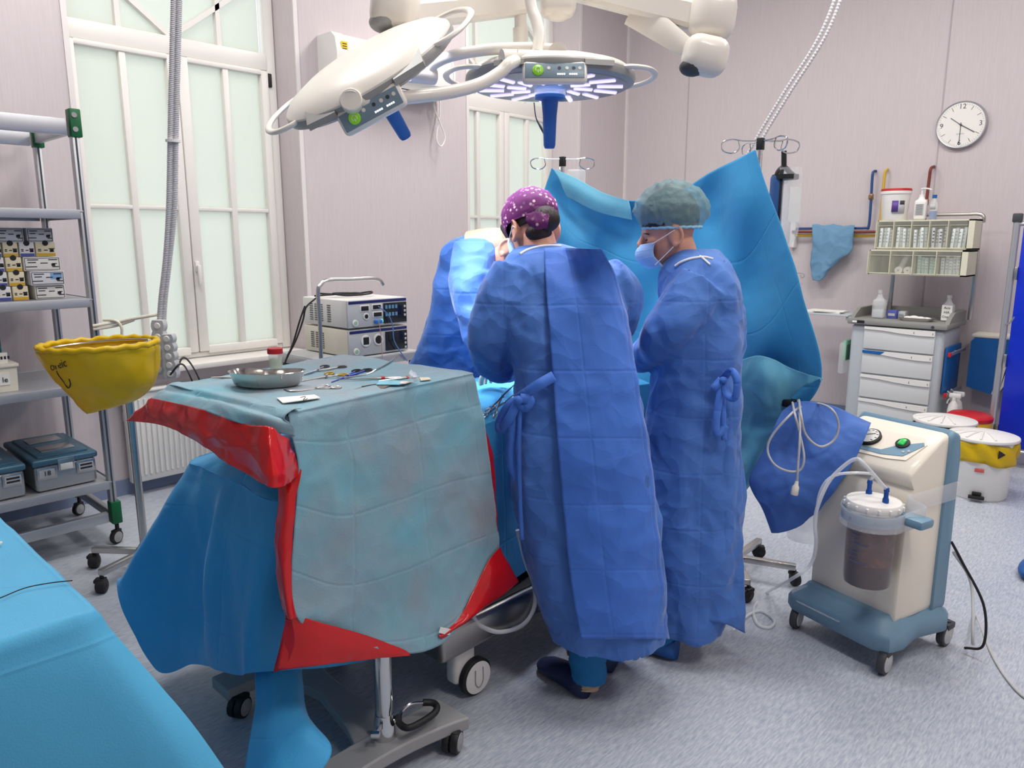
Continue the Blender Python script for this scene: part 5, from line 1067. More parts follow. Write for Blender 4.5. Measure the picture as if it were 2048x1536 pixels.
for z in (.73, .42):
    MB().rbox((CX1 + .035, cym, z), (.012, CY1 - CY0 - .05, .025), .002).build('side_rail', m_alu, ca); MB().rbox((CX1 + .035, CY0 + .02, z), (.022, .02, .034), .003).build('rail_end', m_red, ca)
    MB().rbox((CX1 + .015, cym, z), (.04, .02, .02), .002).build('rail_bracket', m_alu, ca)
MB().rbox((CX1 + .004, cym, .60), (.02, .40, .36), .01).build('side_panel', m_blueplastic, ca)
MB().rbox((CX0 - .28, cym - .05, .965), (.50, .34, .014), .004).build('side_shelf', m_cartgrey, ca); MB().rbox((CX0 - .03, cym - .05, .945), (.05, .30, .03), .004).build('shelf_bracket', m_cartgrey, ca)
for x in (-2.03, -1.44):
    MB().rbox((x, CY1 - .06, 1.22), (.03, .03, .52), .003).build('rack_post', m_steel, ca)
    MB().rbox((x, CY1 - .06, 1.6), (.024, .024, .28), .003).build('rack_post', m_steel, ca)
MB().tube([(-1.84, CY1 - .16, 1.765), (-1.55, CY1 - .16, 1.765), (-1.44, CY1 - .16, 1.765), (-1.405, CY1 - .16, 1.745), (-1.40, CY1 - .16, 1.70)], .013, 10, 40).build('rack_rail', m_steel, ca)
# stuff on the side shelf and hanging beside the cart
o = thing('paper_stack', 'white papers lying on the cart side shelf', 'papers', (-2.48, 6.45, .973)); MB().box((-2.46, 6.45, .979), (.30, .21, .012)).build('sheets', m_paper, o); MB().box((-2.42, 6.42, .987), (.24, .18, .004), Matrix.Translation((-2.42, 6.42, 0)) @ Matrix.Rotation(.2, 4, 'Z') @ Matrix.Translation((2.42, -6.42, 0))).build('top_sheet', m_paper, o)
o = thing('waste_pouch', 'clear plastic pouch with green sheet hanging beside the cart', 'pouch', (-2.24, 6.3, .4))
MB().rbox((-2.235, 6.33, .62), (.05, .16, .26), .02).build('pouch', m_film, o); MB().rbox((-2.225, 6.34, .68), (.03, .13, .17), .01).build('green_sheet', mat('green_sheet', S(120, 176, 150), .6), o)

# ------------------------------------------------------------------ tilt bin organiser
og = thing('bin_organiser', 'cream organiser with two tiers of clear tilt bins above the cart', 'organiser', (-1.74, 6.45, 1.3))
m_org = mat('organiser_cream', S(214, 212, 190), .5); m_bin = mat('bin_window', S(196, 196, 184), .15, alpha=.2)
TI = [(-2.07, -1.402, 1.502, 1.722, 5, 6.34), (-2.095, -1.412, 1.307, 1.498, 4, 6.29)]
random.seed(5)
m_pk = [mat('packet_white', S(214, 220, 218), .5), mat('packet_green', S(190, 216, 204), .5), mat('packet_silver', S(196, 198, 200), .4), mat('packet_print', S(150, 166, 160), .5)]
PK = {}
for ti, (x0, x1, z0, z1, n, yf) in enumerate(TI):
    yb = 6.56; fr = MB()
    fr.box(((x0 + x1) / 2, yb, (z0 + z1) / 2), (x1 - x0, .012, z1 - z0)); fr.box(((x0 + x1) / 2, (yf + yb) / 2, z0 + .005), (x1 - x0, yb - yf, .01)); fr.box(((x0 + x1) / 2, (yf + yb) / 2, z1 - .005), (x1 - x0, yb - yf, .01))
    fr.box((x0 + .003, (yf + yb) / 2, (z0 + z1) / 2), (.006, yb - yf, z1 - z0)); fr.box((x1 - .02, (yf + yb) / 2, (z0 + z1) / 2), (.04, yb - yf, z1 - z0)); fr.build('tier_frame', m_org, og)
    wd = (x1 - .04 - x0) / n
    for k_ in range(n):
        a, b2 = x0 + k_ * wd + .004, x0 + (k_ + 1) * wd - .004; bc = (a + b2) / 2
        bo = MB().box((bc, yf - .002, (z0 + z1) / 2), (b2 - a, .003, z1 - z0 - .016)).build('bin_front', m_bin, og)
        MB().box((bc, yf - .005, z1 - .042), (b2 - a, .004, .003)).build('bin_lip', m_org, bo); MB().box((bc, yf - .005, z0 + .012), (b2 - a, .005, .006)).build('bin_lip', m_org, bo)
        MB().box((a - .004, (yf + yb) / 2 - .03, (z0 + z1) / 2), (.004, yb - yf, z1 - z0 - .015)).build('divider', m_org, og)
        if ti == 1 and k_ == 0: continue
        if ti == 1 and k_ == 1:
            for (dx, dz, hz2) in ((-.03, .025, 0), (.035, .022, 0), (-.01, .07, 1)):
                q = thing('gauze_roll', 'white gauze roll in the lower organiser bin', 'gauze roll', (bc + dx, 6.4, z0 + dz), 0, 'gauze rolls')
                if hz2: MB().cyl((bc - .04, 6.40, z0 + .045), (bc + .0, 6.42, z0 + .15), .022, n=20).build('roll', m_paper, q)
                else: MB().cyl((bc + dx, 6.32, z0 + .035), (bc + dx, 6.42, z0 + .035), .028, n=24).build('roll', m_paper, q); MB().cyl((bc + dx, 6.318, z0 + .035), (bc + dx, 6.33, z0 + .035), .006, n=12).build('core', m_grey, q)
            continue
        np_ = 4 if wd < .14 else 5; kind = ['syringe', 'syringe', 'syringe', 'tube', 'swab'][k_ % 5] if ti == 0 else ['', '', 'dressing', 'catheter'][k_]
        for j in range(np_):
            pw = (b2 - a - .02) / np_; hgt = (z1 - z0) * (.62 + .1 * random.random()); px_ = a + .012 + pw * (j + .5)
            q = thing(kind + '_packet', {'syringe': ['sealed clear syringe packet in the end bin under the bucket', 'sealed clear syringe packet in the second bin under the bucket', 'sealed clear syringe packet in the bin under the pump bottle', '', ''][k_], 'tube': 'sealed packet with dark tubes in an upper organiser bin', 'swab': 'white paper swab packet in the end organiser bin', 'dressing': 'pale green dressing packet in a lower organiser bin', 'catheter': 'white catheter packet in the end lower organiser bin'}[kind], 'packet', (px_, 6.42, z0 + .012), 0, kind + ' packets in the organiser')
            MB().rbox((px_, 6.36 + .012 * (j % 2), z0 + .012 + hgt / 2), (pw * .92, .05, hgt), .006, Matrix.Translation((px_, 0, z0)) @ Matrix.Rotation(random.uniform(-.06, .06), 4, 'Y') @ Matrix.Translation((-px_, 0, -z0))).build('sleeve', m_pk[{'dressing': 1, 'syringe': 0, 'tube': 2, 'swab': 0, 'catheter': 0}[kind]], q)
            pr = MB()
            for l_ in range(4): pr.box((px_, 6.334 + .012 * (j % 2), z0 + .02 + hgt * (.25 + .17 * l_)), (pw * .5, .002, .006))
            po = pr.build('print', m_pk[3] if kind != 'tube' else m_dark, q); po['kind'] = 'stuff'
# on the organiser
o = thing('bucket', 'white plastic bucket with red lid and purple label on the organiser', 'bucket', (-1.985, 6.43, 1.723))
MB().lathe([(.088, 0), (.090, .004), (.104, .215)], 40, T_((-1.985, 6.43, 1.723))).build('pail', m_white, o); MB().lathe([(.109, .20), (.110, .215), (.108, .226)], 40, T_((-1.985, 6.43, 1.723))).build('rim', m_white, o)
MB().lathe([(.109, .222), (.111, .226), (.108, .24), (.02, .244)], 40, T_((-1.985, 6.43, 1.723))).build('lid', m_red, o)
def curved_label(o, c, R, a0, a1, z0, z1, m, nm='label'):
    P = np.array([[[c[0] + R * math.cos(a), c[1] + R * math.sin(a), z] for a in np.linspace(a0, a1, 14)] for z in (z0, z1)]); return sheet(nm, P, m, o, .0006)
curved_label(o, (-1.985, 6.43), .100, -1.45, -.55, 1.775, 1.875, m_lgrey); curved_label(o, (-1.985, 6.43), .1012, -1.5, -1.05, 1.785, 1.87, mat('purple_print', S(90, 60, 140), .5), 'label_print'); curved_label(o, (-1.985, 6.43), .1014, -.95, -.6, 1.84, 1.87, m_dark, 'label_print')
o = thing('pump_bottle', 'white disinfectant bottle with pump between bucket and blue bottle', 'bottle', (-1.80, 6.43, 1.723))
MB().rbox((-1.80, 6.43, 1.723 + .075), (.085, .055, .15), .016, seg=3).build('bottle', m_white, o); MB().lathe([(.035, .145), (.02, .165), (.016, .175), (.016, .19)], 24, T_((-1.80, 6.43, 1.723)), 1, .7).build('shoulder', m_white, o)
MB().lathe([(.007, .19), (.006, .225), (.012, .228), (.012, .238)], 16, T_((-1.80, 6.43, 1.723))).build('pump_stem', m_white, o); MB().tube([(-1.80, 6.43, 1.957), (-1.76, 6.43, 1.955), (-1.735, 6.43, 1.945)], .006, 8, 12).build('spout', m_white, o)
MB().box((-1.80, 6.401, 1.80), (.06, .002, .085)).build('label', m_lgrey, o)
lb = MB(); [lb.box((-1.80, 6.3995, 1.765 + i * .01), (.046, .001, .003)) for i in range(8)]; lb.build('label_print', m_ink, o)['kind'] = 'stuff'
o = thing('blue_bottle', 'small clear bottle with blue cap and blue liquid on the organiser', 'bottle', (-1.71, 6.43, 1.723))
MB().lathe([(.026, 0), (.027, .003), (.027, .12), (.016, .15), (.013, .16)], 24, T_((-1.71, 6.43, 1.723))).build('bottle', m_clear, o); MB().lathe([(.025, .003), (.025, .065)], 24, T_((-1.71, 6.43, 1.723))).build('liquid', mat('blue_liquid', S(20, 90, 160), .2), o); MB().lathe([(.016, .16), (.016, .185)], 20, T_((-1.71, 6.43, 1.723))).build('cap', m_blueplastic, o); curved_label(o, (-1.71, 6.43), .0278, -2.4, -.8, 1.80, 1.84, m_lgrey)
# on the cart top
def flask(x, y, lab, h=.165, wd=.085, fill=.45, writing=None):
    o = thing('plastic_bottle', lab, 'bottle', (x, y, .958)); z = .958
    MB().rbox((x, y, z + h * .4), (wd, wd * .8, h * .8), .018, seg=3).build('bottle', m_clear, o); MB().lathe([(wd * .4, h * .78), (wd * .2, h * .92), (wd * .17, h * 1.06)], 20, T_((x, y, z)), 1, .8).build('neck', m_clear, o); MB().lathe([(wd * .2, h * 1.05), (wd * .2, h * 1.18)], 18, T_((x, y, z))).build('cap', m_lgrey, o)
    if fill: MB().rbox((x, y, z + h * .02 + h * fill * .4), (wd * .93, wd * .74, h * fill * .8), .014).build('liquid', mat('bottle_liquid', S(214, 220, 224), .2, alpha=.55), o)
    if writing:
        MB().box((x, y - wd * .41, z + h * .40), (wd * .84, .002, h * .68)).build('label', m_paper, o)
        for i, (tx, sz) in enumerate(writing): text(o, tx, (x, y - wd * .42, z + h * (.62 - .2 * i)), (1, 0, 0), (0, 0, 1), sz, m_ink, 'handwriting')
    return o
flask(-2.01, 6.36, 'clear bottle of liquid standing beside the blue box on the cart', .19, .095)
flask(-1.545, 6.47, 'clear bottle with handwritten white label on the cart', .17, .085, 0, [('Acis', .026), ('HA', .028), ('Cmplt', .024)])
o = thing('glove_box', 'blue cardboard box next to the liquid bottle on the cart', 'box', (-1.92, 6.44, .958)); MB().rbox((-1.925, 6.44, .99), (.07, .09, .065), .002).build('box', mat('box_blue', S(80, 92, 170), .6), o); MB().box((-1.925, 6.394, .99), (.05, .002, .02)).build('print', m_lgrey, o)
o = thing('carton', 'small white carton behind the blue box on the cart', 'box', (-1.86, 6.47, .958)); MB().rbox((-1.862, 6.48, .987), (.052, .09, .058), .002).build('box', m_lgrey, o); MB().box((-1.862, 6.434, .99), (.03, .002, .01)).build('print', m_grey, o)
o = thing('instrument_tray', 'shallow steel tray of cotton swabs on the cart', 'tray', (-1.72, 6.36, .958)); 
MB().loft([[np.array([-1.73 + .125 * s_ * math.copysign(abs(math.cos(a)) ** .6, math.cos(a)), 6.36 + .075 * s_ * math.copysign(abs(math.sin(a)) ** .6, math.sin(a)), z]) for a in np.linspace(0, 2 * math.pi, 36, endpoint=False)] for z, s_ in ((.958, .8), (.960, .86), (.982, 1.0), (.984, 1.02), (.982, .96), (.964, .8))]).build('tray', m_steel, o)
for k_, (dx, dy, rr) in enumerate(((-.06, 0, .022), (-.02, .01, .026), (.03, -.01, .024), (.07, .01, .02), (0, .03, .02))):
    q = MB().ell((-1.73 + dx, 6.36 + dy, .964 + rr * .62), (rr * 1.5, rr, rr * .62)).build('cotton_swab', m_paper); tag(q, 'white cotton swab in the steel tray on the cart', 'swab', 'cotton swabs in the tray')
# spray bottles on the rail
for k_, (y, lab) in enumerate(((6.33, 'white spray bottle on the cart rail next to the bins'), (6.43, 'second white spray bottle hung on the cart rail behind the first'))):
    x = CX1 + .085; z = .16; o = thing('spray_bottle', lab, 'spray bottle', (x, y, z))
    MB().lathe([(.036, 0), (.040, .01), (.040, .15), (.032, .19), (.016, .215), (.015, .225)], 24, T_((x, y, z))).build('bottle', m_white, o)
    h = MB().rbox((x + .005, y - .0, z + .255), (.085, .03, .04), .012); h.cyl((x, y, z + .22), (x, y, z + .245), .016); ho = h.build('spray_head', m_white, o)
    MB().tube([(x - .02, y, z + .24), (x - .04, y, z + .215), (x - .045, y, z + .19)], .006, 8, 12).build('trigger', m_white, ho)
    MB().tube([(x, y + .03, z + .19), (CX1 + .05, y + .02, z + .26), (CX1 + .035, y, z + .285)], .004, 8, 10).build('rail_hook', m_white, o)
# ================================================================== wall side: pipes, towel, clock, dispenser
WY = BY
def pipe(nm, pts, m, r, lab, valve=None):
    o = thing(nm, lab, 'pipe', pts[0]); MB().tube(pts, r, 12, 60).build('pipe', m, o)
    if valve is not None:
        v_ = MB().rbox(tuple(valve), (.035, .035, .05), .008); v_.cyl((valve[0], valve[1] - .03, valve[2]), (valve[0], valve[1], valve[2]), .014); v_.build('valve', mat('brass', S(150, 120, 90), .4, .7), o)
    return o
m_pb = mat('pipe_blue', S(40, 74, 130), .45); m_pbr = mat('pipe_brown', S(120, 58, 48), .5); m_py = mat('pipe_yellow', S(206, 168, 50), .45)
YP = WY - .05
pipe('blue_pipe', [(-2.95, YP, 1.672), (-2.5, YP, 1.672), (-2.33, YP, 1.672), (-2.30, YP, 1.69), (-2.30, YP, 1.90), (-2.305, YP, 2.05), (-2.305, YP, 2.12), (-2.30, YP + .02, 2.14), (-2.29, WY - .014, 2.14)], m_pb, .011, 'blue gas pipe running along the wall and up', (-2.302, YP, 1.93))
pipe('brown_pipe', [(-2.95, YP - .028, 1.645), (-2.4, YP - .028, 1.64), (-1.95, YP - .028, 1.64), (-1.87, YP - .028, 1.66), (-1.865, YP - .028, 1.8), (-1.86, YP - .028, 2.05), (-1.855, YP - .028, 2.13), (-1.85, WY - .015, 2.15)], m_pbr, .012, 'brown gas pipe running along the wall under the blue one', (-1.865, YP - .028, 1.87))
pipe('yellow_pipe', [(-2.95, YP, 1.612), (-2.5, YP, 1.608), (-2.26, YP, 1.608), (-2.215, YP, 1.64), (-2.21, YP, 1.9), (-2.21, YP, 2.1), (-2.205, YP + .01, 2.14), (-2.20, WY - .014, 2.15)], m_py, .011, 'yellow gas pipe running along the wall lowest of three')
o = thing('outlet_plate', 'white gas outlet plate at the pipe ends on the wall', 'outlet', (-2.95, WY, 1.6)); MB().rbox((-2.955, WY - .035, 1.62), (.05, .07, .24), .012, seg=3).build('plate', m_white, o); MB().tube([(-2.93, YP - .03, 1.27), (-2.84, YP - .03, 1.275), (-2.81, YP - .03, 1.255), (-2.83, YP - .03, 1.235), (-2.85, YP - .03, 1.26)], .004, 8, 30).build('hook', m_grey, o); MB().cyl((-2.93, YP - .03, 1.27), (-2.93, WY, 1.27), .004).build('hook_stem', m_grey, o)
tw = thing('hung_cloth', 'folded grey blue cloth hung over the wall pipes', 'cloth', (-2.6, WY - .09, 1.2))
c2 = lambda x, y, d_=.0: ony(x, y, YP - .03 - d_)
rows = [[c2(1627, 460, -.05), c2(1660, 458, -.05), c2(1707, 460, -.05)], [c2(1625, 452), c2(1665, 451), c2(1709, 454)], [c2(1625, 485, .03), c2(1665, 482, .05), c2(1706, 480, .02)], [c2(1622, 515, .02), c2(1660, 508, .05), c2(1703, 502, .03)], [c2(1621, 540, .02), c2(1648, 535, .06), c2(1678, 520, .03)], [c2(1626, 560, .03), c2(1640, 561, .05), c2(1655, 545, .03)]]
sheet('cloth_sheet', wrinkle(sheet_pts([np.array(r_) for r_ in rows], 60, 40), .012, 9, 2.0, .008, (8, 8, 3)), mat('dull_blue_cloth', S(104, 146, 178), .75, bump=.15, bscale=200), tw, .003)
ck = thing('wall_clock', 'round white wall clock with silver rim', 'clock', (-1.685, WY, 2.45)); cc3 = np.array([-1.685, WY, 2.452]); R_c = .178
cm = look(cc3, (0, -1, 0)); sx_ = lambda a, r_, z=.0: Vector(cc3) + Vector((math.sin(a) * r_, -z, math.cos(a) * r_))
MB().lathe([(R_c * .95, 0), (R_c, .012), (R_c, .034), (R_c * .965, .040), (R_c * .93, .036)], 64, cm).build('rim', m_alu, ck); MB().lathe([(R_c * .925, .036), (R_c * .92, .0385)], 64, cm).build('face', m_paper, ck)
for i in range(60):
    a = 2 * math.pi * i / 60
    if i % 15 == 0: continue
    r0, r1_ = (.68, .86) if i % 5 == 0 else (.84, .88)
    p_, q_ = sx_(a, R_c * r0, .0392), sx_(a, R_c * r1_, .0392); MB().tube([tuple(p_), tuple(q_)], .0010 if i % 5 else .0016, 5).build('hour_mark' if i % 5 == 0 else 'minute_mark', m_dark, ck)
for n_, a in (('12', 0), ('3', math.pi / 2), ('6', math.pi), ('9', 3 * math.pi / 2)): text(ck, n_, sx_(a, R_c * .76, .0375), (1, 0, 0), (0, 0, 1), .052, m_dark, 'numeral')
for a, L_, w_, nm in ((math.radians(122), .66, .0028, 'hour_hand'), (math.radians(180), .82, .0022, 'minute_hand'), (math.radians(307), .52, .002, 'second_hand')): MB().tube([tuple(sx_(a + math.pi, R_c * .1, .043)), tuple(sx_(a, R_c * L_, .043))], w_, 6).build(nm, m_dark, ck)
MB().lathe([(.007, .036), (.007, .047)], 14, cm).build('hub', m_dark, ck); text(ck, 'QUARTZ', sx_(math.pi, R_c * .38, .0375), (1, 0, 0), (0, 0, 1), .014, m_grey, 'face_print')
o = thing('towel_dispenser', 'blue and cream wall dispenser behind the screen post', 'dispenser', (-1.33, WY - .1, .4)); DX = .055
prf = [(-1.465, .44), (-1.465, .80), (-1.44, .83), (-1.21, .83), (-1.19, .80), (-1.20, .50), (-1.24, .42), (-1.30, .40)]
mm = Matrix(((1, 0, 0, DX), (0, 0, 1, WY - .20), (0, 1, 0, 0), (0, 0, 0, 1))); MB().prism(prf, 0, .19, mm).build('body', m_blueplastic, o); MB().prism([(-1.19, .80), (-1.20, .50), (-1.24, .42), (-1.29, .40), (-1.265, .50), (-1.235, .62), (-1.19, .70)], -.004, .0, mm).build('cover_flash', m_cream, o); MB().rbox((-1.33 + DX, WY - .105, .845), (.27, .2, .03), .01).build('top_cover', m_cream, o)
# ================================================================== pedal bins, sharps bucket and folding screen
def pedal_bin(x, y, lab, bagm, print_, R=.168, h=.33):
    o = thing('pedal_bin', lab, 'bin', (x, y, 0)); T0 = T_((x, y, 0))
    MB().lathe([(R * .86, 0), (R * .9, .01), (R * .97, h - .03), (R * .98, h)], 40, T0).build('pail', m_white, o)
    P = np.array([[[x + (R * rr + .010 * math.sin(a * 9 + z * 40) * (1 if rr > .99 else .4)) * math.cos(a), y + (R * rr + .010 * math.sin(a * 9 + z * 40)) * math.sin(a), z + .014 * math.sin(a * 3)] for a in np.linspace(0, 2 * math.pi, 90)] for z, rr in ((h + .004, .99), (h - .005, 1.03), (h - .05, 1.05), (h - .10, 1.05), (h - .125, 1.02))])
    P[:, -1] = P[:, 0]; bg = sheet('liner', wrinkle(P, .006, 14, 3.0), bagm, o, .001)
    l_ = MB().lathe([(R * 1.08, h + .008), (R * 1.10, h + .014), (R * 1.08, h + .026), (R * .6, h + .045), (.01, h + .052)], 48, T0); lo_ = l_.build('lid', m_white, o, 60)
    for a in np.linspace(-.9, .9, 5): d = np.array([math.cos(a - 1.9), math.sin(a - 1.9)]); MB().tube([(x, y, h + .052), (x + d[0] * R * .55, y + d[1] * R * .55, h + .049), (x + d[0] * R, y + d[1] * R, h + .032)], .006, 6, 10).build('lid_rib', m_white, lo_)
    fd = np.array([-x, -y]); fd = fd / np.linalg.norm(fd); p = np.array([x, y]) + fd * (R * .92); MB().rbox((0, 0, 0), (.03, .085, .018), .004, T_((p[0] + fd[0] * .018, p[1] + fd[1] * .018, .03)) @ Matrix.Rotation(math.atan2(fd[1], fd[0]), 4, 'Z')).build('pedal', m_black, o); MB().rbox((0, 0, 0), (.03, .05, .02), .004, T_((p[0], p[1], .05)) @ Matrix.Rotation(math.atan2(fd[1], fd[0]), 4, 'Z')).build('pedal_stem', m_black, o)
    if print_:
        side = np.array([-fd[1], fd[0]]); q_ = np.array([x, y]) + (fd * .80 + side * .50) * R * 1.11
        tri = MB().lathe([(.030, 0), (.030, .002)], 3, look((q_[0], q_[1], h - .05), (fd[0] * .8 + side[0] * .5, fd[1] * .8 + side[1] * .5, 0))); tri.build('hazard_print', m_ink, o)
        q_ = np.array([x, y]) + fd * R * 1.005; MB().rbox((q_[0], q_[1], h - .16), (.004, .05, .022), .001, T_((q_[0], q_[1], 0)) @ Matrix.Rotation(math.atan2(fd[1], fd[0]), 4, 'Z') @ T_((-q_[0], -q_[1], 0))).build('red_sticker', mat('sticker_red', S(200, 90, 90), .6), o)
    return o
b2 = onz(1990, 1008, 0) + .185 * np.array([*f2, 0]); pedal_bin(b2[0], b2[1], 'white pedal bin with yellow liner and hazard print', m_yel, True, .178, .36)
b1 = onz(1922, 972, 0) + .26 * np.array([*f2, 0]); pedal_bin(b1[0], b1[1], 'white pedal bin with black liner', mat('black_liner', S(24, 24, 26), .25, bump=.4, bscale=14), False, .178, .36)
sx0, sy0 = -1.22, 5.98; o = thing('sharps_bucket', 'yellow sharps bucket with red lid behind the pedal bins', 'bucket', (sx0, sy0, 0)); MB().lathe([(.12, 0), (.14, .30), (.14, .33)], 32, T_((sx0, sy0, 0))).build('pail', mat('sharps_yellow', S(222, 180, 40), .45), o); MB().lathe([(.145, .325), (.147, .35), (.12, .37), (.01, .375)], 32, T_((sx0, sy0, 0))).build('lid', m_red, o)
sc_ = thing('folding_screen', 'folding privacy screen with blue curtain panel and grey posts', 'screen', (-.7, 6.1, 0))
m_curt = mat('screen_blue', S(12, 44, 190), .3, bump=.1, bscale=8)
for x in (-1.10, -.25): MB().cyl((x, 6.1, .03), (x, 6.1, 1.70), .022, n=20).build('post', m_alu, sc_); MB().rbox((x, 6.1, 1.72), (.055, .055, .06), .008).build('post_cap', m_dark, sc_); castor_parts(sc_, (x, 6.1, 0), .025, .02, 0, stem=-.02)
for z in (.12, 1.68): MB().cyl((-1.10, 6.1, z), (-.25, 6.1, z), .014).build('rail', m_alu, sc_)
MB().rbox((-.66, 6.1, .90), (.80, .012, 1.52), .004).build('panel', m_curt, sc_)
for z in (1.35, .75, .25): MB().rbox((-1.068, 6.085, z), (.018, .03, .09), .004).build('hinge', m_steel, sc_)
MB().tube([(-1.09, 6.07, 1.0), (-1.06, 6.05, 1.02), (-1.04, 6.05, 1.06)], .005, 8, 10).build('latch', m_steel, sc_)
sh = thing('overshoe', 'blue overshoe toe at the edge of the floor', 'shoe', onz(2052, 1155)); p = onz(2060, 1150); MB().ell((p[0], p[1], .035), (.05, .12, .04)).build('cover', mat('overshoe_blue', S(24, 84, 150), .5), sh)
# ================================================================== surgical lamps
def n3(v): v = np.array(v, float); return v / np.linalg.norm(v)
m_lens = mat('lens_cover', S(150, 158, 178), .12, alpha=.55); m_led = mat('led_module', S(220, 210, 255), .3, emit=(.74, .66, 1.0), estr=1.1); m_rimgrey = mat('lamp_rim_grey', S(150, 150, 148), .4)
m_panelgrey = mat('panel_grey', S(120, 140, 152), .35)
def lamp_head(c, n, pdir, label, lit, power):
    c = np.array(c); n = n3(n); y = np.array(pdir, float); y = n3(y - n * y.dot(n)); x = np.cross(y, n)   # y points to the control panel, n away from the light
    F_ = frame(c, x, y, n); o = thing('surgical_lamp', label, 'lamp', c - n * .22)
    def lp(mb, nm, m, par=None, sm=40): mb.v = [tuple(F_ @ Vector(v)) for v in mb.v]; return mb.build(nm, m, par or o, sm)
    R = .30
    lp(MB().lathe([(R * .96, .0), (R * 1.02, .008), (R * 1.04, .022), (R * 1.03, .036)], 72), 'rim', m_rimgrey)
    lp(MB().lathe([(R * 1.025, .034), (R * 1.02, .042), (R * .93, .062), (R * .72, .080), (R * .5, .088), (.001, .092)], 72), 'housing', m_lampwhite)
    le = lp(MB().lathe([(R * .945, -.003), (R * .955, .004)], 72), 'lens', m_lens)
    rec = lp(MB().lathe([(R * .93, .006), (R * .93, .012)], 64), 'reflector', mat('reflector', S(104, 108, 128), .3, .6))
    k_ = 0
    for ring, cnt, r0, r1_ in ((0, 10, .30, .52), (1, 14, .58, .88)):
        for i in range(cnt):
            a = 2 * math.pi * (i + .5 * ring) / cnt; d = np.array([math.cos(a), math.sin(a), 0]); tw_ = np.array([-d[1], d[0], 0]) * .25
            p, q = d * R * r0, (d * r1_ + tw_ * .3) * R; mb = MB().tube([p + [0, 0, .001], q + [0, 0, .001]], .011, 8); lp(mb, 'led_module', m_led if (lit or i % 2) else m_lens, rec)
    # loop handles on both sides
    for s_ in (-1, 1):
        a0 = 0 if s_ > 0 else math.pi; pts = [np.array([math.cos(a0 + t_) * R * rr, math.sin(a0 + t_) * R * rr, .035]) for t_, rr in ((-.62, 1.0), (-.56, 1.12), (-.42, 1.22), (-.2, 1.26), (0, 1.27), (.2, 1.26), (.42, 1.22), (.56, 1.12), (.62, 1.0))]
        mb = MB(); P = catmull(pts, 40); ring = []
        for i in range(40):
            t_ = n3(P[min(i + 1, 39)] - P[max(i - 1, 0)]); nn_ = np.cross(t_, [0, 0, 1]); ring.append([P[i] + nn_ * .012 * math.cos(b_) + np.array([0, 0, .008]) * math.sin(b_) for b_ in np.linspace(0, 2 * math.pi, 10, endpoint=False)])
        lp(mb.loft(ring), 'grip_loop', m_lampwhite)
    # grey side facets and the control panel
    for s_ in (-1, 1): lp(MB().loft([[np.array([s_ * xx, R * .86 - abs(xx) * .25, .045 + dz]) + np.array([0, dy, 0]) for dy, dz in ((-.03, .02), (.07, -.012), (.075, -.03), (-.03, -.01))] for xx in (.10, .20)]), 'side_facet', m_rimgrey)
    al = 1.25; pm = Matrix.Translation((0, R * 1.0, -.012)) @ Matrix.Rotation(-al, 4, 'X')
    pa_ = MB().rbox((0, 0, 0), (.215, .075, .034), .016, pm, 3); pa_.rbox((0, -.06, -.006), (.17, .10, .045), .02, Matrix.Translation((0, R * .96, .028)), 3); po = lp(pa_, 'control_panel', m_lampwhite)
    lp(MB().rbox((.0, 0, .0165), (.195, .052, .004), .002, pm), 'panel_face', m_panelgrey, po)
    lp(MB().lathe([(.0185, .017), (.0185, .021), (.016, .023)], 24, pm @ Matrix.Translation((.055, 0, 0))), 'power_button', mat('button_lime', S(120, 178, 40), .35, emit=S(120, 190, 40), estr=.25), po)
    tr_ = [(math.cos(a) * .008, math.sin(a) * .008) for a in np.linspace(2.3, 7.1, 12)]; pw_ = MB().tube([pm @ Vector((.055 + a, b_, .0235)) for a, b_ in tr_], .0012, 5); pw_.tube([tuple(pm @ Vector((.055, .002, .0235))), tuple(pm @ Vector((.055, .011, .0235)))], .0012, 5); lp(pw_, 'power_symbol', m_lampwhite, po)
    for i, xx in enumerate((.02, -.015, -.04, -.062, -.082)): lp(MB().lathe([(.006, .0185), (.0055, .0195)], 12, pm @ Matrix.Translation((xx, -.008, 0))), 'panel_key', m_dark if i % 2 else m_lampwhite, po)
    for g0 in (-.031, -.071):
        for i in range(4): lp(MB().box((g0 + i * .007, .013, .019), (.005, .005, .001), pm), 'level_light', mat('level_led', (1, 1, 1), .3, emit=(1, 1, 1), estr=1.5), po)
    # central sterile handle
    lp(MB().lathe([(.058, -.03), (.058, -.006), (.05, .0)], 32), 'handle_collar', m_clear); ha = MB().lathe([(.018, -.215), (.022, -.205), (.026, -.10), (.030, -.06), (.032, -.045), (.055, -.04), (.055, -.026), (.03, -.02)], 28); lp(ha, 'sterile_handle', m_lampblue)
    d = bpy.data.lights.new('lamp_beam', 'AREA'); d.shape = 'DISK'; d.size = R * 1.7; d.energy = power; d.color = (.93, .92, 1.0); d.spread = math.radians(50)
    lo_ = bpy.data.objects.new('lamp_beam', d); COL.objects.link(lo_); lo_.matrix_world = frame(c - n * .012, x, y, n)
    return o, F_
L2 = atv(1100, 175, 2.92); lamp2, F2 = lamp_head(L2, (0, 0, 1), -cf, 'lit round surgical lamp hanging level above the operating field', True, 5.5)
n1_ = -.43 * cr + .70 * cu - .57 * cf; L1 = atv(746, 160, 2.62); lamp1, F1 = lamp_head(L1, n1_, 0.066 * cr - .327 * cu - .45 * cf, 'tilted round surgical lamp seen from its cream back', True, 4)
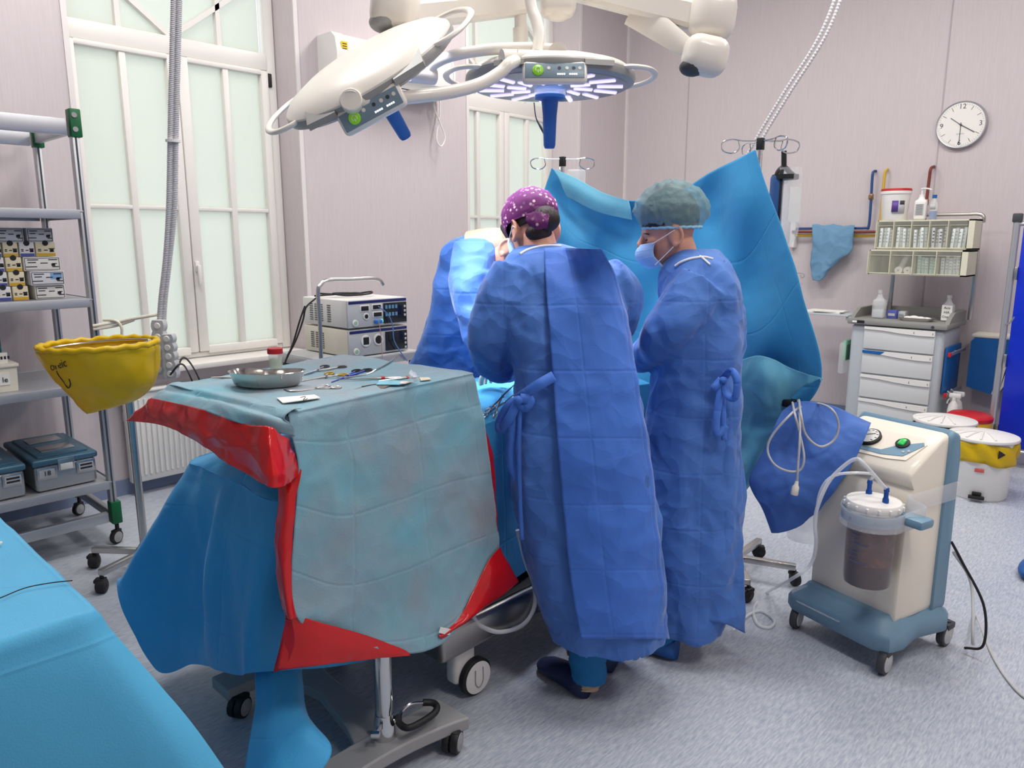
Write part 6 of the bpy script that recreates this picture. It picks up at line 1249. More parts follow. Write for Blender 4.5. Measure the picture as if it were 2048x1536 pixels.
# suspension: one ceiling mount that carries the arms
su = thing('lamp_suspension', 'cream ceiling suspension arms carrying both surgical lamps', 'lamp arm', (-1.98, 2.3, CEIL_Z))
def tb(pts, r, nm, seg=40, m=None): return MB().tube([atv(*p) for p in pts], r, 16, seg).build(nm, m or m_lampwhite, su)
px2m = lambda w_, v: w_ * v / 1500 * 1.03
# fork holding the tilted lamp
tb([(1030, 122, 2.62), (1018, 128, 2.56), (1000, 145, 2.54), (960, 168, 2.50), (900, 184, 2.44), (830, 193, 2.39), (760, 200, 2.36), (705, 203, 2.34)], .020, 'fork_arm', 70)
tb([(1110, 99, 2.74), (1050, 96, 2.74), (980, 99, 2.72), (910, 110, 2.70), (872, 125, 2.74), (858, 140, 2.76), (850, 152, 2.78)], .019, 'fork_arm', 60)
MB().cyl(tuple(atv(1003, 117, 2.64)), tuple(atv(1090, 119, 2.70)), .029, n=28).build('fork_block', m_lampwhite, su)
MB().cyl(tuple(atv(1033, 118, 2.66) + .0002), tuple(atv(1034.5, 118, 2.66)), .0295, n=28).build('block_seam', m_dark, su)
kn = atv(703, 202, 2.33); ctr = L1 + np.array(n1_) * .03
MB().lathe([(.033, -.02), (.034, .03), (.031, .034)], 28, look(kn + np.array(cf) * .02, tuple(-cf))).build('pivot_knob', m_lampwhite, su)
MB().cyl(tuple(kn), tuple(kn + (ctr - kn) * .42), .030, .022, n=20).build('pivot_stub', m_lampwhite, su)
fk_ = atv(850, 150, 2.78); MB().cyl(tuple(atv(868, 152, 2.78)), tuple(fk_ + (ctr - fk_) * .35), .030, .027, n=24).build('pivot_stub', m_lampwhite, su)
# stem of the level lamp
tb([(1074, 105, 2.72), (1078, 70, 2.74), (1072, 40, 2.76), (1062, 10, 2.78), (1055, -60, 2.8)], .020, 'drop_arm', 40)
MB().cyl(tuple(atv(1115, 104, 2.68)), tuple(atv(1116, 104, 2.78)), .031, n=28).build('pivot_knob', m_lampwhite, su); MB().cyl(tuple(atv(1116, 108, 2.76)), tuple(L2 + np.array([0, 0, .07])), .030, .05, n=24).build('lamp_neck', m_lampwhite, su)
MB().cyl(tuple(atv(1041, 100, 3.05)), tuple(atv(1041, 57, 3.05)), px2m(14, 3.05), n=24).build('spindle', m_lampwhite, su); MB().cyl(tuple(atv(1041, 57, 3.05)), tuple(atv(1040, -140, 3.05)), px2m(11, 3.05), n=24).build('spindle', m_lampwhite, su)
def beam(a, b_, h0, h1, w_, nm): 
    A, B_ = atv(*a), atv(*b_); d = n3(B_ - A); up = n3(np.array([0, 0, 1.0]) - d * d[2]); sd_ = np.cross(d, up); r0 = []
    for P_, h_ in ((A, h0), (B_, h1)): r0.append([P_ + sd_ * sx__ * w_ * s1 + up * h_ * s2 for sx__, s1, s2 in ((-1, .5, -.35), (-1, .5, .35), (-1, .35, .5), (1, .35, .5), (1, .5, .35), (1, .5, -.35), (1, .35, -.5), (-1, .35, -.5))])
    return MB().loft(r0).build(nm, m_lampwhite, su)
beam((800, 35, 2.85), (1045, 8, 3.05), .085, .075, .07, 'spring_arm'); beam((1150, -22, 3.0), (1430, 42, 2.85), .075, .095, .08, 'spring_arm'); beam((1270, 22, 2.95), (1410, 122, 2.80), .11, .05, .05, 'spring_arm')
def knuckle(p, sx__, sy__, sz__, nm='arm_joint', tilt=0): return MB().rbox((0, 0, 0), (sx__, sy__, sz__), min(sx__, sz__) * .35, Matrix.Translation(atv(*p)) @ Matrix.Rotation(AX, 4, 'Z') @ Matrix.Rotation(tilt, 4, 'Y'), 4).build(nm, m_lampwhite, su, 60)
knuckle((790, 18, 2.84), .175, .12, .15, tilt=.12); knuckle((1425, 32, 2.84), .16, .13, .17, tilt=.1); knuckle((1410, 112, 2.79), .155, .12, .13, tilt=.2); knuckle((1116, 8, 2.95), .13, .12, .09)
MB().ell(tuple(atv(1116, 22, 2.95)), (.055, .055, .035)).build('joint_cap', m_lampwhite, su, 60); MB().ell(tuple(atv(770, 45, 2.84)), (.06, .055, .035)).build('joint_cap', m_rimgrey, su, 60); MB().ell(tuple(atv(1385, 135, 2.79)), (.045, .05, .03)).build('joint_cap', m_dark, su, 60)
MB().cyl(tuple(atv(1040, -130, 3.05)), tuple(np.array([*atv(1040, -140, 3.05)[:2], CEIL_Z])), .05, n=28).build('ceiling_tube', m_lampwhite, su)
for (p, q) in (((790, -10, 2.84), 1.2), ((1425, -10, 2.84), 1.2), ((1116, -10, 2.95), 1.3)): a = atv(*p); MB().cyl(tuple(a), (a[0], a[1], a[2] + .35), .035, n=20).build('riser', m_lampwhite, su)
a, b_, c_ = atv(790, -10, 2.84), atv(1425, -10, 2.84), atv(1040, -140, 3.05)
for p_ in (a, b_, atv(1116, -10, 2.95), atv(1055, -60, 2.8)): MB().tube([tuple(p_ + np.array([0, 0, .30])), tuple(np.array([c_[0], c_[1], max(c_[2], p_[2] + .32)]))], .04, 12).build('upper_arm', m_lampwhite, su)
q = MB().tube([atv(*p) for p in ((1068, 205, 3.0), (1072, 235, 3.0), (1082, 255, 3.0), (1090, 272, 3.0), (1098, 290, 3.0))], [.0022, .0022, .005, .0025, .0015], 8, 30).build('dangling_lead', m_dark); tag(q, 'thin dark lead dangling below the level surgical lamp', 'cable')
# ================================================================== people
m_gown = mat('gown_blue', S(70, 118, 196), .68, crump=.8, cscale=6.5, sheen=.25, bump=.10, bscale=260, var=.05, vscale=5, crease=[(0, .235, .12), (1, .205, .33)], translucent=.05)
m_gown2 = mat('gown_panel_blue', S(62, 114, 206), .66, crump=.6, cscale=5.5, sheen=.25, bump=.10, bscale=260, var=.05, vscale=5, crease=[(0, .21, .48), (1, .215, .05)], translucent=.05)
m_scrub = mat('scrub_teal', S(18, 112, 170), .75, bump=.15, bscale=150); m_clog = mat('navy_clog', S(14, 32, 74), .5); m_shoecover = mat('shoe_cover_blue', S(26, 86, 158), .55, bump=.4, bscale=30); m_sock = mat('sock_beige', S(186, 170, 150), .9)
m_mask = mat('mask_blue', S(150, 184, 226), .7, bump=.1, bscale=200); m_strap = mat('white_strap', S(232, 232, 232), .7)
m_bouf = mat('bouffant_net', S(150, 186, 190), .8, alpha=.32, bump=.6, bscale=60); m_bouf2 = mat('bouffant_band', S(150, 200, 222), .7)
def cap_mat():
    m = mat('purple_print_cap', S(140, 46, 130), .75); nt = m.node_tree; b_ = nt.nodes['Principled BSDF']; tc = _n(nt, 'ShaderNodeTexCoord')
    v = _n(nt, 'ShaderNodeTexVoronoi'); v.inputs['Scale'].default_value = 62; nt.links.new(tc.outputs['Object'], v.inputs['Vector'])
    r_ = _n(nt, 'ShaderNodeValToRGB'); e = r_.color_ramp.elements; e[0].position = .26; e[0].color = (*S(226, 190, 200), 1); e[1].position = .36; e[1].color = (*S(100, 28, 94), 1); nt.links.new(v.outputs['Distance'], r_.inputs[0])
    r2_ = _n(nt, 'ShaderNodeValToRGB'); f_ = r2_.color_ramp.elements; f_[0].position = .5; f_[0].color = (*S(104, 30, 98), 1); f_[1].position = .56; f_[1].color = (*S(222, 186, 190), 1)
    sp_ = _n(nt, 'ShaderNodeSeparateColor'); nt.links.new(v.outputs['Color'], sp_.inputs[0]); nt.links.new(sp_.outputs[0], r2_.inputs[0])
    mx = _n(nt, 'ShaderNodeMix'); mx.data_type = 'RGBA'; nt.links.new(sp_.outputs[1], mx.inputs[0]); nt.links.new(r_.outputs[0], mx.inputs[6]); mx.inputs[7].default_value = (*S(92, 24, 90), 1)
    nt.links.new(mx.outputs[2], b_.inputs['Base Color']); return m
m_cap = cap_mat()
def remesh(mb, voxel, smooth=2, name='tmp'):
    me = mb.mesh(name); o = bpy.data.objects.new(name, me); COL.objects.link(o)
    m = o.modifiers.new('r', 'REMESH'); m.mode = 'VOXEL'; m.voxel_size = voxel; m.use_smooth_shade = True
    if smooth: s_ = o.modifiers.new('s', 'SMOOTH'); s_.factor = .5; s_.iterations = smooth
    dg = bpy.context.evaluated_depsgraph_get(); out = bpy.data.meshes.new_from_object(o.evaluated_get(dg)); bpy.data.objects.remove(o); bpy.data.meshes.remove(me); return out
def gown_mesh(rows, sleeves, seed, voxel=.010, hem_open=True, nseg=56, amp=.011, far=.72, near=1.0):
    K = []
    for (y, xl, xr, v, b_) in rows:
        A, B_ = atv(xl, y, v), atv(xr, y, v); c = (A + B_) / 2; h = (B_ - A) / 2; fd = np.array([f2[0], f2[1], 0])
        K.append([c + h * math.copysign(abs(math.cos(a)) ** .85, math.cos(a)) + fd * b_ * (far if math.sin(a) > 0 else near) * math.copysign(abs(math.sin(a)) ** .85, math.sin(a)) for a in np.linspace(0, 2 * math.pi, nseg, endpoint=False)])
    K = np.array(K); K = np.stack([catmull(K[:, j], 90) for j in range(nseg)], 1)
    mb = MB().loft([list(r_) for r_ in K])
    for pts in sleeves: mb.tube([atv(*p[:3]) for p in pts], [p[3] for p in pts], 24, 60)
    me = remesh(mb, voxel); hz = K[-1][:, 2].mean()
    co = np.empty(len(me.vertices) * 3); me.vertices.foreach_get('co', co); co = co.reshape(-1, 3); no = np.empty(len(co) * 3); me.vertices.foreach_get('normal', no); no = no.reshape(-1, 3)
    ztop = co[:, 2].max(); out = co.copy()
    for i in range(len(co)):
        p = co[i]; k_ = min(1.0, max(0, (p[2] - hz) / .05) + .35); fade = min(1, max(0, (ztop - p[2]) / .06))
        d = amp * (crumple((p[0], p[1], p[2] * .8), 5.5, seed) - .35) * 2 + .007 * ridged(p, (7, 7, 1.1), seed) * (1 if p[2] < 1.1 else .5) + .008 * (crumple(p, 11, seed + 3) - .35) * (1 if p[2] > .95 else .5) + .006 * ridged(p, (4, 4, 13), seed + 7) * max(0, 1 - abs(p[2] - 1.15) / .25)
        out[i] = p + no[i] * d * fade
    me.vertices.foreach_set('co', out.ravel()); lay = me.uv_layers.new(name='UVMap'); uvv = np.stack([out[:, 0] * r2[0] + out[:, 1] * r2[1], out[:, 2]], 1)
    li = np.empty(len(me.loops), dtype=np.int32); me.loops.foreach_get('vertex_index', li); lay.data.foreach_set('uv', uvv[li].astype(np.float32).ravel())
    if hem_open:
        bm = bmesh.new(); bm.from_mesh(me); bm.normal_update(); bmesh.ops.delete(bm, geom=[f_ for f_ in bm.faces if f_.calc_center_median().z < hz + .035 and f_.normal.z < -.5], context='FACES'); bm.to_mesh(me); bm.free()
    me.update(); return me
def panel(name, parent, bv, left, right, ys, off, vdef, material, nc=40, nr=110, seed=1.0):
    rows = []
    for y in ys:
        xl = np.interp(y, [p[1] for p in left], [p[0] for p in left]); xr = np.interp(y, [p[1] for p in right], [p[0] for p in right]); rows.append([onsurf(bv, xl + (xr - xl) * t_, y, off, vdef) for t_ in np.linspace(0, 1, 9)])
    R = np.array(rows)
    for it in range(2):
        R[1:-1] = (R[:-2] + 2 * R[1:-1] + R[2:]) / 4
        R[:, 1:-1] = (R[:, :-2] + 2 * R[:, 1:-1] + R[:, 2:]) / 4
    dd = np.array([CC - r_ for r_ in R.reshape(-1, 3)]).reshape(R.shape); R = R + dd / np.linalg.norm(dd, axis=2, keepdims=True) * .014
    return sheet(name, wrinkle(sheet_pts([r_ for r_ in R], nr, nc), .006, 6, seed, .002, (5, 5, 3)), material, parent, .0015)
def head_mesh(F_, jaw=True, voxel=.0045):   # local: x forward, y left, z up
    mb = MB(); mb.ell((0, 0, .02), (.098, .076, .10)); mb.ell((.012, 0, -.03), (.082, .068, .085)); mb.ell((.045, 0, -.075), (.045, .046, .045)); mb.ell((.072, 0, -.085), (.022, .026, .022)); mb.ell((.03, 0, -.06), (.058, .056, .055))
    mb.ell((.085, 0, .012), (.016, .05, .012)); mb.tube([(.088, 0, .012), (.104, 0, -.012), (.114, 0, -.030), (.102, 0, -.040), (.088, 0, -.042)], [.008, .011, .014, .012, .008], 10, 16)
    mb.ell((.094, 0, -.062), (.012, .022, .006)); mb.ell((.093, 0, -.072), (.011, .019, .006))
    for s_ in (-1, 1):
        mb.ell((.062, s_ * .036, -.022), (.03, .022, .02)); mb.ell((-.012, s_ * .076, -.020), (.024, .010, .038)); mb.tube([(-.002 - .024 * math.cos(a) - .012, s_ * .087, -.018 + .034 * math.sin(a)) for a in np.linspace(-1.5, 1.9, 12)], .0065, 8); mb.ell((-.006, s_ * .084, -.052), (.010, .008, .012))
    mb.tube([(-.02, 0, -.05), (-.032, 0, -.11), (-.045, 0, -.17), (-.06, 0, -.24)], [.062, .060, .062, .075], 20, 16)
    mb.v = [tuple(F_ @ Vector(v)) for v in mb.v]; return remesh(mb, voxel, 3)
def shoe(root, heel, toe, name, m, w_=.048, h=.07):
    heel, toe = np.array(heel, float), np.array(toe, float); d = n3(toe - heel); L = np.linalg.norm(toe - heel); F_ = look(heel, d, (0, 0, 1)); sd_ = np.cross([0, 0, 1], d)
    rings = []
    for t_, ww, hh_ in ((-.02, .3, .5), (.0, .75, .9), (.1, .92, 1.0), (.35, .9, 1.0), (.6, 1.05, .85), (.85, 1.0, .65), (.97, .6, .5), (1.0, .25, .35)):
        c = heel + d * L * t_; rings.append([c + sd_ * w_ * ww * math.cos(a) + np.array([0, 0, (h * hh_) * (.5 + .5 * math.sin(a))]) for a in np.linspace(0, 2 * math.pi, 24, endpoint=False)])
    return MB().loft(rings).build(name, m, root, 60)
def leg_tube(root, top, bot, r0, r1, m, nm='trouser_leg'): 
    p = np.array([top, (np.array(top) + np.array(bot)) / 2 + [0, 0, 0], bot]); P = catmull(p, 24); rg = [[P[i] + np.array([math.cos(a), math.sin(a), 0]) * (r0 + (r1 - r0) * i / 23 + .004 * math.sin(i * 1.7 + a * 3)) for a in np.linspace(0, 2 * math.pi, 24, endpoint=False)] for i in range(24)]
    return MB().loft(rg).build(nm, m, root, 60)
def strap(root, pts, w_, nm, m=None, seg=24): 
    P = catmull([atv(*p) for p in pts], seg); t_ = np.gradient(P, axis=0); up = np.array([-cf[0], -cf[1], -cf[2]]); sd_ = np.cross(t_, up); sd_ /= np.linalg.norm(sd_, axis=1, keepdims=True)
    G = np.stack([P - sd_ * w_ / 2, P + up * .002, P + sd_ * w_ / 2], 0); return sheet(nm, G, m or m_gown2, root, .001)

# ------------------------------------------------------------------ person with the purple cap, seen from behind
wr_ = [(486, 1060, 1118, 2.68, .06), (497, 1030, 1160, 2.66, .09), (515, 1008, 1205, 2.63, .115), (545, 996, 1235, 2.61, .135), (600, 992, 1250, 2.58, .15), (680, 1012, 1262, 2.54, .16), (760, 1030, 1272, 2.51, .165), (850, 1022, 1290, 2.49, .175), (950, 1020, 1305, 2.47, .18), (1050, 1036, 1318, 2.46, .185), (1150, 1058, 1328, 2.45, .19), (1220, 1080, 1332, 2.44, .19), (1262, 1098, 1330, 2.44, .19)]
ws = [[(1030, 540, 2.60, .085), (1000, 600, 2.57, .088), (982, 660, 2.55, .082), (984, 700, 2.57, .078), (1000, 726, 2.62, .064), (1012, 736, 2.68, .050), (1018, 744, 2.73, .042)],
      [(1205, 550, 2.60, .085), (1238, 590, 2.64, .078), (1240, 640, 2.68, .068), (1205, 690, 2.75, .055), (1160, 725, 2.80, .042)]]
pw = thing('person', 'person in blue gown and purple printed cap, seen from behind at the table', 'person', (*onz(1150, 1380)[:2], 0), 0, None)
gw = gown_mesh(wr_, ws, 1.0); bvw = bvh_of(gw); link('gown', gw, m_gown, pw, 180)
LP = [(1088, 492), (1090, 560), (1098, 650), (1106, 750), (1112, 850), (1120, 950), (1130, 1050), (1138, 1150), (1150, 1220), (1163, 1284)]; RP = [(1200, 492), (1235, 540), (1252, 600), (1264, 700), (1284, 800), (1300, 900), (1311, 1000), (1322, 1100), (1331, 1200), (1338, 1274)]
panel('gown_back_panel', pw, bvw, LP, RP, [496, 540, 600, 660, 720, 780, 840, 900, 960, 1020, 1080, 1140, 1190, 1235, 1278], .018, 2.40, m_gown2, seed=2.0)
hF = frame(atv(1064, 450, 2.72), n3(np.array([f2[0], f2[1], 0]) * .86 - cr * .45 - np.array([0, 0, .35])), n3(-cr * .86 - np.array([f2[0], f2[1], 0]) * .4), (0, 0, 1)); xh = np.array(hF.col[0][:3]); yh = np.cross([0, 0, 1], xh); yh /= np.linalg.norm(yh); zh = np.cross(xh, yh); hF = frame(atv(1064, 452, 2.72), xh, yh, zh)
link('body', head_mesh(hF), m_skin, pw, 180)
def shell(F_, c, rad, zcut, nm, m, root, amp=.0, seed=1.0, xtilt=0.0, t=.002, nu=64, nv=40, pinch=0.0):
    P = []
    for i in range(nv):
        th = math.pi * (.02 + .98 * i / (nv - 1)); row = []
        for j in range(nu + 1):
            a = 2 * math.pi * j / nu; v = np.array([math.sin(th) * math.cos(a), math.sin(th) * math.sin(a), math.cos(th)]); zc = zcut + xtilt * v[0]
            if v[2] < zc:
                s_ = math.sqrt(max(0, 1 - zc * zc)); hn = math.hypot(v[0], v[1]) or 1; v = np.array([v[0] / hn * s_, v[1] / hn * s_, zc])
            pk = 1 - pinch * min(1, max(0, (.25 - v[2]) / (.25 - zc))) ** 1.5; q = np.array(c) + v * rad * np.array([pk, pk, 1])
            if amp: q = q + v * amp * (crumple(q, 34, seed) - .3)
            row.append(np.array(F_ @ Vector(q)))
        P.append(row)
    P = np.array(P); last = [i for i in range(nv) if True]; mb = MB().grid(P); me = mb.mesh(nm); bm = bmesh.new(); bm.from_mesh(me); bmesh.ops.remove_doubles(bm, verts=bm.verts[:], dist=.0004); bm.to_mesh(me); bm.free()
    o = link(nm, me, m, root, 180); solid(o, t, 0); return o
shell(hF, (-.010, 0, .028), (.102, .084, .088), -.50, 'hair', m_hair, pw, .004)
shell(hF, (.004, 0, .036), (.116, .098, .100), -.30, 'cap', m_cap, pw, .006, 2.0, xtilt=-.32, t=.003)
hb = MB(); hb.ell((-.098, .0, -.012), (.042, .052, .046)); hb.ell((-.07, .02, -.05), (.035, .05, .03)); hb.v = [tuple(hF @ Vector(v)) for v in hb.v]; hb.build('hair_bun', m_hair, pw, 180)
ft = [[onsurf(bvw, 0, 0, 0, 2.56) for _ in ()]]
tf = [[atv(1052, 428, 2.565), atv(1075, 425, 2.56), atv(1098, 430, 2.565)], [atv(1052, 442, 2.55), atv(1076, 444, 2.54), atv(1096, 444, 2.55)], [atv(1062, 452, 2.555), atv(1078, 458, 2.545), atv(1092, 455, 2.555)]]
sheet('cap_tie', wrinkle(sheet_pts([np.array(r_) for r_ in tf], 24, 24), .006, 20, 1.0), m_cap, pw, .002)
MB().tube([onsurf(bvw, *p, .004, 2.58) for p in ((1040, 508), (1052, 501), (1066, 496), (1085, 492), (1104, 491), (1122, 492))], .0045, 8, 30).build('gown_collar', m_strap, pw)
MB().rbox((.102, 0, -.055), (.03, .10, .09), .012, hF, 3).build('mask', m_mask, pw)
for s_ in (-1, 1): MB().tube([hF @ Vector(v) for v in ((.09, s_ * .05, -.03), (.03, s_ * .078, -.025), (-.02, s_ * .088, -.01), (-.028, s_ * .086, -.02))], .0016, 6, 16).build('mask_strap', m_strap, pw)
fa = onz(1172, 1396); fb = onz(1100, 1345); shoe(pw, fa, fa + (fb - fa) * 1.25, 'clog', m_clog, .05, .085); fc = onz(1222, 1345); shoe(pw, fc, fc + (fb - fa) * 1.15, 'clog', m_clog, .05, .085)
leg_tube(pw, (fa[0] - .06, fa[1] + .06, .5), (fa[0] - .015, fa[1] + .03, .06), .085, .062, m_scrub); leg_tube(pw, (fc[0] - .06, fc[1] + .03, .5), (fc[0] - .015, fc[1] + .03, .06), .085, .062, m_scrub); leg_tube(pw, (fa[0] - .012, fa[1] + .022, .09), (fa[0] - .008, fa[1] + .016, .035), .042, .040, m_sock, 'sock')
strap(pw, [(1108, 752, 2.33), (1080, 768, 2.31), (1050, 788, 2.33), (1032, 800, 2.37)], .034, 'gown_tie'); strap(pw, [(1036, 800, 2.34), (1015, 815, 2.34), (1000, 845, 2.36), (1002, 860, 2.36), (1018, 838, 2.33), (1036, 804, 2.33)], .03, 'gown_tie'); strap(pw, [(1036, 802, 2.33), (1050, 815, 2.32), (1060, 800, 2.32), (1040, 796, 2.32)], .03, 'gown_tie')
strap(pw, [(1034, 802, 2.34), (1026, 850, 2.34), (1022, 920, 2.35), (1034, 960, 2.35)], .03, 'gown_tie'); strap(pw, [(1040, 804, 2.33), (1038, 900, 2.33), (1040, 1000, 2.34), (1044, 1080, 2.34)], .014, 'gown_tie')
MB().ell(tuple(atv(1037, 800, 2.325)), (.016, .016, .014)).build('tie_knot', m_gown2, pw, 60)

# ------------------------------------------------------------------ person with the bouffant cap, in profile
mr_ = [(498, 1352, 1436, 2.84, .06), (512, 1338, 1448, 2.83, .10), (535, 1325, 1465, 2.82, .14), (580, 1318, 1480, 2.80, .17), (680, 1318, 1482, 2.78, .18), (760, 1305, 1474, 2.76, .18), (850, 1290, 1478, 2.75, .185), (950, 1272, 1480, 2.74, .185), (1050, 1272, 1480, 2.73, .19), (1150, 1278, 1476, 2.72, .19), (1240, 1292, 1440, 2.72, .18)]
ms_ = [[(1405, 570, 2.70, .10), (1368, 620, 2.67, .100), (1332, 668, 2.67, .092), (1313, 695, 2.75, .076), (1286, 710, 2.82, .060), (1258, 716, 2.93, .045)], [(1420, 560, 2.92, .09), (1370, 640, 3.0, .085), (1310, 695, 3.06, .065), (1262, 722, 3.08, .045)]]
pm_ = thing('person', 'person in blue gown, mask and pale bouffant cap standing in profile', 'person', (*onz(1340, 1300)[:2], 0))
gm = gown_mesh(mr_, ms_, 6.0); bvm = bvh_of(gm); link('gown', gm, m_gown, pm_, 180)
bk = [[(1446, 520, 2.72), (1462, 540, 2.74), (1474, 565, 2.78)], [(1462, 590, 2.68), (1480, 615, 2.70), (1493, 640, 2.76)], [(1452, 690, 2.62), (1468, 690, 2.64), (1484, 690, 2.70)], [(1444, 760, 2.60), (1460, 760, 2.60), (1476, 760, 2.66)], [(1440, 900, 2.58), (1462, 900, 2.58), (1482, 905, 2.64)], [(1425, 1050, 2.57), (1455, 1055, 2.56), (1484, 1055, 2.62)], [(1408, 1160, 2.55), (1450, 1170, 2.54), (1488, 1170, 2.60)], [(1396, 1240, 2.54), (1445, 1246, 2.53), (1493, 1268, 2.58)]]
sheet('gown_back_panel', wrinkle(sheet_pts([[atv(*p) for p in r_] for r_ in bk], 110, 36), .008, 6, 4.0, .003, (6, 6, 3)), m_gown, pm_, .0015)
xm = n3(-cr * .93 + np.array([f2[0], f2[1], 0]) * .12 - np.array([0, 0, .20])); ym = n3(np.cross([0, 0, 1], xm)); zm_ = np.cross(xm, ym); mF = frame(atv(1338, 462, 2.86), xm, ym, zm_)
link('body', head_mesh(mF), m_skin, pm_, 180)
shell(mF, (-.012, 0, .050), (.108, .094, .106), -.24, 'hair', m_hair, pm_, .003, xtilt=.34)
xc = n3(np.array([xm[0], xm[1], -.02])); cF = frame(atv(1338, 462, 2.86), xc, ym, np.cross(xc, ym))
shell(cF, (-.010, 0, .058), (.144, .116, .128), -.36, 'bouffant_cap', m_bouf, pm_, .016, 5.0, xtilt=0, t=.0008, nu=90, nv=50, pinch=.20)
bd = [cF @ Vector((-.010 + .107 * math.cos(a), .087 * math.sin(a), .012 + .002 * math.sin(a * 24))) for a in np.linspace(0, 2 * math.pi, 70)]; MB().tube([tuple(p) for p in bd], .0055, 8).build('cap_elastic', m_bouf2, pm_, 60)
mk_ = []
for zz, bulge in ((-.028, .012), (-.05, .022), (-.078, .026), (-.105, .018), (-.122, .0)): mk_.append([mF @ Vector((.118 * math.cos(a) * (.86 if zz > -.03 else .95) + bulge * math.cos(a) - (.012 if zz < -.1 else 0), .078 * math.sin(a), zz)) for a in np.linspace(-1.02, 1.02, 15)])
G = np.array([[tuple(p) for p in r_] for r_ in mk_]); sheet('mask', sheet_pts([g for g in G], 30, 30), m_mask, pm_, .0015)
for r_ in (1, 2, 3): MB().tube([tuple(p) for p in G[r_]], .0016, 6).build('mask_pleat', m_mask, pm_)
for s_ in (-1, 1):
    for z0, z1 in ((-.034, -.0), (-.110, -.048)): MB().tube([mF @ Vector(v) for v in ((.075, s_ * .066, z0), (.03, s_ * .080, (z0 + z1) / 2), (-.014, s_ * .089, z1))], .0018, 6, 14).build('mask_strap', m_strap, pm_)
for s_ in (-1, 1):
    MB().ell((.083, s_ * .034, -.016), (.010, .014, .0045), mF).build('eye', m_ink, pm_, 60); MB().tube([mF @ Vector(v) for v in ((.094, s_ * .016, .006), (.092, s_ * .036, .010), (.078, s_ * .054, .004))], .0028, 6, 12).build('eyebrow', m_hair, pm_)
MB().tube([mF @ Vector(v) for v in ((-.045, .078, -.175), (-.075, .05, -.150), (-.085, 0, -.145), (-.075, -.05, -.150), (-.045, -.078, -.175))], .0028, 8, 30).build('neck_cord', m_ink, pm_)
MB().tube([onsurf(bvm, *p, .004, 2.74) for p in ((1350, 532), (1362, 524), (1378, 518), (1394, 515), (1410, 514), (1426, 518))], .0045, 8, 24).build('gown_collar', m_strap, pm_); MB().tube([onsurf(bvm, *p, .004, 2.74) for p in ((1400, 512), (1410, 520), (1420, 529))], .004, 8, 12).build('collar_tie', m_strap, pm_)
fm = onz(1352, 1318); sdv = n3(-np.array([*r2, 0]) * .8 + np.array([*f2, 0]) * .5); shoe(pm_, fm, fm + sdv * .27, 'shoe_cover', m_shoecover, .058, .10); fm2 = onz(1290, 1290) + np.array([*f2, 0]) * .12; shoe(pm_, fm2, fm2 + sdv * .27, 'shoe_cover', m_shoecover, .058, .10)
for p_ in (fm, fm2): leg_tube(pm_, (p_[0] + sdv[0] * .05, p_[1] + sdv[1] * .05, .5), (p_[0] + sdv[0] * .06, p_[1] + sdv[1] * .06, .06), .08, .06, m_scrub)
strap(pm_, [(1446, 758, 2.56), (1462, 742, 2.52), (1474, 760, 2.50), (1470, 795, 2.50), (1455, 790, 2.52), (1448, 762, 2.55)], .026, 'gown_tie'); strap(pm_, [(1448, 760, 2.55), (1436, 770, 2.54), (1428, 775, 2.54), (1442, 758, 2.55)], .024, 'gown_tie')
strap(pm_, [(1446, 760, 2.55), (1438, 800, 2.53), (1432, 850, 2.52), (1436, 868, 2.52), (1452, 850, 2.53)], .026, 'gown_tie'); strap(pm_, [(1448, 760, 2.55), (1446, 820, 2.53), (1448, 880, 2.53)], .02, 'gown_tie'); MB().ell(tuple(atv(1447, 760, 2.54)), (.014, .014, .012)).build('tie_knot', m_gown2, pm_, 60)

# ------------------------------------------------------------------ person bending over the far side of the table
br_ = [(470, 930, 985, 3.22, .06), (482, 898, 1000, 3.25, .11), (505, 882, 1008, 3.28, .15), (550, 872, 1002, 3.31, .18), (610, 862, 992, 3.35, .20), (680, 840, 985, 3.42, .20), (740, 820, 985, 3.47, .19), (820, 808, 980, 3.52, .19), (950, 800, 975, 3.56, .19), (1060, 800, 970, 3.58, .19)]
bs_ = [[(950, 500, 3.18, .10), (945, 560, 3.10, .10), (952, 620, 3.05, .088), (966, 680, 3.04, .072), (985, 700, 3.08, .055), (1000, 714, 3.10, .042)], [(985, 510, 3.3, .09), (1010, 600, 3.2, .08), (1030, 675, 3.18, .058), (1036, 706, 3.16, .042)]]
pb_ = thing('person', 'person in blue gown bending over the far side of the table', 'person', (*Wp(-.32, 3.56, 0)[:2], 0))
gb = gown_mesh(br_, bs_, 12.0, far=1.0, near=.6); link('gown', gb, m_gown, pb_, 180)
xb = n3(cr * .70 - np.array([f2[0], f2[1], 0]) * .35 - np.array([0, 0, .75])); yb_ = n3(np.cross([0, 0, 1], xb)); zb_ = np.cross(xb, yb_); bF = frame(atv(1040, 492, 3.12), xb, yb_, zb_)
link('body', head_mesh(bF), m_skin, pb_, 180)
MB().tube([atv(950, 500, 3.22), atv(975, 490, 3.20), atv(1005, 488, 3.17), atv(1030, 490, 3.13)], [.085, .070, .064, .06], 20, 20).build('neck', m_skin, pb_, 60)
shell(bF, (-.012, 0, .030), (.106, .086, .092), -.25, 'cap', m_black, pb_, .004); MB().ell((.045, 0, -.085), (.05, .052, .035), bF).build('beard', mat('dark_beard', S(46, 36, 38), .8, bump=.6, bscale=90), pb_, 60)
MB().rbox((.098, 0, -.06), (.03, .10, .09), .012, bF, 3).build('mask', m_mask, pb_)
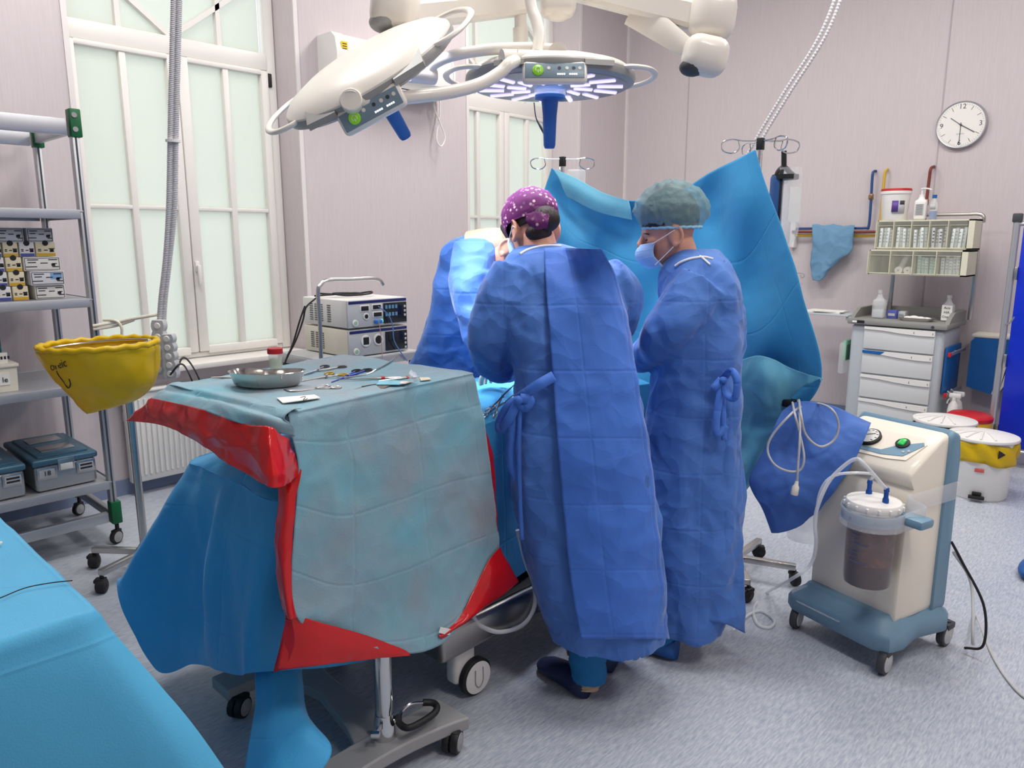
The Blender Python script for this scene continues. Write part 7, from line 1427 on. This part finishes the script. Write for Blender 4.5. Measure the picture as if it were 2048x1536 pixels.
for dx in (-.1, .1):
    q_ = Wp(-.32 + dx, 3.56, 0); shoe(pb_, q_, q_ + np.array([.18, -.18, 0]), 'shoe_cover', m_shoecover, .055, .1); leg_tube(pb_, (q_[0] + .02, q_[1] - .02, .55), (q_[0] + .03, q_[1] - .03, .06), .085, .06, m_scrub)
# gloved hands working at the field
m_glove = mat('surgical_glove', S(222, 214, 198), .5)
def hand(root, wrist, d, palm_n, nm='gloved_hand'):
    wrist, d, palm_n = np.array(wrist, float), n3(d), n3(palm_n); sd_ = n3(np.cross(d, palm_n)); palm_n = np.cross(sd_, d); mb = MB(); w = lambda a, b_, c: wrist + d * a + sd_ * b_ + palm_n * c
    mb.tube([w(-.05, 0, 0), w(0, 0, 0), w(.02, 0, 0)], [.03, .027, .03], 14, 8); mb.loft([[w(a, .040 * s_ * math.cos(t_), .015 * s2_ * math.sin(t_)) for t_ in np.linspace(0, 2 * math.pi, 16, endpoint=False)] for a, s_, s2_ in ((.0, .65, 1.2), (.03, .92, 1.2), (.07, 1.02, 1.0), (.095, .98, .9))])
    for i, (off, L) in enumerate(((-.031, .068), (-.011, .078), (.010, .073), (.029, .058))): mb.tube([w(.08, off, 0), w(.08 + L * .45, off * 1.1, .006), w(.08 + L * .75, off * 1.12, .024), w(.08 + L * .82, off * 1.1, .045)], [.0098, .0092, .0085, .0070], 10, 14)
    mb.tube([w(.02, -.03, .004), w(.045, -.052, .016), w(.075, -.054, .032), w(.092, -.046, .044)], [.013, .0115, .010, .008], 10, 14)
    return link(nm, remesh(mb, .0035, 2), m_glove, root, 180)
for root, wr3, tg in ((pw, atv(1019, 744, 2.735), (-2.03, 1.97)), (pw, atv(1158, 726, 2.81), (-1.97, 2.14)), (pm_, atv(1256, 717, 2.94), (-1.92, 2.44)), (pm_, atv(1260, 723, 3.09), (-1.98, 2.60)), (pb_, atv(1001, 715, 3.10), (-2.03, 2.14)), (pb_, atv(1037, 707, 3.155), (-2.03, 2.34))):
    hand(root, wr3, np.array([tg[0] - wr3[0], tg[1] - wr3[1], -.02]), (0, 0, -1))
